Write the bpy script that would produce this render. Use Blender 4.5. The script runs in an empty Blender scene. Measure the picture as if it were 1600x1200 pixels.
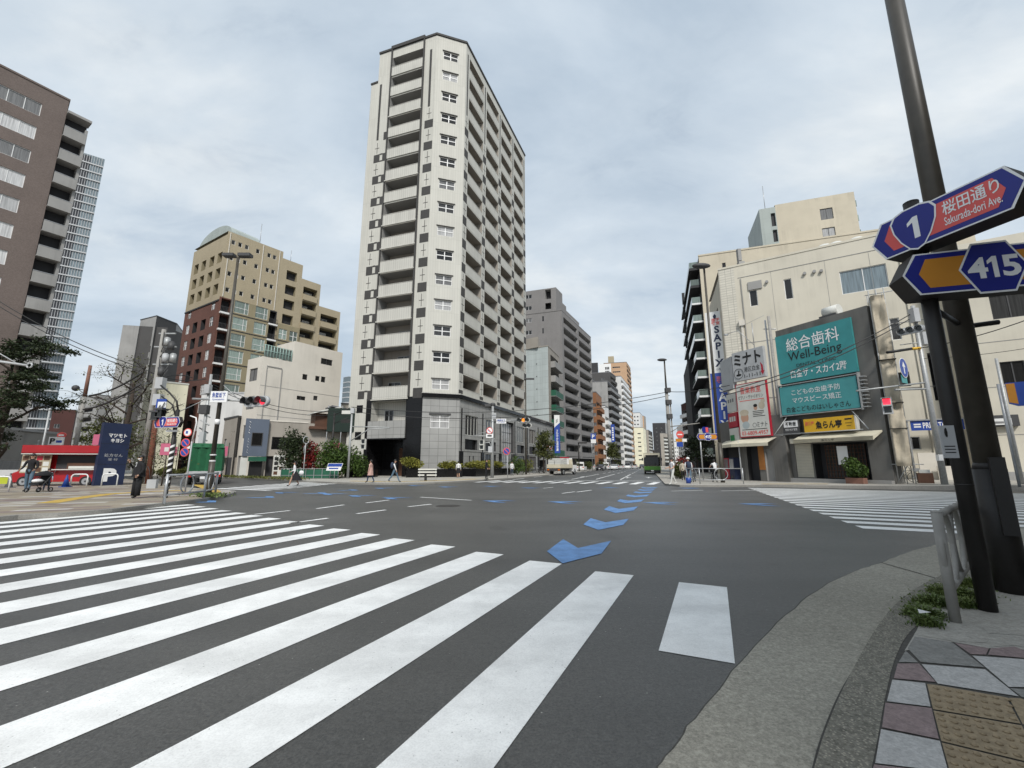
import bpy, math, random
from mathutils import Vector, Matrix
random.seed(7)
R = math.radians
SC = bpy.context.scene
COL = SC.collection

# ------------------------------------------------------------------ camera, sky, sun, exposure
F, PITCH, EYE = 670.0, math.atan(126/670), 1.4
CA, SA = math.cos(PITCH), math.sin(PITCH)
cam_d = bpy.data.cameras.new('camera'); cam = bpy.data.objects.new('camera', cam_d); COL.objects.link(cam)
cam_d.sensor_width = 36; cam_d.lens = F/1600*36; cam_d.clip_start = .05; cam_d.clip_end = 6000
cam.location = (0, 0, EYE); cam.rotation_euler = (R(90)+PITCH, 0, 0)
SC.camera = cam
SUN_EL, SUN_AZ = R(45), R(172)          # azimuth clockwise from +Y: the sun stands behind the camera
world = bpy.data.worlds.new('World'); SC.world = world; world.use_nodes = True
def build_world():
    nt = world.node_tree; N = nt.nodes; L = nt.links; N.clear()
    out = N.new('ShaderNodeOutputWorld'); bg = N.new('ShaderNodeBackground'); bg.inputs[1].default_value = .1
    sky = N.new('ShaderNodeTexSky'); sky.sky_type = 'NISHITA'; sky.sun_disc = False
    sky.sun_elevation = SUN_EL; sky.sun_rotation = SUN_AZ; sky.air_density = 1.2; sky.dust_density = 2
    tc = N.new('ShaderNodeTexCoord')
    sep = N.new('ShaderNodeSeparateXYZ'); L.new(tc.outputs['Generated'], sep.inputs[0])
    # project the view direction on a cloud layer overhead
    add = N.new('ShaderNodeMath'); add.operation = 'ADD'; add.inputs[1].default_value = .22; L.new(sep.outputs[2], add.inputs[0])
    mx = N.new('ShaderNodeMath'); mx.operation = 'MAXIMUM'; mx.inputs[1].default_value = .05; L.new(add.outputs[0], mx.inputs[0])
    dx = N.new('ShaderNodeMath'); dx.operation = 'DIVIDE'; L.new(sep.outputs[0], dx.inputs[0]); L.new(mx.outputs[0], dx.inputs[1])
    dy = N.new('ShaderNodeMath'); dy.operation = 'DIVIDE'; L.new(sep.outputs[1], dy.inputs[0]); L.new(mx.outputs[0], dy.inputs[1])
    cmb = N.new('ShaderNodeCombineXYZ'); L.new(dx.outputs[0], cmb.inputs[0]); L.new(dy.outputs[0], cmb.inputs[1])
    mp = N.new('ShaderNodeMapping'); mp.inputs['Rotation'].default_value = (0, 0, R(35)); mp.inputs['Scale'].default_value = (.75, 1.25, 1); mp.inputs['Location'].default_value = (4.1, 1.3, 0)
    L.new(cmb.outputs[0], mp.inputs[0])
    def noise(scale, det, rough, dist):
        n = N.new('ShaderNodeTexNoise'); n.inputs['Scale'].default_value = scale; n.inputs['Detail'].default_value = det
        n.inputs['Roughness'].default_value = rough; n.inputs['Distortion'].default_value = dist; L.new(mp.outputs[0], n.inputs['Vector']); return n
    def ramp(fac, stops):
        r = N.new('ShaderNodeValToRGB'); L.new(fac, r.inputs[0]); e = r.color_ramp.elements
        while len(e) < len(stops): e.new(.5)
        for k, (p_, c) in enumerate(stops): e[k].position = p_; e[k].color = (*c, 1)
        return r
    n1 = noise(1.15, 10, .56, .25); n2 = noise(3.2, 9, .6, .4)
    shade = ramp(n1.outputs[0], [(.34, (3.6, 4.3, 5.05)), (.45, (4.35, 5.0, 5.65)), (.54, (4.8, 5.4, 5.95)), (.66, (6.0, 6.35, 6.55))])
    shade2 = ramp(n2.outputs[0], [(.3, (.90, .915, .93)), (.70, (1.08, 1.07, 1.06))])
    mul = N.new('ShaderNodeMix'); mul.data_type = 'RGBA'; mul.blend_type = 'MULTIPLY'; mul.inputs[0].default_value = 1
    L.new(shade.outputs[0], mul.inputs[6]); L.new(shade2.outputs[0], mul.inputs[7])
    hole = ramp(n2.outputs[0], [(.2, (.72, .72, .72)), (.42, (.93, .93, .93))])
    mix = N.new('ShaderNodeMix'); mix.data_type = 'RGBA'; L.new(hole.outputs[0], mix.inputs[0])
    L.new(sky.outputs[0], mix.inputs[6]); L.new(mul.outputs[2], mix.inputs[7])
    L.new(mix.outputs[2], bg.inputs[0]); L.new(bg.outputs[0], out.inputs[0])
build_world()
sun_d = bpy.data.lights.new('sun', 'SUN'); sun = bpy.data.objects.new('sun', sun_d); COL.objects.link(sun)
sun_d.energy = 2.2; sun_d.angle = R(10); sun_d.color = (1, .965, .91)
_sd = Vector((math.sin(SUN_AZ)*math.cos(SUN_EL), math.cos(SUN_AZ)*math.cos(SUN_EL), math.sin(SUN_EL)))
sun.rotation_euler = _sd.to_track_quat('Z', 'Y').to_euler(); sun.location = _sd*100
SC.view_settings.view_transform = 'Standard'; SC.view_settings.look = 'None'; SC.view_settings.exposure = .5; SC.view_settings.gamma = 1
SC.cycles.max_bounces = 6; SC.cycles.use_denoising = True

# ------------------------------------------------------------------ surveying: photograph pixel -> place
def ray(px, py):
    x = (px-800)/F; y = (600-py)/F
    return x, CA-y*SA, SA+y*CA
def G(px, py, z=0.0):                      # point of the ground at height z
    x, y, d = ray(px, py); t = (z-EYE)/d
    return Vector((x*t, y*t, z))
def V(px, py, Y):                          # point at depth Y
    x, y, d = ray(px, py); t = Y/y
    return Vector((x*t, Y, EYE+d*t))
def hit(P, d, px, py):                     # (distance along, height) on the vertical plane through P along d
    x, y, dz = ray(px, py)
    # P.x+s*d.x = x*t ; P.y+s*d.y = y*t
    det = d[0]*(-y)-d[1]*(-x)
    s = ((-P[0])*(-y)-(-P[1])*(-x))/det
    t = (P[1]+s*d[1])/y
    return s, EYE+dz*t
def unit(a, b):
    v = Vector((b[0]-a[0], b[1]-a[1])); return v.normalized()
def at(P, d, u, z, off=0.0):               # point on a wall: along, up, out of it
    return Vector((P[0]+d[0]*u+d[1]*off, P[1]+d[1]*u-d[0]*off, z))

# ------------------------------------------------------------------ materials
def lin(r, g, b):
    f = lambda c: (c/255/12.92 if c/255 <= .04045 else ((c/255+.055)/1.055)**2.4)
    return (f(r), f(g), f(b))
MATS = {}
def _base(name):
    m = bpy.data.materials.new(name); m.use_nodes = True; nt = m.node_tree
    b = nt.nodes['Principled BSDF']; MATS[name] = m
    return m, nt, b
def _mixmul(nt, a, b, fac=1.0):
    n = nt.nodes.new('ShaderNodeMix'); n.data_type = 'RGBA'; n.blend_type = 'MULTIPLY'; n.inputs[0].default_value = fac
    for k, v in ((6, a), (7, b)):
        if isinstance(v, tuple): n.inputs[k].default_value = (*v[:3], 1)
        else: nt.links.new(v, n.inputs[k])
    return n.outputs[2]
def _ramp(nt, fac, stops, const=False):
    r = nt.nodes.new('ShaderNodeValToRGB'); nt.links.new(fac, r.inputs[0]); e = r.color_ramp.elements
    if const: r.color_ramp.interpolation = 'CONSTANT'
    while len(e) < len(stops): e.new(.5)
    for k, (p_, c) in enumerate(stops):
        e[k].position = p_; e[k].color = (c, c, c, 1) if not isinstance(c, tuple) else (*c, 1)
    return r.outputs[0]
def _noise(nt, vec, scale, det=4, rough=.55):
    n = nt.nodes.new('ShaderNodeTexNoise'); n.inputs['Scale'].default_value = scale; n.inputs['Detail'].default_value = det; n.inputs['Roughness'].default_value = rough
    if vec is not None: nt.links.new(vec, n.inputs['Vector'])
    return n.outputs[0]
def _pos(nt):
    return nt.nodes.new('ShaderNodeNewGeometry').outputs['Position']
def _map(nt, vec, sc=(1, 1, 1), rot=(0, 0, 0)):
    m = nt.nodes.new('ShaderNodeMapping'); m.inputs['Scale'].default_value = sc; m.inputs['Rotation'].default_value = rot
    nt.links.new(vec, m.inputs[0]); return m.outputs[0]
def _walluv(nt):                            # (along the wall, up, 0) in metres
    g = nt.nodes.new('ShaderNodeNewGeometry'); c = nt.nodes.new('ShaderNodeVectorMath'); c.operation = 'CROSS_PRODUCT'
    c.inputs[0].default_value = (0, 0, 1); nt.links.new(g.outputs['True Normal'], c.inputs[1])
    d = nt.nodes.new('ShaderNodeVectorMath'); d.operation = 'DOT_PRODUCT'; nt.links.new(c.outputs[0], d.inputs[0]); nt.links.new(g.outputs['Position'], d.inputs[1])
    s = nt.nodes.new('ShaderNodeSeparateXYZ'); nt.links.new(g.outputs['Position'], s.inputs[0])
    o = nt.nodes.new('ShaderNodeCombineXYZ'); nt.links.new(d.outputs['Value'], o.inputs[0]); nt.links.new(s.outputs[2], o.inputs[1])
    return o.outputs[0]
def _bump(nt, b, h, strength=.3, dist=.02):
    n = nt.nodes.new('ShaderNodeBump'); n.inputs['Strength'].default_value = strength; n.inputs['Distance'].default_value = dist
    nt.links.new(h, n.inputs['Height']); nt.links.new(n.outputs[0], b.inputs['Normal'])
def plain(name, col, rough=.6, var=.12, scale=1.5, metal=0.0, bump=0.0, spec=.5):
    m, nt, b = _base(name); b.inputs['Roughness'].default_value = rough; b.inputs['Metallic'].default_value = metal
    b.inputs['Specular IOR Level'].default_value = spec
    p = _pos(nt); n = _noise(nt, p, scale, 5)
    L = nt.links
    L.new(_mixmul(nt, col, _ramp(nt, n, [(.3, 1-var), (.7, 1+var*.6)])), b.inputs['Base Color'])
    if bump: _bump(nt, b, _noise(nt, p, 60, 3), bump)
    return m
def wallmat(name, col, rough=.85, var=.08, streak=.12, brick=None, mortar=.75, bump=.15, tones=None):
    """painted or tiled wall: mottling, rain streaks; brick=(width, height, offset, joint) lays joints in metres"""
    m, nt, b = _base(name); b.inputs['Roughness'].default_value = rough; b.inputs['Specular IOR Level'].default_value = .25
    uv = _walluv(nt); L = nt.links
    n1 = _ramp(nt, _noise(nt, _pos(nt), .35, 5), [(.3, 1-var), (.7, 1+var*.5)])
    n2 = _ramp(nt, _noise(nt, _map(nt, uv, (1.1, .05, 1)), 1.0, 6, .7), [(.34, 1-streak), (.56, 1.0)])
    n3 = _ramp(nt, _noise(nt, _map(nt, uv, (.22, .3, 1)), 1.0, 3), [(.42, 0.0), (.62, 1.0)])
    mk_ = nt.nodes.new('ShaderNodeMix'); mk_.data_type = 'RGBA'; L.new(n3, mk_.inputs[0]); mk_.inputs[6].default_value = (1, 1, 1, 1); L.new(n2, mk_.inputs[7])
    c = _mixmul(nt, _mixmul(nt, col, n1), mk_.outputs[2])
    if brick:
        t = nt.nodes.new('ShaderNodeTexBrick'); L.new(uv, t.inputs['Vector'])
        w, h, off, j = brick
        t.offset = off; t.inputs['Scale'].default_value = 1; t.inputs['Brick Width'].default_value = w; t.inputs['Row Height'].default_value = h
        t.inputs['Mortar Size'].default_value = j; t.inputs['Mortar Smooth'].default_value = .1; t.inputs['Bias'].default_value = 0
        tn = tones or .06
        t.inputs['Color1'].default_value = (1-tn, 1-tn, 1-tn, 1); t.inputs['Color2'].default_value = (1+tn, 1+tn, 1+tn, 1); t.inputs['Mortar'].default_value = (mortar,)*3+(1,)
        c = _mixmul(nt, c, t.outputs['Color'])
    L.new(c, b.inputs['Base Color'])
    if bump: _bump(nt, b, _noise(nt, _pos(nt), 25, 4), bump, .01)
    return m
def glassmat(name, tones, rough=.06, tint=(1, 1, 1)):
    m, nt, b = _base(name); b.inputs['Roughness'].default_value = rough; b.inputs['IOR'].default_value = 1.5
    oi = nt.nodes.new('ShaderNodeObjectInfo')
    fold = _ramp(nt, _noise(nt, _map(nt, _walluv(nt), (9, .4, 1)), 1.0, 3), [(.35, .72), (.65, 1.1)])
    c = _mixmul(nt, _ramp(nt, oi.outputs['Random'], tones, True), fold)
    nt.links.new(_mixmul(nt, c, tint), b.inputs['Base Color'])
    return m
def leafmat(name, a, bcol):
    m, nt, b = _base(name); b.inputs['Roughness'].default_value = .55; b.inputs['Specular IOR Level'].default_value = .3
    n = _noise(nt, _pos(nt), 2.2, 6, .7)
    mx = nt.nodes.new('ShaderNodeMix'); mx.data_type = 'RGBA'; mx.inputs[6].default_value = (*a, 1); mx.inputs[7].default_value = (*bcol, 1)
    nt.links.new(_ramp(nt, n, [(.35, 0.0), (.65, 1.0)]), mx.inputs[0]); nt.links.new(mx.outputs[2], b.inputs['Base Color'])
    return m
def emit(name, col, strength):
    m, nt, b = _base(name); b.inputs['Base Color'].default_value = (*col, 1); b.inputs['Emission Color'].default_value = (*col, 1); b.inputs['Emission Strength'].default_value = strength
    return m
def speckle(name, col, rough, fine, coarse, chips=None, bump=.4, stain=.25, spec=.25, tracks=False):
    """asphalt, concrete, stone: fine grain, stains, optional pale aggregate chips"""
    m, nt, b = _base(name); b.inputs['Roughness'].default_value = rough; b.inputs['Specular IOR Level'].default_value = spec
    p = _pos(nt); L = nt.links
    f1 = _noise(nt, p, 62, 4, .75); f2 = _noise(nt, p, 21, 3, .6)
    c = _mixmul(nt, col, _ramp(nt, f1, [(.3, 1-fine), (.7, 1+fine)]))
    c = _mixmul(nt, c, _ramp(nt, f2, [(.3, 1-coarse), (.7, 1+coarse)]))
    c = _mixmul(nt, c, _ramp(nt, _noise(nt, p, .33, 6, .6), [(.3, 1-stain), (.68, 1+stain*.35)]))
    if tracks:          # wheel-polished lanes running with the traffic
        c = _mixmul(nt, c, _ramp(nt, _noise(nt, _map(nt, p, (.06, .75, 1), (0, 0, R(-66))), 1.0, 3), [(.36, .84), (.62, 1.07)]))
        c = _mixmul(nt, c, _ramp(nt, _noise(nt, _map(nt, p, (.5, .5, 1)), 1.7, 2, .4), [(.27, .72), (.33, 1.0)]))
    if chips:
        v = nt.nodes.new('ShaderNodeTexVoronoi'); v.inputs['Scale'].default_value = chips[0]; L.new(p, v.inputs['Vector'])
        k = _ramp(nt, v.outputs['Color'], [(.0, 0.0), (chips[1], 1.0)], True)
        e = _ramp(nt, v.outputs['Distance'], [(.2, 1.0), (.45, 0.0)])
        fac = nt.nodes.new('ShaderNodeMath'); fac.operation = 'MULTIPLY'; L.new(k, fac.inputs[0]); L.new(e, fac.inputs[1])
        mx = nt.nodes.new('ShaderNodeMix'); mx.data_type = 'RGBA'; L.new(fac.outputs[0], mx.inputs[0]); L.new(c, mx.inputs[6]); mx.inputs[7].default_value = (*chips[2], 1); c = mx.outputs[2]
    L.new(c, b.inputs['Base Color'])
    add = nt.nodes.new('ShaderNodeMath'); L.new(f1, add.inputs[0]); L.new(f2, add.inputs[1]); _bump(nt, b, add.outputs[0], bump, .006)
    return m
def paintmat(name, col, wear=.25):
    m, nt, b = _base(name); b.inputs['Roughness'].default_value = .6; p = _pos(nt); L = nt.links
    c = _mixmul(nt, col, _ramp(nt, _noise(nt, p, 2.5, 8, .75), [(.3, 1-wear), (.6, 1.0)]))
    c = _mixmul(nt, c, _ramp(nt, _noise(nt, p, 90, 3, .6), [(.25, .86), (.6, 1.03)]))
    c = _mixmul(nt, c, _ramp(nt, _noise(nt, _map(nt, p, (.08, .9, 1), (0, 0, R(-66))), 1.0, 4, .6), [(.36, .83), (.56, 1.0)]))
    pit = _ramp(nt, _noise(nt, p, 55, 2, .5), [(.26, .35), (.30, 1.0)])
    worn = _ramp(nt, _noise(nt, p, 1.1, 4, .6), [(.46, 1.0), (.60, 0.0)])
    mx = nt.nodes.new('ShaderNodeMix'); mx.data_type = 'RGBA'; L.new(worn, mx.inputs[0]); L.new(c, mx.inputs[6]); L.new(_mixmul(nt, c, pit), mx.inputs[7])
    L.new(mx.outputs[2], b.inputs['Base Color']); _bump(nt, b, _noise(nt, p, 120, 3), .25, .004)
    return m
def M(n):
    if n in MATS: return MATS[n]
    return plain(n, *PAL[n]) if n in PAL else plain(n, (.5, 0, .5))
PAL = {
 'white_paint': ((.78, .78, .77), .35, .06), 'off_white': ((.62, .62, .58), .5, .08), 'cream': ((.62, .57, .44), .6, .08),
 'steel': ((.42, .43, .44), .42, .12, 6, .55), 'galvanised': ((.40, .41, .41), .5, .18, 9, .35), 'dark_steel': ((.022, .020, .019), .5, .2, 6, 0, 0, .4),
 'bronze_pole': ((.066, .058, .046), .45, .18, 5), 'black': ((.012, .012, .013), .5, .2), 'gloss_black': ((.01, .01, .012), .08, .2),
 'rubber': ((.02, .02, .02), .85, .2), 'dark_grey': ((.06, .06, .062), .6, .15), 'mid_grey': ((.2, .2, .2), .6, .12), 'light_grey': ((.45, .46, .47), .5, .1),
 'red_paint': ((.36, .011, .016), .28, .12), 'blue_paint': ((.025, .07, .34), .4, .08), 'navy': ((.012, .022, .065), .5, .2), 'sign_blue': ((.010, .018, .22), .35, .08),
 'sign_red': ((.70, .10, .09), .4, .1), 'sign_orange': ((.58, .24, .025), .4, .12), 'sign_white': ((.82, .82, .82), .4, .05), 'sign_green': ((.0, .22, .06), .4, .05),
 'teal': ((.045, .27, .28), .45, .1), 'teal_light': ((.07, .31, .32), .45, .1), 'sign_yellow': ((.72, .42, .025), .4, .06), 'ink': ((.012, .012, .012), .6, 0),
 'sign_pink': ((.5, .12, .2), .5, .1), 'crimson': ((.42, .015, .035), .45, .08), 'canvas_green': ((.009, .10, .04), .8, .25, 3), 'bus_green': ((.07, .22, .03), .35, .08),
 'skin': ((.50, .30, .21), .55, .05), 'hair': ((.012, .01, .009), .5, .2), 'cloth_black': ((.012, .012, .014), .9, .3, 8), 'cloth_white': ((.72, .72, .72), .85, .08),
 'cloth_beige': ((.48, .42, .33), .85, .1), 'cloth_pink': ((.52, .33, .28), .85, .1), 'denim': ((.10, .16, .22), .9, .15), 'cloth_navy': ((.03, .045, .08), .9, .2), 'shoe': ((.02, .018, .016), .5, .2),
 'brown_wood': ((.10, .045, .025), .7, .25), 'orange_wood': ((.36, .14, .03), .6, .15), 'terracotta': ((.22, .11, .08), .85, .15), 'bark': ((.06, .045, .035), .95, .35, 12), 'rust': ((.17, .06, .035), .9, .35, 8),
 'tarp': ((.50, .44, .34), .8, .18, 3), 'sign_case': ((.028, .022, .019), .65, .2), 'awning': ((.60, .56, .44), .75, .12), 'shutter': ((.55, .52, .43), .5, .08), 'conc_pole': ((.30, .29, .27), .85, .18, 5), 'wire': ((.025, .025, .025), .6, 0),
 'pale_blue_panel': ((.40, .46, .47), .6, .08), 'net_green': ((.008, .022, .016), .8, .2), 'green_screen': ((.01, .10, .055), .6, .15), 'tail_red': ((.5, .02, .01), .2, 0), 'amber': ((.65, .16, .01), .25, 0), 'cone_blue': ((.01, .05, .26), .5, .1),
 'lens_dark': ((.02, .025, .025), .15, 0), 'car_silver': ((.5, .5, .5), .25, .04), 'car_dark': ((.03, .03, .035), .2, .04), 'paper': ((.75, .75, .74), .7, .04), 'roof_grey': ((.16, .16, .17), .8, .2),
 'yellow_tactile': ((.50, .33, .06), .7, .15, 4), 'lime': ((.45, .5, .03), .5, .1), 'rail_green': ((.35, .5, .46), .3, .1), 'cloth_light_blue': ((.35, .48, .6), .8, .2, 20),
}
wallmat('tower_white', (.56, .55, .50), .75, .05, .10, (.30, 3.136, 0, .012), .80, .05, .03)
wallmat('tower_dark', (.070, .068, .066), .75, .08, .05, (.22, .22, 0, .012), .7, .05)
wallmat('tower_parapet', (.55, .54, .495), .8, .05, .14, (.30, 9, 0, .022), .74, .05, .03)
wallmat('podium_stone', (.34, .34, .33), .7, .14, .14, (.95, .78, 0, .022), .55, .12, .05)
wallmat('black_granite', (.012, .012, .013), .18, .3, .1, (.9, .9, 0, .01), .5, .02)
wallmat('brown_brick', (.195, .158, .142), .85, .10, .08, (.11, .065, .5, .012), .75, .15, .16)
wallmat('red_brown_tile', (.155, .075, .058), .8, .10, .08, (.23, .10, 0, .012), .8, .1, .10)
wallmat('ochre_tile', (.41, .35, .245), .85, .06, .10, (.23, .10, 0, .010), .88, .08, .05)
wallmat('olive_wall', (.30, .26, .17), .85, .08, .16)
wallmat('cream_wall', (.68, .64, .57), .85, .07, .20)
wallmat('warm_wall', (.63, .59, .495), .85, .07, .18)
wallmat('beige_wall', (.56, .505, .40), .85, .09, .2)
wallmat('tile_strip', (.63, .60, .52), .7, .06, .12, (.55, .26, 0, .022), .66, .05, .05)
wallmat('pale_yellow_wall', (.78, .75, .58), .85, .08, .22)
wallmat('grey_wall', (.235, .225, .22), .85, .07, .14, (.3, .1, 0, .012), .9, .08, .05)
wallmat('mid_concrete', (.33, .325, .315), .85, .1, .25)
wallmat('dark_wall', (.085, .083, .082), .8, .1, .12)
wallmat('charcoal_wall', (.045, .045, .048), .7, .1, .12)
wallmat('white_wall', (.66, .66, .65), .8, .07, .2)
wallmat('panel_wall', (.47, .52, .52), .7, .06, .18, (1.9, 1.25, 0, .03), .82, .03, .03)
wallmat('orange_brick', (.30, .145, .075), .85, .08, .1, (.23, .08, .5, .012), .8, .1, .1)
wallmat('orange_tower', (.50, .33, .21), .85, .06, .1)
wallmat('taupe_wall', (.36, .33, .29), .85, .08, .18)
wallmat('grimy_concrete', (.17, .165, .155), .9, .22, .4)
wallmat('maroon_wall', (.075, .034, .03), .85, .1, .1)
wallmat('slate_panel', (.12, .145, .19), .6, .08, .14)
wallmat('green_grey_panel', (.36, .40, .38), .6, .06, .15, (1.0, 2.6, 0, .015), .8, .03)
glassmat('glass', [(0, .018), (.5, .05), (.72, .16), (.86, .42)])
glassmat('glass_dark', [(0, .012), (.5, .02), (.8, .05)])
glassmat('glass_curtain', [(0, .03), (.2, .20), (.45, .42)], .1)
glassmat('glass_pale', [(0, .20), (.18, .46), (.45, .62)], .1)
glassmat('glass_green', [(0, .16), (.4, .26), (.75, .38)], .06, (.80, 1, .92))
glassmat('glass_blue', [(0, .14), (.4, .20), (.7, .28)], .08, (.72, .9, 1.0))
glassmat('glass_teal', [(0, .22), (.5, .26)], .12, (.8, 1, .97))
glassmat('windscreen', [(0, .015), (.5, .03)], .03)
speckle('asphalt', (.077, .0755, .070), .50, .62, .22, (70, .955, (.42, .41, .38)), .8, .34, .8, True)
speckle('gutter_concrete', (.335, .315, .265), .85, .38, .16, (110, .88, (.44, .41, .35)), .5, .28)
speckle('kerb_aggregate', (.19, .18, .15), .8, .45, .25, (62, .40, (.36, .33, .27)), .8, .2)
speckle('kerb_stone', (.27, .26, .24), .85, .2, .15, None, .4, .2)
speckle('pave_light', (.45, .44, .425), .8, .24, .12, None, .35, .15)
speckle('pave_mauve', (.255, .195, .19), .8, .24, .15, None, .35, .15)
speckle('pave_grey', (.24, .235, .22), .8, .24, .15, None, .35, .15)
speckle('pave_concrete', (.40, .38, .34), .85, .2, .15, None, .35, .25)
speckle('tactile_tan', (.29, .225, .145), .8, .2, .16, None, .35, .22)
speckle('joint_dirt', (.085, .08, .072), .9, .2, .2, None, .4, .2)
paintmat('road_white', (.88, .885, .87), .2)
paintmat('road_white_worn', (.52, .52, .50), .5)
paintmat('road_blue', (.13, .285, .57), .42)
def pavemat():
    m, nt, b = _base('pave_pattern'); b.inputs['Roughness'].default_value = .8; L = nt.links
    uv = _map(nt, _pos(nt), (1, 1, 1), (0, 0, R(-25)))
    t = nt.nodes.new('ShaderNodeTexBrick'); L.new(uv, t.inputs['Vector']); t.offset = .37
    t.inputs['Scale'].default_value = 1; t.inputs['Brick Width'].default_value = 1.25; t.inputs['Row Height'].default_value = .42; t.inputs['Mortar Size'].default_value = .006
    t.inputs['Color1'].default_value = (0, 0, 0, 1); t.inputs['Color2'].default_value = (1, 1, 1, 1); t.inputs['Mortar'].default_value = (.3, .3, .3, 1)
    c = _ramp(nt, t.outputs['Color'], [(0, (.27, .225, .165)), (.3, (.20, .15, .14)), (.5, (.30, .26, .20)), (.72, (.46, .44, .40)), (.9, (.24, .22, .19))], True)
    c = _mixmul(nt, c, _ramp(nt, _noise(nt, _pos(nt), 60, 3), [(.3, .88), (.7, 1.08)]))
    L.new(_mixmul(nt, c, _ramp(nt, _noise(nt, _pos(nt), .5, 5), [(.3, .82), (.7, 1.05)])), b.inputs['Base Color'])
pavemat()
leafmat('leaf_dark', (.012, .022, .008), (.035, .05, .016)); leafmat('leaf_green', (.022, .05, .010), (.075, .12, .022)); leafmat('leaf_yellow', (.12, .13, .02), (.26, .24, .05))
leafmat('leaf_olive', (.04, .05, .015), (.10, .11, .03)); leafmat('leaf_red', (.10, .012, .012), (.28, .03, .025)); leafmat('leaf_hedge', (.05, .065, .015), (.17, .17, .04)); leafmat('grass_blade', (.06, .10, .022), (.17, .21, .06))
emit('red_lamp', (1, .03, .06), 1.1); emit('amber_lamp', (1, .28, .03), 1.0); emit('green_lamp', (.05, .9, .5), .8)
# ------------------------------------------------------------------ mesh helpers
ORG = {}
def org(o): return ORG.get(o.name, Vector((0, 0, 0))) if o is not None else Vector((0, 0, 0))
def setp(o, label=None, cat=None, group=None, kind=None):
    for k, v in (('label', label), ('category', cat), ('group', group), ('kind', kind)):
        if v: o[k] = v
    return o
def thing(name, label, cat, loc=(0, 0, 0), group=None):
    o = bpy.data.objects.new(name, None); COL.objects.link(o); o.empty_display_size = .2
    o.location = loc if len(loc) == 3 else (loc[0], loc[1], 0); ORG[o.name] = Vector(o.location)
    return setp(o, label, cat, group)
def link(name, me, parent=None, loc=None, yaw=0.0):
    o = bpy.data.objects.new(name, me); COL.objects.link(o)
    ORG[o.name] = org(parent)
    if parent is not None: o.parent = parent
    if loc is not None:
        o.location = Vector(loc)-org(parent); o.rotation_euler = (0, 0, yaw); ORG[o.name] = Vector(loc)
    return o
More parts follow.
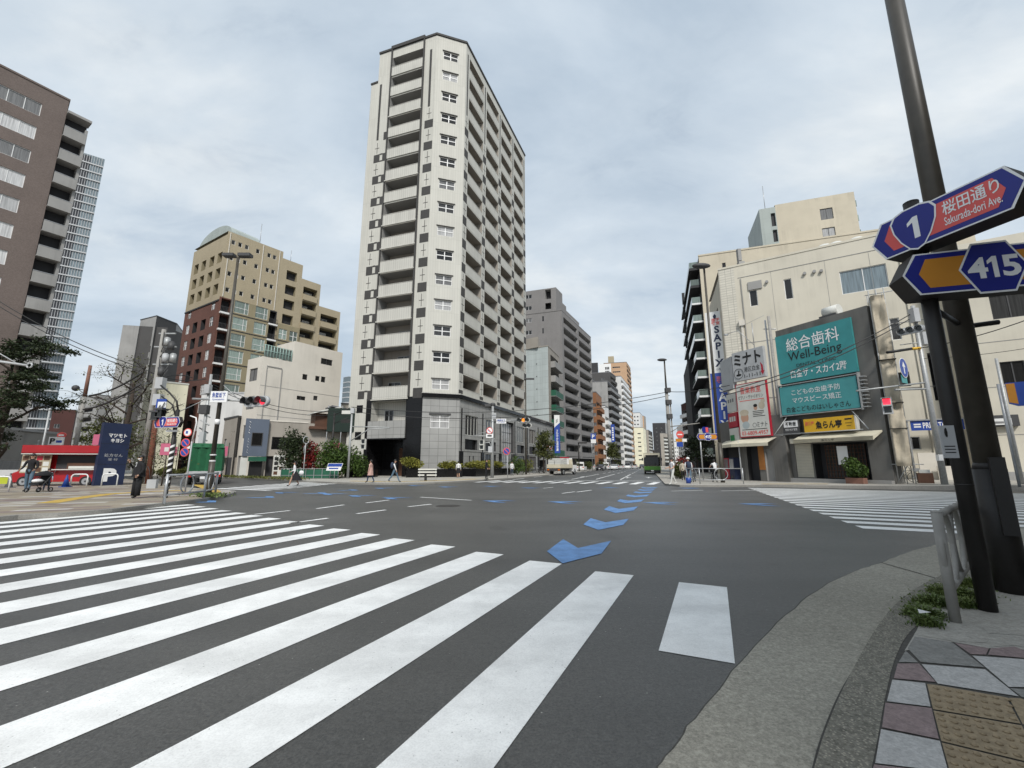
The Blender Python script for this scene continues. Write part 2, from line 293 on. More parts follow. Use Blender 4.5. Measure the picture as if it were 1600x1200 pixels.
class MB:
    def __init__(s, *mats): s.v = []; s.f = []; s.mi = []; s.mats = list(mats); s.sm = []
    def mat(s, n):
        if n not in s.mats: s.mats.append(n)
        return s.mats.index(n)
    def face(s, pts, m=0, smooth=False):
        if isinstance(m, str): m = s.mat(m)
        k = len(s.v); s.v += [tuple(p) for p in pts]; s.f.append(tuple(range(k, k+len(pts)))); s.mi.append(m); s.sm.append(smooth)
    def obox(s, O, a, b, c, m=0):               # parallelepiped: corner and three edges (right-handed)
        O, a, b, c = Vector(O), Vector(a), Vector(b), Vector(c)
        if a.cross(b).dot(c) < 0: a, b = b, a
        q = [O, O+a, O+a+b, O+b, O+c, O+a+c, O+a+b+c, O+b+c]
        for i in ((3, 2, 1, 0), (4, 5, 6, 7), (0, 1, 5, 4), (1, 2, 6, 5), (2, 3, 7, 6), (3, 0, 4, 7)): s.face([q[j] for j in i], m)
    def box(s, c, size, m=0, yaw=0.0):
        cx, sx = math.cos(yaw), math.sin(yaw); w, d, h = size
        a = Vector((cx*w, sx*w, 0)); b = Vector((-sx*d, cx*d, 0)); u = Vector((0, 0, h))
        s.obox(Vector(c)-a/2-b/2-u/2, a, b, u, m)
    def wbox(s, P, d, u0, u1, z0, z1, o0, o1, m=0):   # box on a wall: along u0..u1, up z0..z1, out o0..o1
        A = at(P, d, u0, z0, o0); s.obox(A, at(P, d, u1, z0, o0)-A, at(P, d, u0, z0, o1)-A, (0, 0, z1-z0), m)
    def prism(s, pts, z0, z1, m=0, mt=None, bottom=False):
        n = len(pts); ar = sum(pts[i][0]*pts[(i+1) % n][1]-pts[(i+1) % n][0]*pts[i][1] for i in range(n))
        if ar < 0: pts = pts[::-1]
        for i in range(n):
            a, b = pts[i], pts[(i+1) % n]; s.face([(a[0], a[1], z0), (b[0], b[1], z0), (b[0], b[1], z1), (a[0], a[1], z1)], m)
        s.face([(p[0], p[1], z1) for p in pts], m if mt is None else mt)
        if bottom: s.face([(p[0], p[1], z0) for p in pts[::-1]], m)
    def sheet(s, pts, m=0):                    # horizontal polygon facing up, 3-D points
        n = len(pts); ar = sum(pts[i][0]*pts[(i+1) % n][1]-pts[(i+1) % n][0]*pts[i][1] for i in range(n))
        s.face(pts if ar > 0 else pts[::-1], m)
    def tube(s, pts, r, n=8, m=0, r1=None, cap=True):
        if isinstance(m, str): m = s.mat(m)
        pts = [Vector(p) for p in pts]; r1 = r if r1 is None else r1; k0 = len(s.v); N = len(pts); up = None
        for i, p in enumerate(pts):
            t = (pts[min(i+1, N-1)]-pts[max(i-1, 0)]).normalized()
            if up is None: up = Vector((0, 0, 1)) if abs(t.z) < .9 else Vector((1, 0, 0))
            a = t.cross(up).normalized(); b = t.cross(a); up = -b if False else up
            rr = r+(r1-r)*i/(N-1) if not isinstance(r, (list, tuple)) else r[i]
            for j in range(n):
                an = 2*math.pi*j/n; s.v.append(tuple(p+a*math.cos(an)*rr-b*math.sin(an)*rr))
        for i in range(N-1):
            for j in range(n):
                q = k0+i*n; s.f.append((q+j, q+(j+1) % n, q+n+(j+1) % n, q+n+j)[::-1]); s.mi.append(m); s.sm.append(True)
        if cap:
            s.f.append(tuple(k0+j for j in range(n))); s.mi.append(m); s.sm.append(False)
            s.f.append(tuple(k0+(N-1)*n+j for j in range(n))[::-1]); s.mi.append(m); s.sm.append(False)
    def disc(s, c, ax, r, h, n=20, m=0, m2=None):    # short cylinder centred at c along ax
        c, ax = Vector(c), Vector(ax).normalized(); s.tube([c-ax*h/2, c+ax*h/2], r, n, m)
    def torus(s, c, a, b, Ra, Rb, r, n=28, k=6, m=0):
        pts = [Vector(c)+Vector(a)*math.cos(2*math.pi*i/n)*Ra+Vector(b)*math.sin(2*math.pi*i/n)*Rb for i in range(n+1)]
        s.tube(pts, r, k, m, cap=False)
    def ball(s, c, rx, ry, rz, m=0, n=10, k=7, z0=-1.0, yaw=0.0):    # ellipsoid (z0: cut below, -1..1)
        if isinstance(m, str): m = s.mat(m)
        c = Vector(c); k0 = len(s.v); cy, sy = math.cos(yaw), math.sin(yaw); a0 = math.asin(max(-1, z0))
        for i in range(k+1):
            la = a0+(math.pi/2-a0)*i/k
            for j in range(n):
                lo = 2*math.pi*j/n; x, y = rx*math.cos(la)*math.cos(lo), ry*math.cos(la)*math.sin(lo)
                s.v.append((c.x+x*cy-y*sy, c.y+x*sy+y*cy, c.z+rz*math.sin(la)))
        for i in range(k):
            for j in range(n):
                q = k0+i*n; s.f.append((q+j, q+(j+1) % n, q+n+(j+1) % n, q+n+j)); s.mi.append(m); s.sm.append(True)
        s.f.append(tuple(k0+j for j in range(n))[::-1]); s.mi.append(m); s.sm.append(False)
    def plate(s, P, d, pts, off, m=0, thick=0.0):   # flat polygon on a wall plane, (u, z) points
        q = [at(P, d, u, z, off) for u, z in pts]
        n = Vector((d[1], -d[0], 0)); ar = sum(pts[i][0]*pts[(i+1) % len(pts)][1]-pts[(i+1) % len(pts)][0]*pts[i][1] for i in range(len(pts)))
        if ar < 0: q = q[::-1]
        s.face(q, m)
        if thick:
            bk = [p-n*thick for p in q]; s.face(bk[::-1], m)
            for i in range(len(q)):
                j = (i+1) % len(q); s.face([q[i], bk[i], bk[j], q[j]], m)
    def mesh(s, name, o=Vector((0, 0, 0))):
        me = bpy.data.meshes.new(name)
        me.from_pydata([(x-o[0], y-o[1], z-o[2]) for x, y, z in s.v], [], s.f)
        for n in s.mats: me.materials.append(M(n))
        me.polygons.foreach_set('material_index', s.mi); me.polygons.foreach_set('use_smooth', s.sm); me.update()
        return me
    def build(s, name, parent=None, label=None, cat=None, group=None, kind=None):
        if not s.f: return None
        if parent is None and kind is None:       # a one-mesh thing: origin at its base
            xs = [p[0] for p in s.v]; ys = [p[1] for p in s.v]; o = Vector(((min(xs)+max(xs))/2, (min(ys)+max(ys))/2, min(p[2] for p in s.v)))
            ob = link(name, s.mesh(name, o)); ob.location = o; ORG[ob.name] = o
        else: ob = link(name, s.mesh(name, org(parent)), parent)
        return setp(ob, label, cat, group, kind)
def struct(name, mb): return mb.build(name, kind='structure')
def copy_tree(o, parent=None):
    c = o.copy(); COL.objects.link(c); ORG[c.name] = org(o)
    if parent is not None: c.parent = parent
    for ch in list(o.children): copy_tree(ch, c)
    return c
def place(root, loc, yaw=0.0, scale=None):
    root.location = loc if len(loc) == 3 else (loc[0], loc[1], 0); root.rotation_euler = (0, 0, yaw); ORG[root.name] = Vector(root.location)
    if scale: root.scale = (scale,)*3
    return root
TXT = {}
def text(parent, s, P, d, u0, z0, w, h, mat='ink', off=.02, name='lettering', bold=0.0, keep=False, stack=False):
    """raised lettering fitted in the box u0..u0+w, z0..z0+h of the wall plane"""
    if stack: s = '\n'.join(s)
    key = (s, bold)
    if key not in TXT:
        cu = bpy.data.curves.new('t', 'FONT'); cu.body = s; cu.align_x = 'CENTER' if stack else 'LEFT'; cu.offset = bold; cu.resolution_u = 3; cu.space_line = .86 if stack else 1
        ob = bpy.data.objects.new('t', cu); COL.objects.link(ob)
        dg = bpy.context.evaluated_depsgraph_get(); me = bpy.data.meshes.new_from_object(ob.evaluated_get(dg))
        vs = [(v.co.x, v.co.y) for v in me.vertices]; fs = [tuple(p.vertices) for p in me.polygons]
        bpy.data.objects.remove(ob); bpy.data.curves.remove(cu); bpy.data.meshes.remove(me)
        x0 = min(v[0] for v in vs); x1 = max(v[0] for v in vs); y0 = min(v[1] for v in vs); y1 = max(v[1] for v in vs)
        TXT[key] = ([((x-x0)/(x1-x0), (y-y0)/(y1-y0)) for x, y in vs], fs, (x1-x0)/(y1-y0))
    vs, fs, asp = TXT[key]
    if keep:
        w2 = min(w, h*asp); h2 = w2/asp; u0 += (w-w2)/2; z0 += (h-h2)/2; w, h = w2, h2
    mb = MB(mat); mb.v = [tuple(at(P, d, u0+x*w, z0+y*h, off)) for x, y in vs]
    mb.f = list(fs); mb.mi = [0]*len(fs); mb.sm = [False]*len(fs)
    return mb.build(name, parent)

def one(parent, P, d, uc, z0, w, h, mat, off, name='lettering'):
    """the figure 1: stem with a flag"""
    k = MB(mat); k.plate(P, d, [(uc-w*.06, z0), (uc+w*.40, z0), (uc+w*.40, z0+h), (uc+w*.02, z0+h), (uc-w*.5, z0+h*.80), (uc-w*.5, z0+h*.64), (uc-w*.06, z0+h*.76)], off); return k.build(name, parent)
def lbuild(k, name, t): return link(name, k.mesh(name), t)      # mesh given in the thing's own coordinates
# ------------------------------------------------------------------ facades
WIN = {}
def winmesh(w, h, style, glass, frame):
    key = (round(w, 2), round(h, 2), style, glass, frame)
    if key in WIN: return WIN[key]
    g = MB(glass); g.obox((-w/2, 0, 0), (w, 0, 0), (0, .03, 0), (0, 0, h))
    f = MB(frame); t = .06
    def bar(x0, x1, z0, z1, y0=-.035): f.obox((x0, y0, z0), (x1-x0, 0, 0), (0, -.002-y0, 0), (0, 0, z1-z0))
    bar(-w/2, w/2, 0, t); bar(-w/2, w/2, h-t, h); bar(-w/2, -w/2+t, t, h-t); bar(w/2-t, w/2, t, h-t)
    if style in ('cross',):
        bar(-.055, .055, t, h-t, -.05); bar(-w/2+t, -.055, h*.5-.05, h*.5+.05, -.045); bar(.055, w/2-t, h*.5-.05, h*.5+.05, -.045)
    elif style == 'slide': bar(-.035, .035, t, h-t)
    elif style == 'big':                       # tall light with a narrow opening light and a rail
        bar(w*.22, w*.22+.08, t, h-t); bar(-w/2+t, w*.22, h*.42, h*.42+.07); bar(w*.22+.08, w/2-t, h*.42, h*.42+.07)
    elif style == 'band':
        k = max(2, int(w/1.1))
        for i in range(1, k): x = -w/2+w*i/k; bar(x-.03, x+.03, t, h-t)
    elif style == 'mull':
        k = max(2, int(w/.75))
        for i in range(1, k): x = -w/2+w*i/k; bar(x-.03, x+.03, t, h-t)
        j = max(1, int(h/1.3))
        for i in range(1, j): z = h*i/j; f.obox((-w/2+t, -.028, z-.03), (w-2*t, 0, 0), (0, .024, 0), (0, 0, .06))
    WIN[key] = (g.mesh('window'), f.mesh('frame')); return WIN[key]
def window(parent, P, d, uc, z, w, h, style='slide', glass='glass', frame='light_grey', inset=.12, name='window'):
    g, f = winmesh(w, h, style, glass, frame)
    o = link(name, g, parent, at(P, d, uc, z, -inset), math.atan2(d[1], d[0]))
    k = bpy.data.objects.new('frame', f); COL.objects.link(k); k.parent = o
    return o
def wall(mb, P, d, L, z0, z1, ops=(), m=0):
    """wall sheet with real openings; op = (u0, u1, v0, v1, depth, reveal material, back material or None)"""
    us = sorted({0.0, L, *[o[0] for o in ops], *[o[1] for o in ops]}); vs = sorted({z0, z1, *[o[2] for o in ops], *[o[3] for o in ops]})
    us = [u for u in us if -1e-6 <= u <= L+1e-6]; vs = [v for v in vs if z0-1e-6 <= v <= z1+1e-6]
    for j in range(len(vs)-1):
        zc = (vs[j]+vs[j+1])/2; row = [o for o in ops if o[2] < zc < o[3]]; run = None
        for i in range(len(us)-1):
            uc = (us[i]+us[i+1])/2; hole = any(o[0] < uc < o[1] for o in row)
            if not hole and run is None: run = us[i]
            if run is not None and (hole or i == len(us)-2):
                e = us[i] if hole else us[i+1]
                mb.face([at(P, d, run, vs[j]), at(P, d, e, vs[j]), at(P, d, e, vs[j+1]), at(P, d, run, vs[j+1])], m); run = None
    for u0, u1, v0, v1, dep, rm, bm in ops:
        a, b, c, e = [(u0, v0), (u1, v0), (u1, v1), (u0, v1)]
        for (p, q) in ((a, b), (b, c), (c, e), (e, a)):
            mb.face([at(P, d, *p), at(P, d, *p, -dep), at(P, d, *q, -dep), at(P, d, *q)], rm)
        if bm is not None: mb.face([at(P, d, *p, -dep) for p in (a, b, c, e)], bm)
def wins(parent, mb, P, d, L, z0, z1, lst, m=0, extra=(), frame='light_grey', reveal=None):
    """wall with windows: lst of (uc, z, w, h, style, glass[, frame])"""
    ops = list(extra); rv = m if reveal is None else reveal
    for t in lst:
        uc, z, w, h = t[:4]; ops.append((uc-w/2, uc+w/2, z, z+h, .14, rv, None))
    wall(mb, P, d, L, z0, z1, ops, m)
    for t in lst:
        window(parent, P, d, t[0], t[1], t[2], t[3], t[4] if len(t) > 4 else 'slide', t[5] if len(t) > 5 else 'glass', t[6] if len(t) > 6 else frame)
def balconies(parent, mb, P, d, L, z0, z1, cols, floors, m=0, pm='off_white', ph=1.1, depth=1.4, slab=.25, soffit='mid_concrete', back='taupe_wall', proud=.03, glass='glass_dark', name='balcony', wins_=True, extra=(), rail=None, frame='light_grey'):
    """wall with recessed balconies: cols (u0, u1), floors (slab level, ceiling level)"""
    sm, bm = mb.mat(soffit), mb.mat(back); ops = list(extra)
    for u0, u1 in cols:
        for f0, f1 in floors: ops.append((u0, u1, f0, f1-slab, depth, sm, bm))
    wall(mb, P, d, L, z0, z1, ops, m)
    for u0, u1 in cols:
        for f0, f1 in floors:
            b = MB(pm)
            if rail:
                b.wbox(P, d, u0, u1, f0-.05, f0+.12, proud, -.10); k = int((u1-u0)/.22)
                for i in range(k+1): x = u0+.02+(u1-u0-.07)*i/k; b.wbox(P, d, x, x+.03, f0+.12, f0+ph-.05, -.02, -.05, rail)
                b.wbox(P, d, u0, u1, f0+ph-.05, f0+ph, 0, -.07, rail)
            else:
                b.wbox(P, d, u0+.01, u1-.01, f0-.1, f0+ph, proud, -.10)
                b.wbox(P, d, u0+.01, u1-.01, f0+ph+.002, f0+ph+.05, proud+.03, -.13)
            b.build(name, parent)
            if wins_:
                w = min(1.7, (u1-u0)*.5); window(parent, P, d, u0+(u1-u0)*random.choice((.36, .6)), f0+.03, w, min(2.1, f1-f0-slab-.3), 'slide', glass, frame, depth-.04)
def shell(name, label, pts, z1, wallm, nfront, roofm='roof_grey', cope=.22, cat='building', group=None, z0=0.0):
    """building: plan points, the first nfront edges are left for the caller, the rest become plain walls; returns (thing, MB)"""
    t = thing(name, label, cat, (pts[0][0], pts[0][1], z0), group); mb = MB(wallm)
    n = len(pts)
    for i in range(nfront, n):
        a, b = pts[i], pts[(i+1) % n]; dd = unit(a, b); wall(mb, a, dd, (Vector(b[:2])-Vector(a[:2])).length, z0, z1)
    c = sum((Vector(p[:2]) for p in pts), Vector((0, 0)))/n
    ex = [tuple(Vector(p[:2])+(Vector(p[:2])-c).normalized()*.1) for p in pts]
    r = MB(roofm); r.prism(ex, z1+.004, z1+cope, 0, None, True); r.build('roof', t)
    return t, mb
def length(a, b): return (Vector(a[:2])-Vector(b[:2])).length
def along(P, d, s): return (P[0]+d[0]*s, P[1]+d[1]*s)

# ------------------------------------------------------------------ plants
def leaf(mb, c, sz, m=0, flat=.0):
    a = Vector((random.gauss(0, 1), random.gauss(0, 1), random.gauss(0, 1)*(1-flat))).normalized(); b = a.cross(Vector((random.gauss(0, 1), random.gauss(0, 1), random.gauss(0, 1)))).normalized()
    a *= sz*random.uniform(.6, 1.2); b *= sz*random.uniform(.35, .7); c = Vector(c)
    mb.face([c-a, c-b*.9+a*.1, c+a, c+b], m)
def crown_pts(n, clumps):
    for _ in range(n):
        x, y, z, rx, ry, rz = random.choice(clumps)
        v = Vector((random.gauss(0, 1), random.gauss(0, 1), random.gauss(0, 1))).normalized()*random.uniform(.45, 1)**.6
        yield (x+v.x*rx, y+v.y*ry, z+v.z*rz)
def bush(name, label, base, w, dpt, h, mat, n=900, sz=.08, cat='bush', group=None, yaw=0.0, lumps=9, box=False):
    t = thing(name, label, cat, base, group); b = Vector(base); cy, sy = math.cos(yaw), math.sin(yaw)
    mb = MB(mat); cl = []
    for i in range(lumps):
        if box: x, y, z = random.uniform(-.5, .5)*w, random.uniform(-.3, .3)*dpt, h*random.uniform(.35, .72)
        else:
            an = random.uniform(0, 6.28); q = random.uniform(0, .33); x, y, z = math.cos(an)*q*w, math.sin(an)*q*dpt, h*random.uniform(.3, .72)
        rr = random.uniform(.8, 1.2)
        cl.append((b.x+x*cy-y*sy, b.y+x*sy+y*cy, b.z+z, (dpt if box else w)*.3*rr, dpt*.3*rr, h*.3*rr))
    for p in crown_pts(n, cl):
        if p[2] > b.z+.02: leaf(mb, p, sz)
    mb.build('crown', t); st = MB('bark')
    for i in range(5 if not box else int(w*2)):
        x = random.uniform(-.35, .35)*w; y = random.uniform(-.15, .15)*dpt; q = Vector((b.x+x*cy-y*sy, b.y+x*sy+y*cy, b.z)); st.tube([q-Vector((0, 0, .03)), q+Vector((random.uniform(-.1, .1), random.uniform(-.1, .1), h*.55))], .018, 5, 0, .008)
    st.build('stem', t); return t
def tree(name, label, base, h, spread, mat, nleaf=3000, sz=.12, trunk_r=.16, first=.3, cat='tree', levels=3, droop=0.0, group=None, flat=.0, clump=.55):
    t = thing(name, label, cat, base, group); tr = MB('bark'); tips = []
    def grow(p, dirv, ln, r, lv):
        pts = [p]; q = Vector(p); dv = Vector(dirv)
        for i in range(3):
            dv = (dv+Vector((random.gauss(0, .16), random.gauss(0, .16), random.gauss(0, .1)-droop*.1))).normalized(); q = q+dv*ln/3; pts.append(q.copy())
        tr.tube(pts, r, 6 if lv > 1 else 5, 0, r*.55)
        if lv <= 1: tips.extend(pts[1:])
        if lv > 0:
            for i in range(random.choice((3, 4))):
                s = random.uniform(.45, 1); k = min(2, int(s*3)); a = pts[k].lerp(pts[k+1], s*3-k if s < 1 else 1)
                out = Vector((random.gauss(0, 1), random.gauss(0, 1), random.gauss(.15, .45)*(1-flat))).normalized()
                grow(a, (dv*.45+out*.8).normalized(), ln*random.uniform(.5, .75), r*.5, lv-1)
    b = Vector(base); top = b+Vector((random.uniform(-.02, .02)*h, random.uniform(-.02, .02)*h, h*.72))
    tp = [b-Vector((0, 0, .05)), b.lerp(top, .35)+Vector((.03*h*random.uniform(-1, 1), 0, 0)), b.lerp(top, .7), top]
    tr.tube(tp, trunk_r, 9, 0, trunk_r*.4)
    k = 9
    for i in range(k):
        s = first+(1-first)*i/(k-1); p = b.lerp(top, s); an = i*2.4+random.uniform(-.4, .4); up = .25+.7*s-droop
        grow(p, (math.cos(an), math.sin(an), up), spread*(1.05-.45*s)*random.uniform(.75, 1.1)*.6, trunk_r*.42*(1.15-.6*s), levels-1)
    tr.build('trunk', t)
    if nleaf:
        mb = MB(mat)
        for _ in range(nleaf):
            c = random.choice(tips); leaf(mb, c+Vector((random.gauss(0, 1), random.gauss(0, 1), random.gauss(0, .7)*(1-flat*.6)))*clump*.5, sz, 0, flat*.5)
        mb.build('crown', t)
    return t
# ------------------------------------------------------------------ ground, road, markings, pavements
D1 = unit((1.11, 6.08), (1.11+.42, 6.08+.907))       # along the avenue
D2 = Vector((D1.y, -D1.x))                           # along the cross street, to the right
g = MB('pave_concrete'); g.sheet([(-2500, -2500, -.03), (2500, -2500, -.03), (2500, 2500, -.03), (-2500, 2500, -.03)]); struct('ground', g)
g = MB('asphalt'); g.sheet([(-160, -60, 0), (160, -60, 0), (330, 700, 0), (-160, 700, 0)]); struct('road', g)
Z1 = .004
def quad_mark(mb, p, a, la, b, lb, m=0, z=Z1):
    p = Vector(p[:2]); q = [p, p+a*la, p+a*la+b*lb, p+b*lb]; mb.sheet([(v.x, v.y, z) for v in q], m)
# near crosswalk: stripes run along the avenue, far ends on a slanted line
mk = MB('road_white')
P0, P1 = Vector((1.11, 6.08)), Vector((-12.45, 16.5)); nS = 17
for i in range(nS):
    e = P0.lerp(P1, i/(nS-1)); quad_mark(mk, e, D2, .50, -D1, 9.5 if i > 1 else 7.5)
quad_mark(mk, (2.02, 5.54), D2, .52, -D1, 2.14)
struct('crosswalk', mk)
mk = MB('road_white')                                 # right-hand crosswalk
Q0 = Vector((7.82, 9.98)); qd = unit(Q0, (14.3, 26.6)); bd = unit((7.82, 9.98), (9.23, 9.26))
for i in range(19):
    e = Q0+qd*(i*.985); mk.sheet([(v.x, v.y, Z1) for v in (e-qd*.0, e+bd*13, e+bd*13+qd*.5, e+qd*.5)])
struct('crosswalk', mk)
mk = MB('road_white')                                 # crosswalk over the side street, left of the tower
A0, A1 = G(343, 759.5), G(452, 768)
for i in range(11):
    a = G(415, 766.5).lerp(G(548, 753.5), i/10); quad_mark(mk, a, -D2, 4.6, D1, .5)
struct('crosswalk', mk)
mk = MB('road_white')                                 # crosswalk over the far avenue
for i in range(17):
    a = G(655, 752.5).lerp(G(1052, 757.5), i/16.5); quad_mark(mk, a, D2, .52, D1, 4.4)
struct('crosswalk', mk)
mk = MB('road_white')
for a, b in (((400, 804), (455, 798)), ((456, 818), (515, 810)), ((497, 795), (540, 789)), ((560, 803), (605, 797)), ((640, 792), (676, 788)), ((574, 786), (610, 781.5)),
             ((880, 771), (900, 768.5)), ((903, 769), (926, 766)), ((1050, 767.5), (1100, 766.3)), ((1128, 767.2), (1180, 766.2)), ((655, 777), (735, 782)), ((850, 763), (866, 761.5))):
    p, q = G(*a), G(*b); t = unit(p, q); quad_mark(mk, p, t, (q-p).length, Vector((-t.y, t.x)), .13)
# stop line, lane lines, arrows up the avenue
LD = Vector((.30, .954)).normalized(); LN = Vector((LD.y, -LD.x))
S0 = G(865, 750.5); S1 = G(1038, 752.2); t = unit(S0, S1); quad_mark(mk, S0, t, (S1-S0).length, LD, .42)
for px in (892, 930, 968):
    p = G(px, 749.0 if px < 960 else 749.6)
    for k in range(14):
        ln = 24 if k == 0 else 5
        quad_mark(mk, p, LD, ln, LN, .15); p = p+Vector((*LD, 0))*(30 if k == 0 else 10)
p = G(800, 749.4)
for k in range(20): quad_mark(mk, p+Vector((*LD, 0))*k*8, LD, 4, LN, .15)
for px, py in ((905, 746), (1012, 747), (978, 747)):
    p = G(px, py); quad_mark(mk, p, LD, 2.6, LN, .18); c = p+Vector((*LD, 0))*2.4
    mk.sheet([tuple(c+Vector((*(LN*.55+LD*0), Z1))), tuple(c+Vector((*(LN*-.4), Z1))), tuple(c+Vector((*(LD*1.5+LN*.09), Z1)))])
struct('lane_marking', mk)
mk = MB('road_blue')                                  # blue bicycle chevrons
def chevron(c, t, w, arm, thick, z=Z1+.004):
    c = Vector(c[:2]); n = Vector((t.y, -t.x)); tip = c+t*arm
    q = [tip, c+n*w/2, c+n*w/2-t*thick, tip-t*thick, c-n*w/2-t*thick, c-n*w/2]
    mk.sheet([(v.x, v.y, z) for v in q[:4]]); mk.sheet([(v.x, v.y, z) for v in (q[0], q[3], q[4], q[5])])
def polyg(px): mk.sheet([(*G(*p)[:2], Z1+.004) for p in px])
for a in (((903, 857), (880, 843), (854.5, 862), (879, 881)), ((903, 857), (879, 881), (940, 865.5), (955, 845.5)),
          ((946, 816.5), (923, 810), (911.5, 820), (935, 828.5)), ((946, 816.5), (935, 828.5), (974, 820.5), (982.5, 811)),
          ((967, 795.5), (952, 791), (943.5, 796.5), (962, 802)), ((967, 795.5), (962, 802), (990, 798), (997.5, 791.5)),
          ((982, 782.5), (969, 780), (964, 783.5), (977, 786.5)), ((982, 782.5), (977, 786.5), (1001, 784.3), (1007.5, 780)),
          ((993, 774.6), (981, 773), (978, 775.3), (991, 777.3)), ((993, 774.6), (991, 777.3), (1010, 776), (1015, 773)),
          ((1001, 769.2), (993, 768.2), (989, 769.8), (1000, 771.2)), ((1001, 769.2), (1000, 771.2), (1016, 770.4), (1020, 768.3)),
          ((1006, 765.3), (1000, 764.5), (996, 766), (1006, 767.2)), ((1006, 765.3), (1006, 767.2), (1020, 766.5), (1024, 764.6)),
          ((1010, 762), (1004, 761.3), (1001, 762.6), (1012, 763.6)), ((1010, 762), (1012, 763.6), (1024, 763), (1028, 761.5))): polyg(a)
for px, py, s in ((780, 783.5, 1), (884, 785, 1), (1035, 786.3, 1), (1190, 788.5, 1), (445, 770, 1), (495, 770.8, -1), (520, 772.3, 1), (600, 763, 1), (545, 766, -1), (700, 761, 1), (770, 760, 1), (830, 762.5, 1), (318, 784, -1), (411, 777, -1), (563, 775, 1), (618, 778.5, 1), (1080, 763, 1), (650, 758.8, 1), (950, 762, -1)):
    c = G(px, py); chevron(c, -D2*s, .95, .75, .55)
struct('cycle_marking', mk)
def dotted(mb, pts, w, z, m):
    for a, b in zip(pts, pts[1:]):
        t = unit(a, b); n = Vector((-t.y, t.x))*w/2; a2, b2 = Vector(a[:2]), Vector(b[:2])
        mb.sheet([(v.x, v.y, z) for v in (a2-n, b2-n, b2+n, a2+n)], m)
m_ = MB('dark_steel'); c = G(700, 790.5); m_.disc((c.x, c.y, .001), (0, 0, 1), .42, .008, 28); struct('manhole_cover', m_)
# near corner: gutter, kerb, paving
ZK, ZP = .06, .055
def smooth(pts, n=6):
    out = []
    for i in range(len(pts)-1):
        p0, p1, p2, p3 = pts[max(i-1, 0)], pts[i], pts[i+1], pts[min(i+2, len(pts)-1)]
        for k in range(n):
            t = k/n; out.append(.5*((2*p1)+(-p0+p2)*t+(2*p0-5*p1+4*p2-p3)*t*t+(-p0+3*p1-3*p2+p3)*t**3))
    return out+[pts[-1]]
def strip(mb, A, B, za, zb, m=0):
    for i in range(len(A)-1): mb.face([(A[i].x, A[i].y, za), (B[i].x, B[i].y, zb), (B[i+1].x, B[i+1].y, zb), (A[i+1].x, A[i+1].y, za)], m)
back = lambda p: Vector((*(Vector(p[:2])-D1*14), 0))
gut = [G(*p) for p in ((1030, 1200), (1078, 1137), (1135, 1065), (1205, 985), (1275, 925), (1335, 893), (1376, 880), (1420, 863), (1470, 850), (1535, 837), (1600, 826))]
krb = [G(*p, ZK) for p in ((1272, 1200), (1292, 1135), (1325, 1060), (1368, 983), (1400, 943), (1430, 920), (1463, 902), (1500, 886), (1540, 871), (1580, 858), (1640, 843))]
pav = [G(*p, ZP) for p in ((1362, 1200), (1372, 1150), (1384, 1085), (1400, 1025), (1424, 985), (1470, 948), (1520, 918), (1570, 897), (1620, 880), (1680, 865), (1740, 853))]
far = lambda p: Vector((*(Vector(p[:2])+D2*30), 0))
def ends(L): return [back(L[0])]+smooth(L)+[far(L[-1])]
gut, krb, pav = ends(gut), ends(krb), ends(pav)
for i in range(1, len(gut)-1):                       # ragged edge where the asphalt meets the gutter
    gut[i] = gut[i]+Vector((random.gauss(0, .007), random.gauss(0, .007), 0))
k = MB('gutter_concrete'); strip(k, krb, gut, .012, .006); struct('gutter', k)
k = MB('kerb_aggregate'); strip(k, pav, krb, ZP, ZK); strip(k, krb, krb, ZK, 0); struct('kerb', k)
k = MB('joint_dirt'); strip(k, gut, [q+(q-krb[i]).normalized()*.011 for i, q in enumerate(gut)], .0055, .0045)
strip(k, [q+(q-pav[i]).normalized()*.012 for i, q in enumerate(krb)], [q+(q-pav[i]).normalized()*.03 for i, q in enumerate(krb)], .016, .014)
for px in ((1372, 881, 1463, 902), (1376, 1135, 1290, 1138)): pass
a, b = G(1376, 880), G(1462, 905); dotted(k, [a, b], .02, .015, 0)
struct('gutter_joint', k)
k = MB('joint_dirt'); inner = [(p.x, p.y, ZP-.002) for p in pav]; k.face([(12, -12, ZP-.002), (60, -20, ZP-.002)]+inner[::-1]); struct('pavement', k)
k = MB('pave_light', 'pave_mauve', 'pave_grey', 'pave_concrete', 'tactile_tan', 'yellow_tactile')
def tile(px, m, z=ZP+.003):
    pts = [G(1300+x/2.61, 740+y/2.61, z) for x, y in px]; k.sheet([tuple(p) for p in pts], m)
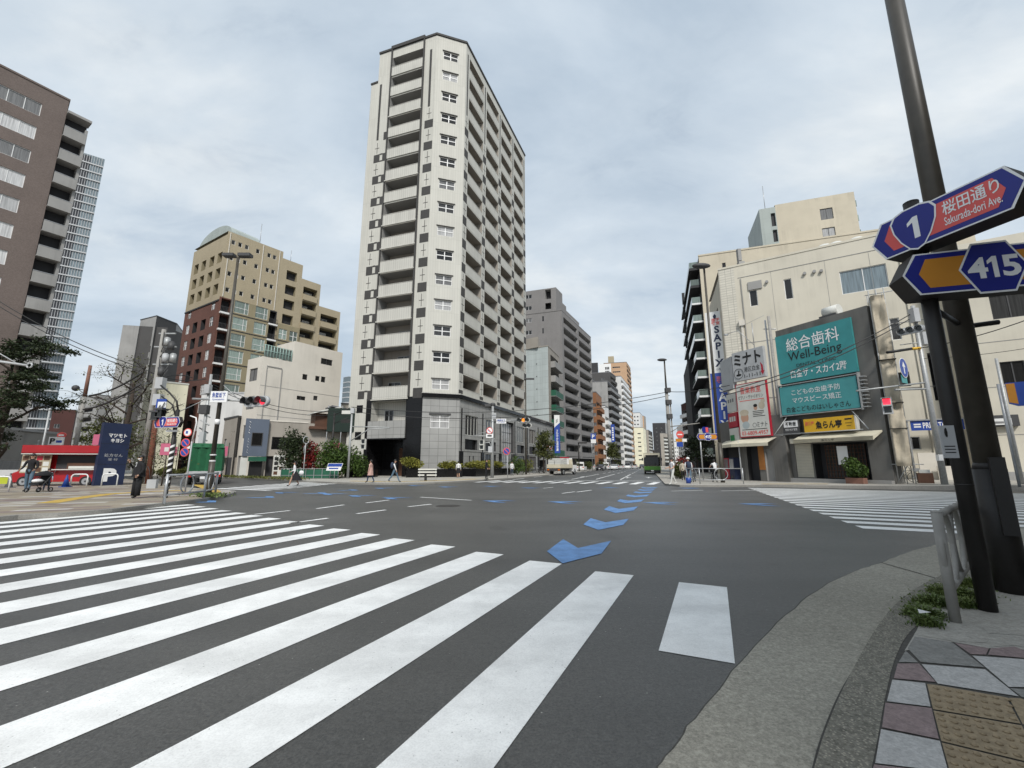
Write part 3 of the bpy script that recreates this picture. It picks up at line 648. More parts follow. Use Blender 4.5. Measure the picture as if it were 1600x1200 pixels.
for px, m in (([(338, 664), (490, 688), (622, 790), (362, 768), (308, 712)], 2), ([(500, 690), (640, 712), (628, 738), (566, 736)], 1), ([(366, 777), (624, 798), (762, 908), (432, 856)], 0),
              ([(572, 742), (783, 757), (850, 870), (722, 870)], 0), ([(300, 722), (352, 770), (272, 768)], 2), ([(268, 774), (354, 774), (424, 850), (252, 834)], 1),
              ([(246, 840), (380, 854), (402, 950), (224, 928)], 0), ([(218, 934), (406, 956), (436, 1082), (204, 1034)], 1), ([(200, 1042), (440, 1090), (474, 1215), (176, 1180)], 0),
              ([(172, 1186), (474, 1220), (500, 1320), (140, 1280)], 1), ([(648, 712), (745, 705), (790, 722), (790, 752), (636, 738)], 1), ([(726, 874), (800, 882), (830, 915), (776, 912)], 2),
              ([(388, 858), (428, 862), (710, 912), (770, 1020), (412, 960)], 4), ([(414, 966), (774, 1027), (860, 1190), (446, 1090)], 4), ([(448, 1097), (862, 1197), (900, 1330), (485, 1230)], 4),
              ([(722, 914), (768, 916), (1000, 990), (1050, 1060), (778, 1022)], 4), ([(782, 1030), (1060, 1080), (1150, 1230), (866, 1190)], 4),
              ([(335, 655), (345, 640), (500, 612), (645, 660), (632, 690), (490, 682)], 3), ([(655, 655), (783, 665), (860, 690), (860, 720), (745, 700), (650, 706)], 3),
              ([(535, 570), (640, 520), (760, 500), (900, 510), (1000, 650), (790, 660), (640, 650)], 3), ([(830, 762), (1100, 770), (1200, 880), (870, 872)], 0)): tile(px, m)
for px in ([(296, 722), (345, 640), (420, 470), (530, 425), (900, 400), (1150, 500), (1150, 735), (640, 712), (490, 686)],): tile(px, 3, ZP+.001)
for px in ([(765, 330), (850, 330), (900, 430), (775, 410)],): tile(px, 5)
struct('paving_tiles', k)
# blister studs of the tactile slabs
k = MB('tactile_tan')
def studs(px, nu, nv):
    q = [G(1300+x/2.61, 740+y/2.61, ZP+.003) for x, y in px]
    for i in range(nu):
        for j in range(nv):
            u, v = (i+.5)/nu, (j+.5)/nv; p = q[0].lerp(q[1], u).lerp(q[3].lerp(q[2], u), v); k.ball(p, .015, .015, .0105, 0, 10, 3, 0)
studs([(400, 862), (740, 915), (770, 1020), (412, 960)], 7, 4); studs([(414, 966), (774, 1027), (860, 1190), (446, 1090)], 7, 5); studs([(448, 1097), (862, 1197), (900, 1330), (485, 1230)], 7, 4); studs([(782, 1030), (1060, 1080), (1150, 1230), (866, 1190)], 5, 4)
struct('tactile_studs', k)
# the slope of paving behind the rail, right of the near poles
k = MB('pave_pattern'); k.sheet([tuple(G(*p, ZP+.001)) for p in ((1600, 905), (1560, 912), (1640, 880), (1900, 850), (2400, 830), (2600, 1000), (1700, 1000))]); struct('pavement', k)
# left corner pavement
def slab(pts, z, top, kerbm='kerb_stone', w=.18, name='pavement'):
    p2 = [Vector(p[:2]) for p in pts]; n = len(p2)
    if sum(p2[i].x*p2[(i+1) % n].y-p2[(i+1) % n].x*p2[i].y for i in range(n)) < 0: p2 = p2[::-1]
    ins = []
    for i in range(n):
        a, b, c = p2[i-1], p2[i], p2[(i+1) % n]; t = ((b-a).normalized()+(c-b).normalized()).normalized(); ins.append(b+Vector((-t.y, t.x))*w)
    k = MB(kerbm)
    for i in range(n):
        a, b, c, e = p2[i], p2[(i+1) % n], ins[(i+1) % n], ins[i]
        k.face([(*a, 0), (*b, 0), (*b, z), (*a, z)]); k.face([(*a, z), (*b, z), (*c, z), (*e, z)])
    struct('kerb', k); k = MB(top); k.face([(*q, z-.003) for q in ins]); struct(name, k)
ZL = .12
lk = smooth([G(*p, ZL) for p in ((-260, 840), (0, 807), (90, 802), (175, 795), (255, 786), (300, 781), (336, 776), (362, 771), (369, 768), (362, 765.5), (340, 764), (300, 762))], 4)
slab(lk+[Vector((-60, 62, 0)), Vector((-120, 80, 0)), Vector((-110, 10, 0)), Vector((-40, -10, 0))], ZL, 'pave_pattern')
k = MB('yellow_tactile'); dotted(k, [G(*p, ZL) for p in ((75, 786), (110, 780), (170, 772), (230, 768), (290, 766))], .6, ZL+.004, 0)
k.sheet([tuple(G(*p, ZL+.005)) for p in ((300, 757), (325, 758), (346, 768), (338, 771), (318, 764))]); struct('tactile_paving', k)
# corner in front of the tower, and up the left side of the avenue
ck = smooth([G(*p, ZL) for p in ((395, 745.6), (440, 748.8), (520, 753.2), (600, 754.8), (680, 753.6), (740, 750.2), (772, 748.3), (800, 746.4), (835, 743.6), (870, 740.4))], 3)
a = ck[-1]; ck += [Vector((a.x+.31*60, a.y+60, 0)), Vector((a.x+.31*420, a.y+420, 0))]
slab([Vector((-130, 72, 0))]+ck+[Vector((60, 500, 0)), Vector((-130, 260, 0))], ZL, 'pave_concrete')
k = MB('yellow_tactile'); dotted(k, [G(*p, ZL) for p in ((548, 751.5), (600, 752.6), (650, 752), (700, 750.6), (745, 748.6))], .6, ZL+.004, 0)
dotted(k, [G(*p, ZL) for p in ((690, 747.5), (760, 747.3))], .35, ZL+.004, 0); struct('tactile_paving', k)
# right-hand corner across the cross street, rising to the right
rk = [G(1039, 755.6, ZL), G(1062, 757.6, ZL), G(1100, 757.8, ZL), G(1180, 757.6, ZL), Vector((21.9, 25.3, .2)), Vector((28.2, 24, .3)), Vector((60, 20, .6))]
a = rk[0]; up = [Vector((a.x+.31*400, a.y+400, ZL)), Vector((a.x+.31*60, a.y+60, ZL))]
k = MB('kerb_stone', 'pave_concrete')
for p, q in zip(up+rk, (up+rk)[1:]): k.face([(p.x, p.y, 0), (p.x, p.y, p.z), (q.x, q.y, q.z), (q.x, q.y, 0)], 0)
struct('kerb', k)
k = MB('pave_concrete'); bk = [Vector((80, 48, .6)), Vector((44, 44, .35)), Vector((40, 52, ZL)), Vector((44, 75, ZL)), Vector((230, 480, ZL))]
for tri in ((rk[0], rk[1], bk[2]), (rk[1], rk[2], bk[2]), (rk[2], rk[3], bk[2]), (rk[3], rk[4], bk[1]), (rk[3], bk[1], bk[2]), (rk[4], rk[5], bk[1]), (rk[5], rk[6], bk[0]), (rk[5], bk[0], bk[1]), (rk[0], bk[2], bk[3]), (rk[0], bk[3], up[1]), (up[1], bk[3], bk[4]), (up[1], bk[4], up[0])):
    k.sheet([tuple(v) for v in tri], 0)
struct('pavement', k)
k = MB('yellow_tactile')
for a, b in (((1192, 756.3), (1260, 756.3)), ((1262, 756.2), (1295, 756.2))):
    p, q = G(*a, .18), G(*b, .2); t = unit(p, q); n = Vector((-t.y, t.x, 0))*.4; k.face([tuple(p+Vector((0, 0, .0))), tuple(q), tuple(q+n), tuple(p+n)])
struct('tactile_paving', k)
# ------------------------------------------------------------------ the checkered tower
tA, tB, tC, tE, tD = (-9.87, 47.0), (-6.1, 48.2), (2.35, 69.6), (-18.2, 49.75), (-8, 76)
FH, ZF, ZR = 3.136, 8.9, 57.0
tw = thing('apartment_tower', 'tall white checkered apartment tower with angled corner and grey stone base', 'apartment tower', (*tA, 0))
tb = MB('tower_white', 'tower_dark')
dl, dc, dr = unit(tE, tA), unit(tA, tB), unit(tB, tC); Ll, Lc, Lr = length(tE, tA), length(tA, tB), length(tB, tC)
fl = [(ZF+FH*i, ZF+FH*(i+1)) for i in range(15)]
# chamfer with the cross windows
wins(tw, tb, tA, dc, Lc, ZF, ZR, [(Lc*.48, ZF+.82+FH*i, 1.95, 1.2, 'cross', 'glass_curtain' if i % 3 == 0 else 'glass', 'white_paint') for i in range(15)])
for i in range(15): tb.wbox(tA, dc, Lc*.48-1.1, Lc*.48+1.1, ZF+2.03+FH*i, ZF+2.12+FH*i, 0, .09, 1)
# left face: checkered pier, balcony bay, checkered pier
b0, b1 = 2.15, 6.85
balconies(tw, tb, tE, dl, Ll, ZF, ZR, [(b0, b1)], fl, 0, 'tower_parapet', 1.25, 1.8, .28, 'mid_concrete', 'taupe_wall', .12)  # soffit and back toned down: recess shade put into their colour
for x in (b0-.22, b1+.02): tb.wbox(tE, dl, x, x+.2, ZF, ZR+.3, .0, .16, 1)
tb.wbox(tE, dl, b0-.22, b1+.22, ZR+.02, ZR+.5, -.1, .2, 1)
for i in range(0, 15): 
    if i % 3 == 0 or i < 8: tb.wbox(tE, dl, b0-.1, b1+.1, ZF+FH*i-.26, ZF+FH*i-.14, .13, .22, 0)
def checker(P, d, u0, u1, n0, n1, phase=0):
    for i in range(n0, n1):
        z = ZF+FH*i; tb.wbox(P, d, u0, u1, z-.2, z+.95, .0, .018, 1); c = (u0+u1)/2
        if u1-u0 > .5:
            tb.wbox(P, d, c-.03, c+.03, z+1.15, z+2.7, 0, .016, 1)
            tb.wbox(P, d, c-.32, c-.03, z+1.86, z+1.93, 0, .015, 1); tb.wbox(P, d, c+.03, c+.32, z+1.86, z+1.93, 0, .015, 1)
checker(tE, dl, b1+.62, Ll-.1, 0, 12); checker(tE, dl, .1, 1.0, 0, 11); checker(tE, dl, 1.42, 1.9, 0, 12)
for i in range(11):
    z = ZF+FH*i; tb.wbox(tE, dl, 1.02, 1.4, z+.8, z+1.0, 0, .02, 1); tb.wbox(tE, dl, 1.02, 1.4, z-.2, z-.02, 0, .02, 1)
tb.wbox(tE, dl, b1+1.0, b1+1.3, ZF+FH*12-.2, ZR-2.0, 0, .03, 1); tb.wbox(tE, dl, .35, .65, ZF+FH*11, ZR-5, 0, .03, 1)
# right face: four balcony bays between five piers
pw = 1.05; bw = (Lr-5*pw)/4; bays = [(pw+i*(pw+bw), pw+i*(pw+bw)+bw) for i in range(4)]
balconies(tw, tb, tB, dr, Lr, ZF, ZR, bays, fl, 0, 'tower_parapet', 1.2, 2.1, .26, 'taupe_wall', 'grey_wall', .02)  # darker soffit and back colours paint extra shade into the balcony recesses
for k in range(5):
    u0 = k*(pw+bw); checker(tB, dr, u0+.04, u0+pw-.04, 0, 12); tb.wbox(tB, dr, u0+.4, u0+.65, ZF+FH*12-.2, ZR-1.2, 0, .02, 1)
for P, d, L in ((tE, dl, Ll), (tA, dc, Lc), (tB, dr, Lr)): tb.wbox(P, d, -.05, L+.05, ZR+.004, ZR+.3, -.2, .12, 1)
for a, b in ((tC, tD), (tD, (-19.6, 54)), ((-19.6, 54), tE)): wall(tb, a, unit(a, b), length(a, b), 0, ZR, (), 0)
# stepped lower shoulder at the left edge
q = MB('tower_white', 'tower_dark'); P = (-18.9, 50.6); q.prism([(-18.21, 49.9), (-19.3, 50.3), (-19.7, 53.6), (-18.3, 54)], 0, ZR-4.2, 0); q.wbox((-19.3, 50.3), unit((-19.3, 50.3), (-18.21, 49.9)), -.05, 1.2, ZR-4.4, ZR-4.15, 0, .1, 1); q.build('shoulder', tw)
tb.build('wall', tw)
r = MB('roof_grey'); r.prism([tE, tA, tB, tC, tD, (-19.6, 54)], ZR-.05, ZR+.02); r.build('roof', tw)
# podium: chamfer, long right wing, black granite entrance on the left
po = MB('podium_stone', 'black_granite', 'tower_parapet', 'dark_grey')
ZPod = 8.75; o = .3
cA, cB = at(tA, dc, -.05, 0, o), at(tA, dc, Lc+.1, 0, o); LpW = 37.5
wins(tw, po, cA, dc, length(cA, cB), 0, ZPod, [(1.95, 5.35, 2.1, 1.45, 'cross', 'glass_curtain', 'white_paint')])
po.wbox(cA, dc, .75, 3.15, 6.86, 7.0, 0, .1, 3)
cr = tuple(cB[:2]); cells = []; openings = []
us = [3.1+5.55*i for i in range(6)]
pw_ = []
for i, u in enumerate(us):
    if i == 2: openings.append((u-2.0, u+2.6, .3, 7.4, .5, 3, None)); continue
    pw_.append((u, 4.75, 3.2, 2.35, 'mull', 'glass_dark', 'off_white')); openings.append((u-1.6, u+1.6, 3.1, 4.3, .3, 3, 1))
    if i in (1, 3, 4): pw_.append((u, .4, 3.4, 2.3, 'mull', 'glass', 'dark_grey'))
    elif i == 5: openings.append((u-1.8, u+1.8, .12, 2.2, 1.2, 3, 1))
    else: openings.append((u-.55, u-.25, .5, 2.4, .2, 3, 1)); openings.append((u+.4, u+.7, .5, 2.4, .2, 3, 1))
wins(tw, po, cr, dr, LpW, 0, ZPod, pw_, 0, openings, reveal=3)
u = us[2]; window(tw, cr, dr, u+.3, .3, 4.5, 7.0, 'mull', 'glass_curtain', 'dark_grey', .4)
for i in range(7):                                   # black base columns and slim downpipes
    uu = .15+5.55*i; po.wbox(cr, dr, uu, uu+.75, 0, 2.85, .0, .14, 1); po.wbox(cr, dr, uu+.3, uu+.42, 2.9, 7.7, 0, .10, 1)
for P, d, L in ((cA, dc, length(cA, cB)), (cr, dr, LpW)):
    po.wbox(P, d, -.1, L+.1, ZPod+.004, ZPod+.42, -.4, .22, 1); po.wbox(P, d, -.1, L+.1, ZPod+.43, ZPod+.55, -.4, .12, 2)
    po.wbox(P, d, 0, L, 2.9, 3.02, 0, .05, 0) if P is cr else None
    
e2 = along(cr, dr, LpW); bk = (e2[0]-9, e2[1]+4); wall(po, e2, unit(e2, bk), length(e2, bk), 0, ZPod, (), 0)
po.face([(*cr, ZPod), (*e2, ZPod), (*bk, ZPod), (tC[0]-6, tC[1]+4, ZPod), (*tC, ZPod)], 2)
# left: black granite with a deep entrance and a grey balcony box over it
Pl = at(tE, dl, 0, 0, .02); sl = MB('black_granite', 'tower_white', 'podium_stone', 'tower_parapet', 'brown_wood')
wall(sl, tE, dl, Ll, 0, ZF, [(b0-.3, b1-.35, .1, 4.3, 3.0, 0, 0), (b0-.05, b1-.2, 4.9, ZF-.35, 1.4, 3, 3)], 0)
sl.wbox(tE, dl, .0, b0-.75, 0, ZF, 0, .03, 1)
for i in range(3): sl.wbox(tE, dl, .1, .95, ZF-1.6-3.1*i, ZF-.7-3.1*i, .035, .05, 0)
sl.wbox(tE, dl, b0-.25, b1-.1, 4.3, 6.25, .05, .22, 2); sl.wbox(tE, dl, b0-.25, b1-.1, 4.15, 4.295, -.3, .3, 0)
sl.wbox(tE, dl, 4.2, 5.6, .1, 3.3, -2.98, -2.9, 4)
sl.build('entrance_wall', tw); window(tw, tE, dl, 3.6, 5.9, 1.2, 1.75, 'slide', 'glass_dark', 'light_grey', 1.36)
po.build('podium', tw)

# ------------------------------------------------------------------ brown brick block at the far left
bp = V(35, 540, 44); P = (bp.x, 44.0); P = (-52.75, 44.0)
d = Vector((.535, .845)).normalized(); L = 32; P0_ = along(P, d, -L)
t, mb = shell('apartment_block', 'dark brown brick apartment block with long window bands and stacked side balconies', [P0_, P, (-75, 62), (-90, 40)], 44.0, 'brown_brick', 1, 'brown_brick')
ws = []
for i in range(14):
    for u in (L-5.1, L-12.6, L-20): ws.append((u, 1.0+3.03*i, 6.3, 1.6, 'band', 'glass_pale', 'white_paint'))
wins(t, mb, P0_, d, L, 0, 44.0, ws)
mb.build('wall', t)
# balcony stack beyond the corner, set back
Pb = at(P, d, .02, 0, -1.1)
bl = MB('mid_concrete', 'charcoal_wall')
wall(bl, Pb, d, 2.0, 0, 42.6, (), 1); bl.wbox(Pb, d, 1.75, 2.0, 0, 41.4, 0, 1.0, 0); bl.wbox(Pb, d, 0, 2.1, 42.3, 42.6, 0, 1.5, 0)
bl.build('side_wall', t)
for i in range(13):
    b = MB('mid_concrete', 'steel'); z = 2.9+3.03*i
    b.wbox(Pb, d, 0, 1.9, z, z+.18, 0, 1.45); b.wbox(Pb, d, 0, 1.9, z+.18, z+1.25, 1.36, 1.45); b.wbox(Pb, d, 1.81, 1.9, z+.18, z+1.25, 0, 1.355); b.wbox(Pb, d, .0, 1.9, z+1.3, z+1.35, 1.38, 1.43, 1)
    b.build('balcony', t)
# far glass tower behind it
Yg = 150; pr = V(150, 250, Yg); P = (pr.x-52, Yg-24); d = unit(P, (pr.x-8, Yg+14)); Q = along(P, d, 60)
Hh = V(125, 207, Yg).z
gt = thing('glass_tower', 'slender blue glass high-rise with white floor slabs behind the brown block', 'high-rise', (*P, 0))
Pg = (V(20, 500, Yg).x-4, Yg-3); d1_ = unit(Pg, (V(100, 500, Yg).x, Yg)); e1 = (V(122, 330, Yg).x+2, Yg+2); 
g1 = MB('glass_blue', 'light_grey', 'car_dark')
A_ = (V(30, 500, Yg).x, Yg-6); B_ = (V(74, 500, Yg).x, Yg); C_ = (V(96, 500, Yg).x, Yg+4)
da, db = unit(A_, B_), unit(B_, C_); La, Lb = length(A_, B_), length(B_, C_)
wall(g1, A_, da, La, 0, Hh, (), 0); wall(g1, B_, db, Lb, 0, Hh-9, (), 0); g1.face([(*A_, Hh), (*B_, Hh), (B_[0]-30, Yg+25, Hh), (A_[0]-30, Yg+25, Hh)], 1)
wall(g1, B_, unit(B_, (B_[0]-24, Yg+20)), 20, Hh-10, Hh, (), 1); wall(g1, C_, unit(C_, (C_[0]-34, Yg+26)), 26, 0, Hh-9, (), 1); g1.face([(*B_, Hh-9), (*C_, Hh-9), (C_[0]-34, Yg+26, Hh-9), (B_[0]-34, Yg+26, Hh-9)], 1)
g1.build('curtain_wall', gt)
nf = int(Hh/3.4)
for i in range(nf):
    s_ = MB('light_grey', 'car_dark'); z = 3.4*i
    s_.wbox(A_, da, 0, La, z, z+.45, 0, .5); 
    if z < Hh-10: s_.wbox(B_, db, 0, Lb, z, z+.45, .02, .45 if z > 45 else 2.4)
    if z < Hh-10: s_.wbox(B_, db, .3, 2.6, z+.5, z+3.3, -.05, .12, 1)
    s_.wbox(A_, da, La-2.2, La-.4, z+.5, z+3.3, -.05, .12, 1)
    s_.build('floor_slab', gt)
mu = MB('light_grey')
for k in range(12): mu.wbox(A_, da, La*k/12, La*k/12+.12, 0, Hh, .01, .2)
for k in range(9): mu.wbox(B_, db, Lb*k/9, Lb*k/9+.12, 0, Hh-9, .01, .2)
mu.build('mullions', gt)

# ------------------------------------------------------------------ ochre terraced apartments with a red-brown lower half
P = (-50.5, 70.0); dR = unit((0, 0), (.607, .795)); dL = unit((-.852, .524), (0, 0)); LL = 12.8; PL = along(P, -dL, LL)
ZT = 42.3; t = thing('terraced_apartments', 'ochre and red-brown tiled apartment block stepping down in terraces', 'apartment block', (*P, 0))
mb = MB('ochre_tile', 'red_brown_tile', 'charcoal_wall', 'olive_wall'); fh = 3.0; cols = [2.0, 4.9, 8.0, 10.9]
ops = []; lo = []
for i in range(14):
    z = .9+fh*i
    for k, c in enumerate(cols):
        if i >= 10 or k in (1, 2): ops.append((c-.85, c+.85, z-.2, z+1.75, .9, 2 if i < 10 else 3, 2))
        else: lo.append((c, z, 1.35, 1.75, 'cross', 'glass_curtain', 'white_paint'))
        if i in (10, 9): pass
zs = 29.2
wins(t, mb, PL, dL, LL, 0, zs, lo, 1, [o_ for o_ in ops if o_[3] < zs]); wall(mb, PL, dL, LL, zs, ZT-2.0, [o_ for o_ in ops if zs < o_[2] and o_[3] < ZT-2.0], 0)
wall(mb, PL, dL, LL, ZT-2.0, ZT-.6, (), 0); mb.wbox(PL, dL, 0, LL, zs+.0, zs+.25, 0, .12, 2)
# rounded roof gable over the left face
arc = [(LL/2-math.cos(math.pi*i/16)*LL*.5, ZT-.6+math.sin(math.pi*i/16)**.8*3.3) for i in range(17)]
g_ = MB('green_grey_panel'); g_.plate(PL, dL, arc, -.6, 0, 5.0); g_.build('barrel_roof', t)
# right face upper part (ochre, small windows)
small = []
for i in range(10, 14):
    z = 1.1+fh*i
    for u in (1.0, 2.1, 3.2, 5.1, 7.1, 8.1): small.append((u, z, .62, .85, 'plain', 'glass_dark', 'white_paint'))
wins(t, mb, P, dR, 9.6, zs+.8, ZT, small, 0); wall(mb, along(P, dR, 9.6), dR, 4.0, 0, ZT-1.3, [(1.0, 3.0, 1+fh*i, 2.9+fh*i, .8, 3, 2) for i in range(4, 13)], 0)
wall(mb, along(P, dR, 9.6), Vector((-dR.y, dR.x)), 3, ZT-1.3, ZT, (), 0)
# steps
steps = [(13.6, 17.6, 38.2), (17.6, 22.4, 33.6)]
for a, b, zt in steps:
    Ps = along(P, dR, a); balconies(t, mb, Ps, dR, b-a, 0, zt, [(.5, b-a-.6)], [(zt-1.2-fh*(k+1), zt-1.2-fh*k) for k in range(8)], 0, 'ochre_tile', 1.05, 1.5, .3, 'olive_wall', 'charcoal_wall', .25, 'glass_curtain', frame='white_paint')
    wall(mb, along(P, dR, b), Vector((-dR.y, dR.x)), 12, 0, zt, (), 0); mb.face([(*along(P, dR, a), zt), (*along(P, dR, b), zt), (*along(along(P, dR, b), Vector((-dR.y, dR.x)), 12), zt), (*along(along(P, dR, a), Vector((-dR.y, dR.x)), 12), zt)], 3)
mb.face([(*P, ZT), (*along(P, dR, 9.6), ZT), (*along(along(P, dR, 9.6), dL, -12), ZT), (*along(PL, dR, 9.6), ZT), (*PL, ZT)], 3)
# lower right face: projecting olive bays with large white-framed windows
big = []
for i in range(1, 10):
    z = .75+fh*i; big += [(1.55, z, 2.3, 2.2, 'big', 'glass_green', 'white_paint'), (4.9, z, 2.1, 2.2, 'big', 'glass_green', 'white_paint')]
Pq = along(at(P, dR, 1.9, 0, .35), dR, 0)[:2]
wins(t, mb, Pq, dR, 6.3, 0, zs+.8, big, 3); mb.face([(*Pq, zs+.8), (*along(Pq, dR, 6.3), zs+.8), (*along(P, dR, 8.2), zs+.8), (*along(P, dR, 1.9), zs+.8)], 3)
wall(mb, along(Pq, dR, 6.3), Vector((-dR.y, dR.x)), 1, 0, zs+.8, (), 3)
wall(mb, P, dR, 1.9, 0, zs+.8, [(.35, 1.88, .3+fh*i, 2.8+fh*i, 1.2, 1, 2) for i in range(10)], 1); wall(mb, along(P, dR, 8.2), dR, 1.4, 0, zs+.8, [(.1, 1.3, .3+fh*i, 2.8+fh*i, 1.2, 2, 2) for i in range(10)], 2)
for i in range(1, 10):
    mb.wbox(Pq, dR, -.02, 6.32, .35+fh*i, .5+fh*i, 0, .06, 2)
    for u0, u1 in ((.2, 1.95), (8.1, 9.7)):
        b = MB('white_paint', 'dark_grey'); z = fh*i; b.wbox(P, dR, u0, u1, z, z+.3, -.5, .55)
        for k in range(9): x = u0+(u1-u0-.04)*k/8; b.wbox(P, dR, x, x+.035, z+.3, z+1.2, .48, .51, 1)
        b.wbox(P, dR, u0, u1, z+1.2, z+1.25, .46, .53, 1); b.build('balcony', t)
Pz = along(P, dR, 9.7); big2 = [(u, .75+fh*i, 1.5, 2.0, 'cross', 'glass_green', 'white_paint') for i in range(1, 9) for u in (1.1, 3.1)]
Pz = at(Pz, dR, 0, 0, .5)[:2]; wins(t, mb, Pz, dR, 4.2, 0, zs-1.5, big2, 3); mb.face([(*Pz, zs-1.5), (*along(Pz, dR, 4.2), zs-1.5), (*at(Pz, dR, 4.2, 0, -.5)[:2], zs-1.5), (*at(Pz, dR, 0, 0, -.5)[:2], zs-1.5)], 3)
for i in range(1, 9): mb.wbox(Pz, dR, -.02, 4.22, .35+fh*i, .5+fh*i, 0, .06, 2)
wall(mb, along(Pz, dR, 4.2), Vector((-dR.y, dR.x)), 1, 0, zs-1.5, (), 3); wall(mb, Pz, -Vector((-dR.y, dR.x)), .01, 0, 1, (), 3)
for u in (.35, 5.9, 8.9): mb.wbox(P, dR, u, u+.12, zs+.9, ZT-.2, .01, .12, 'cream_wall')
mb.build('wall', t)
a_ = MB('steel'); q = along(P, dR, 5); a_.tube([(q[0]-1, q[1]+2, ZT), (q[0]-1, q[1]+2, ZT+5)], .05, 6); q = along(P, dR, 11.5); a_.tube([(q[0]-1, q[1]+1, ZT-1.3), (q[0]-1, q[1]+1, ZT+1.6)], .04, 6); a_.build('antenna', t)

# ------------------------------------------------------------------ pale four-storey building in front of it
P = (-28.7, 48.0); dR = unit((0, 0), (.536, .844)); dL = unit((-.844, .536), (0, 0)); LL = 3.3; PL = along(P, -dL, LL); LRt = 10.4
t = thing('office_building', 'pale four-storey building with plain side wall and glass roof terrace rail', 'office building', (*P, 0)); mb = MB('cream_wall', 'mid_concrete')
wins(t, mb, PL, dL, LL, 0, 13.7, [(1.55, .9+3.3*i+.15, 1.75, 1.5, 'slide', 'glass_curtain', 'dark_grey') for i in range(1, 4)], 0, [(.3, 2.3, .1, 2.4, .3, 1, 1)])
lst = []
for px0, py0, px1, py1, st in ((502, 559, 519, 572, 'slide'), (473, 584, 480, 594, 'plain'), (493, 587, 499, 596, 'plain'), (502, 588, 508, 598, 'plain'), (464, 618, 477, 626, 'slide'), (490, 618, 496, 626, 'plain')):
    s0, z1 = hit(P, dR, px0, py0); s1, z0 = hit(P, dR, px1, py1); lst.append(((s0+s1)/2, z0, s1-s0, z1-z0, st, 'glass_dark', 'dark_grey'))
wins(t, mb, P, dR, 3.6, 0, 13.7, [w for w in lst if w[0] < 3.4]); 
P2 = along(P, dR, 3.6); wins(t, mb, P2, dR, LRt-3.6, 0, 16.4, [(w[0]-3.6, *w[1:]) for w in lst if w[0] > 3.8])
nR = Vector((-dR.y, dR.x)); nB = nR*4
wall(mb, (P2[0]+nB.x, P2[1]+nB.y), -nR, 4, 13.7, 16.4, (), 0); e = along(P, dR, LRt); wall(mb, e, nR, 6, 0, 16.4, (), 0)
mb.face([(*P, 13.7), (*P2, 13.7), (P2[0]+nB.x, P2[1]+nB.y, 13.7), (*PL, 13.7)], 1); mb.face([(*P2, 16.4), (*e, 16.4), (e[0]+nB.x, e[1]+nB.y, 16.4), (P2[0]+nB.x, P2[1]+nB.y, 16.4)], 1)
for z in (6.9, 10.3): mb.wbox(P, dR, .02, LRt, z, z+.04, .0, .02, 1)
mb.wbox(P, dR, .55, .6, .5, 12.6, .01, .07, 1); mb.wbox(P, dR, 2.3, 2.38, 4.2, 12.6, .01, .08, 1); mb.wbox(P, dR, .55, 2.3, 12.62, 12.7, .01, .08, 1)
mb.build('wall', t)
rl = MB('rail_green', 'glass_green')
for k in range(10): q = at(P, dR, .2+.36*k, 13.7, -.15); rl.tube([q, q+Vector((0, 0, 1.5))], .04, 6)
for z in (14.5, 15.15): rl.tube([at(PL, dL, .8, z, -.15), at(P, dR, .2, z, -.15), at(P, dR, 3.5, z, -.15)], .035, 6)
rl.plate(P, dR, [(.2, 13.85), (3.5, 13.85), (3.5, 15.1), (.2, 15.1)], -.2, 1, .02); rl.build('terrace_rail', t)
ac = MB('off_white', 'dark_grey'); 
for u in (3.0,): ac.wbox(P, dR, u-.35, u+.3, 13.72, 14.6, -1.6, -1.0); ac.disc(at(P, dR, u, 14.2, -.99), (dR.y, -dR.x, 0), .28, .02, 16, 1)
ac.build('air_conditioner', t)
# low beige two-storey shop range with a blue-grey shop sign and a roof shed
P = (-26.2, 46.2); s1, _ = 0, 0; dR = unit((0, 0), (.80, .60)); t = thing('shop_row', 'low beige two-storey shop with a brown timber roof shed', 'shop building', (*P, 0)); Lq = 10.8
mb = MB('taupe_wall', 'charcoal_wall', 'cream_wall'); 
wins(t, mb, P, dR, Lq, 0, 6.0, [(2.1, 3.0, 3.3, 1.35, 'band', 'glass_dark', 'dark_grey')], 0, [(.1, .75, .1, 2.3, .3, 1, 1)])
e = along(P, dR, Lq); nR = Vector((-dR.y, dR.x)); wall(mb, e, nR, 5, 0, 6.0, (), 0); wall(mb, along(P, nR, 5), -nR, 5, 0, 6.0, (), 0)
mb.wbox(P, dR, 4.6, Lq, 0, 2.25, .0, .06, 2); mb.wbox(P, dR, 0, 3.9, 6.0, 6.15, -.1, .06, 2)
mb.build('wall', t); r = MB('roof_grey', 'brown_wood', 'terracotta', 'off_white')
r.face([(*P, 6.0), (*e, 6.0), (e[0]+nR.x*5, e[1]+nR.y*5, 6.0), (P[0]+nR.x*5, P[1]+nR.y*5, 6.0)], 0)
r.wbox(P, dR, 4.0, Lq+.4, 5.35, 5.65, .0, .8, 1); r.build('roof', t)
sh = MB('brown_wood', 'terracotta', 'roof_grey'); sh.wbox(P, dR, 4.6, 6.6, 5.7, 7.2, -2.2, .1, 0); sh.wbox(P, dR, 6.62, 9.8, 5.7, 7.6, -2.2, -.3, 1)
sh.plate(P, dR, [(4.2, 7.1), (7.2, 7.95), (7.2, 8.1), (4.2, 7.25)], .8, 'off_white', 3.2); sh.plate(P, dR, [(6.2, 8.05), (10.4, 7.45), (10.4, 7.6), (6.2, 8.2)], .6, 2, 3.2); sh.build('roof_shed', t)
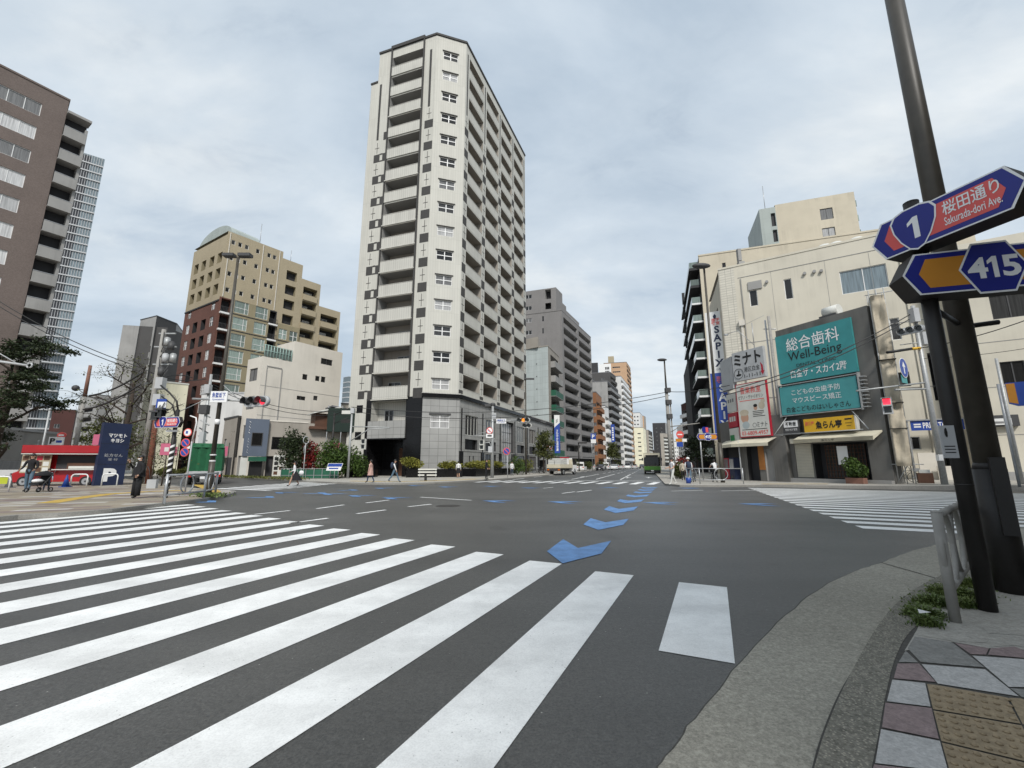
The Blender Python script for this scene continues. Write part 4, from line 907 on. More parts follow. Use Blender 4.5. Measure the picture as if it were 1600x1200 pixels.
for u in (8.1, 9.1):
    ac = MB('off_white', 'dark_grey'); ac.wbox(P, dR, u-.38, u+.38, 5.68, 6.35+.15*(u > 9), .15, .45); ac.disc(at(P, dR, u-.08, 6.02, .455), (dR.y, -dR.x, 0), .24, .02, 16, 1); ac.build('air_conditioner', t)
# shop sign: tall blue-grey panel with lettering
sg = thing('shop_sign', 'tall blue-grey shop panel with white brush lettering and a window', 'shop sign', (*at(P, dR, -2.0, 2.2, .2),))
Ps = at(P, dR, -2.15, 0, .45)[:2]; q = MB('slate_panel', 'mid_grey'); q.wbox(Ps, dR, 0, 2.15, 2.25, 6.15, -.25, 0, 0); q.build('board', sg)
window(sg, Ps, dR, 1.15, 3.35, 1.0, 1.35, 'plain', 'glass_dark', 'dark_grey', -.02)
k = MB('sign_white')
for i in range(11):                                   # loose brush strokes down the left of the panel
    z = 5.85-.28*i-(.35 if i > 4 else 0); k.tube([at(Ps, dR, .32+.05*(i % 2), z, .01), at(Ps, dR, .42, z-.08, .012), at(Ps, dR, .36+.14*((i+1) % 2), z-.17, .01)], .022 if i < 5 else .012, 5)
k.build('brush_strokes', sg)
cv = MB('green_screen', 'black'); cv.wbox(Ps, dR, .55, 2.15, 1.75, 2.2, -.05, .35, 0); cv.wbox(Ps, dR, .7, 1.9, .12, 1.74, -.3, -.2, 1); cv.wbox(Ps, dR, -.1, .5, .12, 2.2, -.3, -.15, 'off_white'); cv.build('doorway', sg)
mp = thing('menu_board', 'white board of square food pictures leaning beside the shop entrance', 'menu board', (*at(P, dR, .9, .12, .3),)); q = MB('off_white', 'ink', 'sign_pink', 'brown_wood')
q.wbox(P, dR, .75, 2.35, .2, 2.4, .25, .32, 0)
for i in range(3):
    for j in range(4):
        if random.random() < .85: q.wbox(P, dR, .85+.5*i, 1.22+.5*i, .35+.5*j, .7+.5*j, .32, .33, random.choice((1, 1, 3)))
q.build('board', mp)
# small dark house with a rooftop, and a white panelled block left of the pale building
Y = 49; a, b, c = V(352, 650, 52), V(372, 650, Y), V(386, 650, 51.5)
t, mb = shell('grey_house', 'small grey cube building with two slit windows and porch lamps', [(a.x, 52), (b.x, Y), (c.x, 52.5), (c.x-6, 57)], V(372, 652, Y).z, 'taupe_wall', 2, 'dark_grey')
d = unit(a, b); L = length(a, b); zt = V(372, 652, Y).z; wins(t, mb, (a.x, 52), d, L, 0, zt, [(L*.68, 3.2, .25, 2.0, 'plain', 'glass_dark', 'dark_grey'), (L*.85, 3.2, .25, 2.0, 'plain', 'glass_dark', 'dark_grey'), (L*.25, 3.0, .9, 1.4, 'plain', 'glass', 'dark_grey')], 0, [(.3, L-.4, .1, 2.2, .8, 0, None)])
d = unit(b, c); wall(mb, (b.x, Y), d, length(b, c)+1, 0, zt, [(.4, 1.6, .1, 2.2, .8, mb.mat('charcoal_wall'), 1)], mb.mat('dark_wall')); mb.build('wall', t)
Y = 55; a, b = V(312, 640, Y), V(385, 640, Y-.5); zt = V(350, 616, Y).z
t, mb = shell('white_house', 'plain white panel building behind the grey cube building', [(a.x, Y), (b.x, Y-.5), (b.x-3, Y+7), (a.x-3, Y+7)], zt, 'white_wall', 0, 'light_grey'); mb.build('wall', t)
# pale yellow house and grey slab far behind the poles, left
Y = 66; a, b, c = V(229, 600, Y+1), V(250, 600, Y), V(268, 600, Y+1.5); zt = V(250, 597, Y).z
t, mb = shell('yellow_house', 'pale yellow four-storey house with small shuttered windows', [(a.x-1, Y+2), (b.x, Y), (c.x+2, Y+2.5), (b.x-6, Y+9)], zt, 'pale_yellow_wall', 2, 'off_white')
d = unit((a.x-1, Y+2), (b.x, Y)); L = length((a.x-1, Y+2), (b.x, Y)); wins(t, mb, (a.x-1, Y+2), d, L, 0, zt, [(L*.45, 1.2+3.3*i, .9, 1.5, 'slide', 'glass_dark', 'mid_grey') for i in range(4)]); d = unit(b, (c.x+2, Y+2.5)); wall(mb, (b.x, Y), d, length(b, (c.x+2, Y+2.5)), 0, zt, (), 0); mb.build('wall', t)
Y = 100; a, b, c, e = V(203, 600, Y+3), V(228, 600, Y), V(262, 600, Y+6), V(282, 600, Y+5); zt = V(215, 494, Y).z
t, mb = shell('grey_slab_block', 'grey ten-storey slab block with balconies and a dark stair core', [(a.x, Y+3), (b.x, Y), (c.x, Y+6), (b.x-6, Y+18)], zt, 'mid_concrete', 2, 'dark_grey')
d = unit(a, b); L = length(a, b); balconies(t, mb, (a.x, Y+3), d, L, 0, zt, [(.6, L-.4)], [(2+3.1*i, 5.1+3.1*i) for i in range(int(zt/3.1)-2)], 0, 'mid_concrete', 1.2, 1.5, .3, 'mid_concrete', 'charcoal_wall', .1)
d = unit(b, c); wall(mb, (b.x, Y), d, length(b, c), 0, zt, (), mb.mat('dark_wall'))
mb.prism([(c.x-7, Y-1), (c.x+2, Y+1), (c.x+2, Y+9), (c.x-7, Y+9)], 0, zt-2.6, mb.mat('dark_wall')); mb.wbox((c.x-7, Y-1), unit((c.x-7, Y-1), (c.x+2, Y+1)), 0, 3.4, 0, zt-2.7, .02, .3, 0); mb.build('wall', t)
Y = 130; a, b, c = V(112, 690, Y), V(142, 690, Y-6), V(166, 690, Y+2); zt = V(140, 622, Y).z
t, mb = shell('low_apartments', 'distant low apartment block with horizontal dark balcony bands', [(a.x, Y), (b.x, Y-6), (c.x+6, Y+4), (b.x, Y+20)], zt, 'mid_concrete', 2, 'mid_grey')
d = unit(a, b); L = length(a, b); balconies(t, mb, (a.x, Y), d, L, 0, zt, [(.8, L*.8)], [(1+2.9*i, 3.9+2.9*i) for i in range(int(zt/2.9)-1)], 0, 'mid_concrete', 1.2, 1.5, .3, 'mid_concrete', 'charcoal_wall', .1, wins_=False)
d = unit(b, (c.x+6, Y+4)); wall(mb, (b.x, Y-6), d, length(b, (c.x+6, Y+4)), 0, zt, (), 0); mb.build('wall', t)
Y = 150; a, b = V(86, 690, Y), V(110, 690, Y+2); zt = V(100, 640, Y).z
t, mb = shell('maroon_house', 'dark maroon building behind the tree at the left', [(a.x-3, Y), (b.x, Y+2), (b.x-12, Y+15), (a.x-16, Y+15)], zt, 'maroon_wall', 1, 'dark_grey'); d = unit((a.x-3, Y), (b.x, Y+2)); L = length((a.x-3, Y), (b.x, Y+2)); wins(t, mb, (a.x-3, Y), d, L, 0, zt, [(2+3.2*k, 2+3*i, 1.6, 1.4, 'slide', 'glass_dark') for k in range(int(L/3.2)-1) for i in range(int(zt/3)-1)]); mb.build('wall', t)
Y = 34; a, b = V(-30, 700, Y), V(22, 700, Y+3); zt = V(0, 668, Y).z
t, mb = shell('garage_block', 'low grey concrete garage behind the parked car', [(a.x, Y), (b.x, Y+3), (b.x-3, Y+9), (a.x-3, Y+9)], zt, 'mid_concrete', 0, 'light_grey'); mb.build('wall', t)
# far bluish tower seen in the gap left of the checkered tower
Y = 330; a, b, c = V(533, 640, Y), V(541, 640, Y-4), V(558, 640, Y); zt = V(545, 590, Y).z
t, mb = shell('blue_glass_tower', 'distant bluish glass tower in the gap beside the checkered tower', [(a.x, Y), (b.x, Y-4), (c.x, Y), (b.x, Y+20)], zt, 'glass_teal', 0, 'light_grey'); mb.mats[0] = 'glass_blue'
for i in range(int(zt/4)): mb.wbox((a.x, Y), unit((a.x, Y), (b.x, Y-4)), 0, length((a.x, Y), (b.x, Y-4)), 4*i, 4*i+.7, 0, .25, 'light_grey'); mb.wbox((b.x, Y-4), unit(b.xy+Vector((0, 0)), (c.x, Y)) if False else unit((b.x, Y-4), (c.x, Y)), 0, length((b.x, Y-4), (c.x, Y)), 4*i, 4*i+.7, 0, .25, 'light_grey')
mb.build('wall', t)
Y = 62; a, b = V(528, 700, Y), V(552, 700, Y+4); zt = V(535, 600, Y).z
t, mb = shell('narrow_house', 'narrow beige house squeezed beside the checkered tower', [(a.x, Y), (b.x+1, Y+1), (b.x+1, Y+9), (a.x, Y+9)], zt-3, 'cream_wall', 1, 'mid_grey'); d = unit((a.x, Y), (b.x+1, Y+1)); L = length((a.x, Y), (b.x+1, Y+1)); wins(t, mb, (a.x, Y), d, L, 0, zt-3, [(.9, 2+3*i, .9, 1.2, 'slide', 'glass_dark') for i in range(int(zt/3)-2)]); mb.build('wall', t)
# dark green netted structure between the shed and the tower
Y = 49; a, b = V(511, 660, Y), V(556, 660, Y+1); t = thing('netted_scaffold', 'black-green netted structure beside the tower entrance', 'scaffold', (a.x, Y, 0)); q = MB('charcoal_wall', 'net_green', 'steel')
d = unit((a.x, Y), (b.x, Y+1)); L = length((a.x, Y), (b.x, Y+1)); z0, z1 = V(530, 674, Y).z, V(530, 637, Y).z; q.wbox((a.x, Y), d, 0, L, z0, z1, -2, 0, 1); q.build('net', t); q = MB('steel')
for u in (.05, L*.5, L-.05):
    for o_ in (-.1, -1.9): p_ = at((a.x, Y), d, u, 0, o_); q.tube([p_, p_+Vector((0, 0, z1+.3))], .05, 6)
q.build('frame', t)

# unseen corner block added behind the camera to shade the near right of the crossing
P = (2.2, -13.9); d = unit((0, 0), (.79, .61)); e = along(P, d, 34); bk = Vector((d.y, -d.x))
t, mb = shell('shading_block', 'pale corner block added unseen behind the viewpoint to shade the near crossing', [e, P, (P[0]+bk.x*14, P[1]+bk.y*14), (e[0]+bk.x*14, e[1]+bk.y*14)], 21, 'taupe_wall', 1)
wins(t, mb, e, -d, 34, 0, 21, [(2.5+3.6*i, 1+3.2*j, 1.8, 1.5, 'slide', 'glass') for i in range(9) for j in range(6)]); mb.build('wall', t)
# ------------------------------------------------------------------ left side of the avenue, going away
def streetblock(name, label, px0, px1, px2, Y0, Y1, pyt, fm, sm, fspec=None, sspec=None, group=None, fh=3.0, pm='off_white', par=1.1, bal=.35, glass='glass', roofm='roof_grey', zstart=3.4, proud=.25, depth=1.3, rail=None):
    """front px0..px1 at depth Y0, avenue side px1..px2 running back to depth Y1, top at photograph row pyt"""
    zt = V(px1, pyt, Y0).z; w = V(px1, 690, Y0).x-V(px0, 690, Y0).x
    a = (V(px0, 690, Y0+.25*w).x, Y0+.25*w); b = (V(px1, 690, Y0).x, Y0); c = (V(px2, 690, Y1).x, Y1); e = (c[0]-max(6, w), Y1+2)
    t, mb = shell(name, label, [a, b, c, e], zt, fm, 2, roofm, .3, 'building', group)
    d = unit(a, b); L = length(a, b); n = int((zt-zstart-.6)/fh)
    if fspec == 'win': wins(t, mb, a, d, L, 0, zt, [(u*L, zstart+.9+fh*i, 1.2 if L > 4 else .8, 1.1, 'slide', glass) for u in ((.3, .7) if L < 12 else (.2, .5, .8)) for i in range(n)])
    elif fspec == 'mid': wins(t, mb, a, d, L, 0, zt, [(L*.55, zstart+.9+fh*i, L*.34, .8, 'band', 'glass_dark') for i in range(n)])
    else: wall(mb, a, d, L, 0, zt)
    d = unit(b, c); L = length(b, c); s_ = mb.mat(sm)
    if sspec == 'balc':
        k = max(1, int(round(L/9))); cols = [(bal+i*(L-bal)/k, (i+1)*(L-bal)/k) for i in range(k)]
        balconies(t, mb, b, d, L, 0, zt, cols, [(zstart+fh*i, zstart+fh*(i+1)) for i in range(n)], s_, pm, par, depth, .28, 'mid_concrete', sm, proud, 'glass_dark', extra=[(.4, L-.4, .1, zstart-.6, 1.0, s_, mb.mat('charcoal_wall'))], rail=rail)
    elif sspec == 'win': wins(t, mb, b, d, L, 0, zt, [(L*(i+.5)/max(1, int(L/3.5)), zstart+.8+fh*j, 1.5, 1.3, 'slide', glass) for i in range(max(1, int(L/3.5))) for j in range(n)], s_)
    else: wall(mb, b, d, L, 0, zt, (), s_)
    mb.build('wall', t); return t, a, b, c, zt
# pale panel walk-up with green screened balconies
Yp = 84; zt = V(850, 541, Yp).z; a, b = (V(818, 600, Yp+3).x-1, Yp+3.5), (V(857, 600, Yp).x, Yp); c = (V(872, 600, Yp+9).x+.3, Yp+9)
t, mb = shell('walk_up_block', 'pale panel-faced eight-storey block with green balcony screens on its street side', [a, b, c, (c[0]-9, Yp+12)], zt, 'panel_wall', 2, 'taupe_wall')
d = unit(a, b); L = length(a, b); wall(mb, a, d, L, 0, zt); 
for i in range(7): mb.disc(at(a, d, L*.62, 6+2.6*i, .02), (d.y, -d.x, 0), .12, .06, 8, mb.mat('dark_grey'))
d = unit(b, c); L = length(b, c); ops = [(2.0, L-.7, 3.2+3*i, 5.8+3*i, 1.4, mb.mat('mid_concrete'), mb.mat('taupe_wall')) for i in range(int(zt/3)-1)]; wall(mb, b, d, L, 0, zt, ops, mb.mat('taupe_wall'))
mb.prism([(a[0]+.2, a[1]), (b[0]-2.0, b[1]+.6), (b[0]-1, b[1]+6), (a[0]+1, a[1]+6)], zt, zt+2.2, mb.mat('taupe_wall')); mb.build('wall', t)
for i in range(int(zt/3)-1):
    q = MB('green_screen' if i < 5 else 'mid_concrete', 'mid_concrete'); q.wbox(b, d, 1.95, L-.65, 3.1+3*i, 4.3+3*i, .9, 1.0); q.wbox(b, d, 1.95, L-.65, 3.0+3*i, 3.1+3*i, -.1, 1.0, 1); q.wbox(b, d, 1.95, 2.03, 3.1+3*i, 4.3+3*i, 0, .895); q.build('balcony', t)
    window(t, b, d, L*.5, 3.25+3*i, 1.8, 2.0, 'slide', 'glass_dark', 'light_grey', 1.36)
# long grey balcony block
Yg = 105; zt = V(880, 485, Yg).z; P = (V(880, 600, Yg).x, Yg); e = (V(925.5, 600, 129).x, 129); d = unit(P, e); L = length(P, e); a = (V(815, 600, 108).x-2, 109.5); df = unit(a, P); Lf = length(a, P)
zf = V(861, 450, 106).z; t, mb = shell('grey_apartments', 'long grey tiled apartment block with stepped top and deep dark balconies', [a, P, e, (e[0]-14, 134)], zt, 'grey_wall', 2, 'grey_wall')
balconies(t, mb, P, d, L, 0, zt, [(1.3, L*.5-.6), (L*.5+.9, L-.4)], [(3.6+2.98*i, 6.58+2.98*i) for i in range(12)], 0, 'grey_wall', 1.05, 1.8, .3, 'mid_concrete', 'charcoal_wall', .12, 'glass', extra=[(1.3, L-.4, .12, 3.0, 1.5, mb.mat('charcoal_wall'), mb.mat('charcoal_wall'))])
ws = []
for py in (464, 482, 501, 520): s, z = hit(a, df, 826, py); ws.append((s, z-.5, 1.7, 1.1, 'slide', 'glass', 'white_paint'))
for py in (498, 517): s, z = hit(a, df, 848.5, py); ws.append((s, z-.7, .45, 1.4, 'plain', 'glass_dark', 'dark_grey'))
wins(t, mb, a, df, Lf, 0, zt, [w for w in ws if w[1]+w[3] < zt]); 
s0, _ = hit(a, df, 861, 470); s1 = hit(a, df, 852, 470)[0]
zc = hit(a, df, 860, 450)[1]
Pu = at(P, d, .2, zt, -1.2)[:2]
wins(t, mb, a, df, Lf-1.4, zt+.01, zc, [w for w in ws if w[1] > zt+.3], 0, [(s1, min(s0, Lf-1.6), zt+.8, zt+2.5, 1.5, mb.mat('charcoal_wall'), mb.mat('charcoal_wall')), (s1, min(s0, Lf-1.6), zt+3.6, zc-.3, 1.5, mb.mat('mid_concrete'), mb.mat('charcoal_wall'))])
pe = along(a, df, Lf-1.4); wall(mb, pe, d, 8, zt, zc-2.6, (), 0); wall(mb, along(pe, d, 0), d, 5, zc-2.6, zc, (), 0); mb.face([(*a, zc), (*pe, zc), (*along(pe, d, 5), zc), (*along(a, d, 5), zc)], 0)
wall(mb, along(P, d, 2.6), d, L*.5-1, zt+.3, zt+1.2, (), 0)
mb.build('wall', t)
streetblock('brown_brick_block', 'narrow orange-brown brick block with round-edged balconies beside the grey apartments', 925, 934, 942.5, 134, 146, 613, 'orange_brick', 'orange_brick', 'win', 'balc', pm='orange_brick', par=1.2, proud=.9, depth=1.0)
streetblock('white_block', 'narrow white walk-up with jutting white balconies', 940, 947, 953, 150, 158, 634, 'white_wall', 'white_wall', None, 'balc', pm='white_paint', par=1.2, proud=1.0, depth=.8)
streetblock('black_and_grey_block', 'block with a blank pale end wall and black balcony side', 920, 953, 969.5, 168, 190, 596, 'mid_concrete', 'charcoal_wall', None, 'balc', pm='mid_grey', proud=1.3, depth=.8)
streetblock('dark_grey_block', 'dark grey block rising behind the black balcony side', 918, 958, 967, 196, 206, 582, 'dark_wall', 'dark_wall', 'win', 'balc', pm='dark_wall', proud=.6)
t, a, b, c, zt = streetblock('billboard_block', 'distant block carrying a white rooftop billboard', 922, 956, 962, 214, 222, 590, 'taupe_wall', 'taupe_wall', 'win', None)
sgn = thing('rooftop_billboard', 'white rooftop billboard with two dark rows of lettering above the dark grey block', 'billboard', (*b, zt)); d = unit(a, b); L = length(a, b); q = MB('white_paint', 'steel'); z0, z1 = V(945, 588, 213).z, V(945, 568, 213).z
u0, u1 = hit(a, d, 936, 580)[0], hit(a, d, 955, 580)[0]; q.wbox(a, d, u0, u1, z0, z1, .3, .6, 0); q.build('board', sgn); q = MB('charcoal_wall'); q.wbox(a, d, u0-4, u0-.5, zt, z1+1, -1.5, .25, 0); q.build('frame', sgn)
k = MB('ink'); uw, zw_ = u1-u0, z1-z0
for i in range(3):
    for j in range(2): k.wbox(a, d, u0+uw*(.52+.12*i), u0+uw*(.61+.12*i), z0+zw_*(.25+.3*j), z0+zw_*(.45+.3*j), .6, .63)
k.build('dark_rows', sgn)
streetblock('white_balcony_tower', 'slim white tower with stacked white glass balconies', 966, 975, 987, 205, 232, 588, 'white_wall', 'white_wall', None, 'balc', pm='white_paint', proud=.9)
t, a, b, c, zt = streetblock('orange_tower', 'tall salmon-orange apartment tower with a yellow stair head', 948, 985, 991, 262, 280, 566, 'orange_tower', 'orange_tower', 'mid', 'balc', pm='orange_tower')
q = MB('ochre_tile'); d = unit(a, b); u0, u1 = hit(a, d, 950, 560)[0], hit(a, d, 959, 560)[0]; q.wbox(a, d, u0, u1, zt, zt+4.5, -5, -.2); q.build('stair_head', t)
for i in range(18):
    pass
streetblock('chequer_block', 'far white and dark chequered tower beyond the white balcony tower', 990, 1002, 1006, 330, 350, 645, 'white_wall', 'white_wall', 'win', 'win', glass='glass_dark')
streetblock('cream_office', 'far cream office block with a row of dark windows', 991, 1006, 1010, 300, 322, 668, 'pale_yellow_wall', 'pale_yellow_wall', 'mid', 'win')
streetblock('pink_brown_block', 'far thin pink-brown tower behind the cream office', 1001, 1008, 1011, 380, 390, 650, 'orange_tower', 'taupe_wall', None, 'win')
streetblock('far_grey_block', 'far grey-brown block with balconies where the avenue bends', 1006, 1014, 1020, 400, 430, 672, 'taupe_wall', 'dark_wall', None, 'balc')
streetblock('far_low_shops', 'far low pinkish shop building at the end of the left row', 1010, 1021, 1024, 440, 460, 704, 'orange_tower', 'taupe_wall', 'win', None)
streetblock('navy_glass_tower', 'far dark navy office tower closing the view of the avenue', 1021, 1041, 1047, 420, 440, 661, 'charcoal_wall', 'mid_concrete', 'win', None, glass='glass_dark', fh=4)
streetblock('striped_balcony_block', 'far brown-grey apartment block with pale horizontal balconies', 1032, 1037, 1053, 360, 374, 677, 'taupe_wall', 'taupe_wall', None, 'balc', pm='off_white', proud=.6)
streetblock('far_pale_block', 'far pale block behind the utility pole', 1052, 1060, 1066, 330, 345, 690, 'white_wall', 'mid_concrete', 'win', 'win')
# ------------------------------------------------------------------ right side of the avenue
Y = 150; a, b = V(1069, 700, Y+12), V(1086, 700, Y); zt = V(1075, 626, Y).z
t, mb = shell('maroon_balcony_block', 'maroon apartment block with stacked white balconies on the right of the avenue', [(a.x, Y+12), (b.x, Y), (b.x+12, Y+3), (a.x+12, Y+16)], zt, 'maroon_wall', 1, 'maroon_wall')
d = unit((a.x, Y+12), (b.x, Y)); L = length((a.x, Y+12), (b.x, Y)); balconies(t, mb, (a.x, Y+12), d, L, 0, zt, [(.8, L-1.2)], [(3.5+3*i, 6.5+3*i) for i in range(int(zt/3)-1)], 0, 'white_paint', 1.1, 1.2, .3, 'mid_concrete', 'maroon_wall', 1.0); mb.build('wall', t)
Y = 200; a, b = V(1060, 700, Y+14), V(1072, 700, Y); zt = V(1065, 664, Y).z
t, mb = shell('far_white_shops', 'far white shop building beyond the maroon balconies', [(a.x, Y+14), (b.x, Y), (b.x+12, Y+3), (a.x+12, Y+16)], zt, 'white_wall', 1); d = unit((a.x, Y+14), (b.x, Y)); L = length((a.x, Y+14), (b.x, Y)); wins(t, mb, (a.x, Y+14), d, L, 0, zt, [(L*(k+.5)/4, 3+3*i, 2, 1.4, 'slide', 'glass') for k in range(4) for i in range(int(zt/3)-1)]); mb.build('wall', t)
# tall beige block with black glass balconies on the avenue and a penthouse
P = (30.0, 64.0); dF = unit((0, 0), (.945, -.327)); zr = 34.3; Lf = 34
dS = Vector((.32, .947)).normalized(); Ls = 26; S0 = along(P, dS, Ls)
t = thing('balcony_office_block', 'tall beige block with black-edged glass balconies and a higher rooftop storey', 'building', (*P, 0)); mb = MB('beige_wall', 'charcoal_wall', 'green_grey_panel', 'mid_concrete')
s0, z1 = hit(P, dF, 1128, 411); s1, z0 = hit(P, dF, 1135, 425); wins(t, mb, P, dF, Lf, 0, zr, [((s0+s1)/2, z0, s1-s0, z1-z0, 'plain', 'glass', 'dark_grey')], 0)
wall(mb, S0, -dS, Ls, 0, zr, (), 1)
for i in range(11):
    b = MB('charcoal_wall', 'glass_green', 'white_paint'); z = 2.6+2.98*i; w = Ls-.5
    b.wbox(S0, -dS, 0, w, z, z+.28, 0, 1.5, 2 if i < 9 else 0); b.wbox(S0, -dS, 0, w, z-.12, z-.003, 0, 1.55, 0); b.wbox(S0, -dS, .0, w, z+.3, z+1.25, 1.42, 1.46, 1); b.wbox(S0, -dS, w-.05, w, z+.3, z+1.25, .2, 1.41, 1)
    b.wbox(S0, -dS, 8.6, 8.8, z+.29, z+2.7, .02, 1.7, 0); b.build('balcony', t)
mb.face([(*P, zr), (*along(P, dF, Lf), zr), (*along(along(P, dF, Lf), dS, 20), zr), (*along(P, dS, 20), zr)], 3); mb.wbox(P, dF, -.05, Lf, zr, zr+.25, -.3, .08, 0)
zp = 41.0; u0 = 11.4; u1 = 21.6; pw_ = []
for px0, py0, px1, py1 in ((1280.5, 327, 1303, 341), (1284, 357, 1307, 372)):
    s0, z1 = hit(P, dF, px0, py0); s1, z0 = hit(P, dF, px1, py1); pw_.append(((s0+s1)/2-u0, z0, s1-s0, z1-z0, 'slide', 'glass_curtain', 'dark_grey'))
wins(t, mb, along(P, dF, u0), dF, u1-u0, zr+.26, zp, pw_, 0)
sp = along(P, dF, 9.2); wall(mb, sp, dF, u0-9.2, zr, zp-.3, [(1.5, 2.1, zr+.6, zr+2.6, .3, 2, 1), (1.5, 2.1, zr+3.2, zr+5.4, .3, 2, 1)], 2); sq = along(sp, dS, 9); wall(mb, sq, -dS, 9, zr, zp-.3, (), 2)
mb.face([(*sp, zp-.3), (*along(P, dF, u0), zp-.3), (*along(along(P, dF, u0), dS, 9), zp-.3), (*sq, zp-.3)], 3); mb.face([(*along(P, dF, u0), zp), (*along(P, dF, u1), zp), (*along(along(P, dF, u1), dS, 9), zp), (*along(along(P, dF, u0), dS, 9), zp)], 3)
e = along(P, dF, u1); wall(mb, e, dS, 9, zr, zp, (), 0); wall(mb, along(P, dF, Lf), dS, 20, 0, zr, (), 0)
mb.build('wall', t)
q = MB('steel'); p = at(P, dF, 10.3, zp-.3, -1); q.tube([p, p+Vector((0, 0, 4.5))], .045, 6); q.build('antenna', t)
for i in range(3):
    b = MB('glass_green'); b.wbox(P, dF, u1, u1+.9, zr+.5+2.4*i, zr+1.5+2.4*i, -2, -1.9); b.build('balcony_panel', t)
b = MB('charcoal_wall'); b.prism([along(S0, dS, 2), along(S0, -dS, -2), along(P, dS, 6), along(at(P, dS, 6, 0, 0), Vector((-dF.x, -dF.y)), 2)], 0, 3, 0) if False else None
q = MB('charcoal_wall'); Pc = at(S0, -dS, Ls-9, 0, 1.7); q.wbox(S0, -dS, 0, 15, 0, 20, .05, 1.95, 0); q.build('black_stair_core', t)
# warm beige front building: tiled edge strip, few windows
P = (21.6, 42.0); dF = unit((0, 0), (.842, -.539)); zr = 21.4; Lf = 15.9
t = thing('beige_office', 'warm beige six-storey building with a tiled edge strip, above the corner shops', 'building', (*P, 0)); mb = MB('warm_wall', 'tile_strip', 'mid_concrete', 'dark_grey')
lst = []
for px0, py0, px1, py1, st, gm, fr in ((1170, 454, 1185, 477, 'plain', 'glass', 'white_paint'), (1224, 437, 1240, 466, 'plain', 'glass_dark', 'white_paint'), (1311, 425, 1390, 448, 'band', 'glass_blue', 'white_paint'), (1389, 498, 1410, 530, 'plain', 'glass_dark', 'white_paint'), (1411, 683, 1440, 702, 'slide', 'glass_dark', 'light_grey')):
    s0, z1 = hit(P, dF, px0, py0); s1, z0 = hit(P, dF, px1, py1); lst.append(((s0+s1)/2, z0, s1-s0, z1-z0, st, gm, fr))
ex = []
for px0, py0, px1, py1, dep in ((1448, 552, 1475, 625, 2.0), (1392, 583, 1424, 603, .5), (1466, 690, 1500, 750, 4)):
    s0, z1 = hit(P, dF, px0, py0); s1, z0 = hit(P, dF, px1, py1); ex.append((s0, min(s1, Lf-.1), max(z0, .2), z1, dep, 2, 3))
ts = hit(P, dF, 1151, 470)[0]
wins(t, mb, along(P, dF, ts), dF, Lf-ts, 0, zr, [(w[0]-ts, *w[1:]) for w in lst], 0, [(o_[0]-ts, o_[1]-ts, *o_[2:]) for o_ in ex]); wall(mb, P, dF, ts, 0, zr, (), 1)
s0, z1 = hit(P, dF, 1168, 442); s1, z0 = hit(P, dF, 1191, 450); mb.wbox(P, dF, s0, s1, z0, z1, .0, .12, 2)
for px, py in ((1198, 441), (1257, 428), (1272, 425), (1283, 424)): s, z = hit(P, dF, px, py); mb.disc(at(P, dF, s, z, .1), (dF.y, -dF.x, 0), .14, .25, 10, 2)
wall(mb, along(P, dS, 9), -dS, 9, 0, zr-.8, [(1.0, 6.5, 3.2+3.2*i, 5.4+3.2*i, .4, 2, 3) for i in range(5)], 0)
mb.wbox(P, dF, -.03, Lf, zr+.004, zr+.2, -.4, .05, 0); mb.wbox(P, dF, ts+.3, Lf, zr-1.3, zr-1.25, 0, .03, 2); mb.wbox(P, dF, ts, Lf, 13.2, 13.26, 0, .02, 2)
for u in (4.6, 8.9, 12.1): mb.wbox(P, dF, u, u+.025, 5, zr-1.35, 0, .015, 2)
mb.wbox(P, dF, 14.05, 14.15, .3, zr-1.4, .02, .12, 0); mb.wbox(P, dF, 1.95, 2.02, 12, zr-1.4, .02, .1, 2)
for u, z in ((6.6, 11.6), (10.6, 13.6), (12.3, 15.6)): mb.wbox(P, dF, u, u+.22, z, z+.22, .0, .14, 2); mb.wbox(P, dF, ts, Lf, 7.6, 7.66, 0, .02, 2)
mb.face([(*P, zr-.1), (*along(P, dF, Lf), zr-.1), (*along(along(P, dF, Lf), dS, 12), zr-.1), (*along(P, dS, 9), zr-.1)], 2)
wall(mb, along(P, dF, Lf), dS, 12, 0, zr, (), 0)
for px, py in ((1291, 391), (1310, 387), (1343, 381)): s, z = hit(P, dF, px, py); mb.ball(at(P, dF, s, zr+.1, -1.2), .8, .8, .7, mb.mat('off_white'), 12, 5, 0)
mb.build('wall', t)
for k, (px, py) in enumerate(((1155, 405), )):
    s, z = hit(P, dF, px, py); q = MB('mid_concrete', 'steel'); p = at(P, dF, s, zr, -.3); q.tube([p, p+Vector((0, 0, .9))], .05, 6, 1); q.box(p+Vector((0, 0, 1.3)), (.35, .35, 1.3)); q.box(p+Vector((.1, 0, .3)), (.6, .4, .5)); q.build('roof_antenna', t)
for s in (hit(P, dF, 1163, 540)[0],):
    q = MB('cream_wall'); q.wbox(P, dF, s-.1, s+.1, 5, 15.0, .0, .22); q.wbox(P, dF, s-.25, s+.25, 15.0, 15.6, 0, .35); q.build('duct', t)
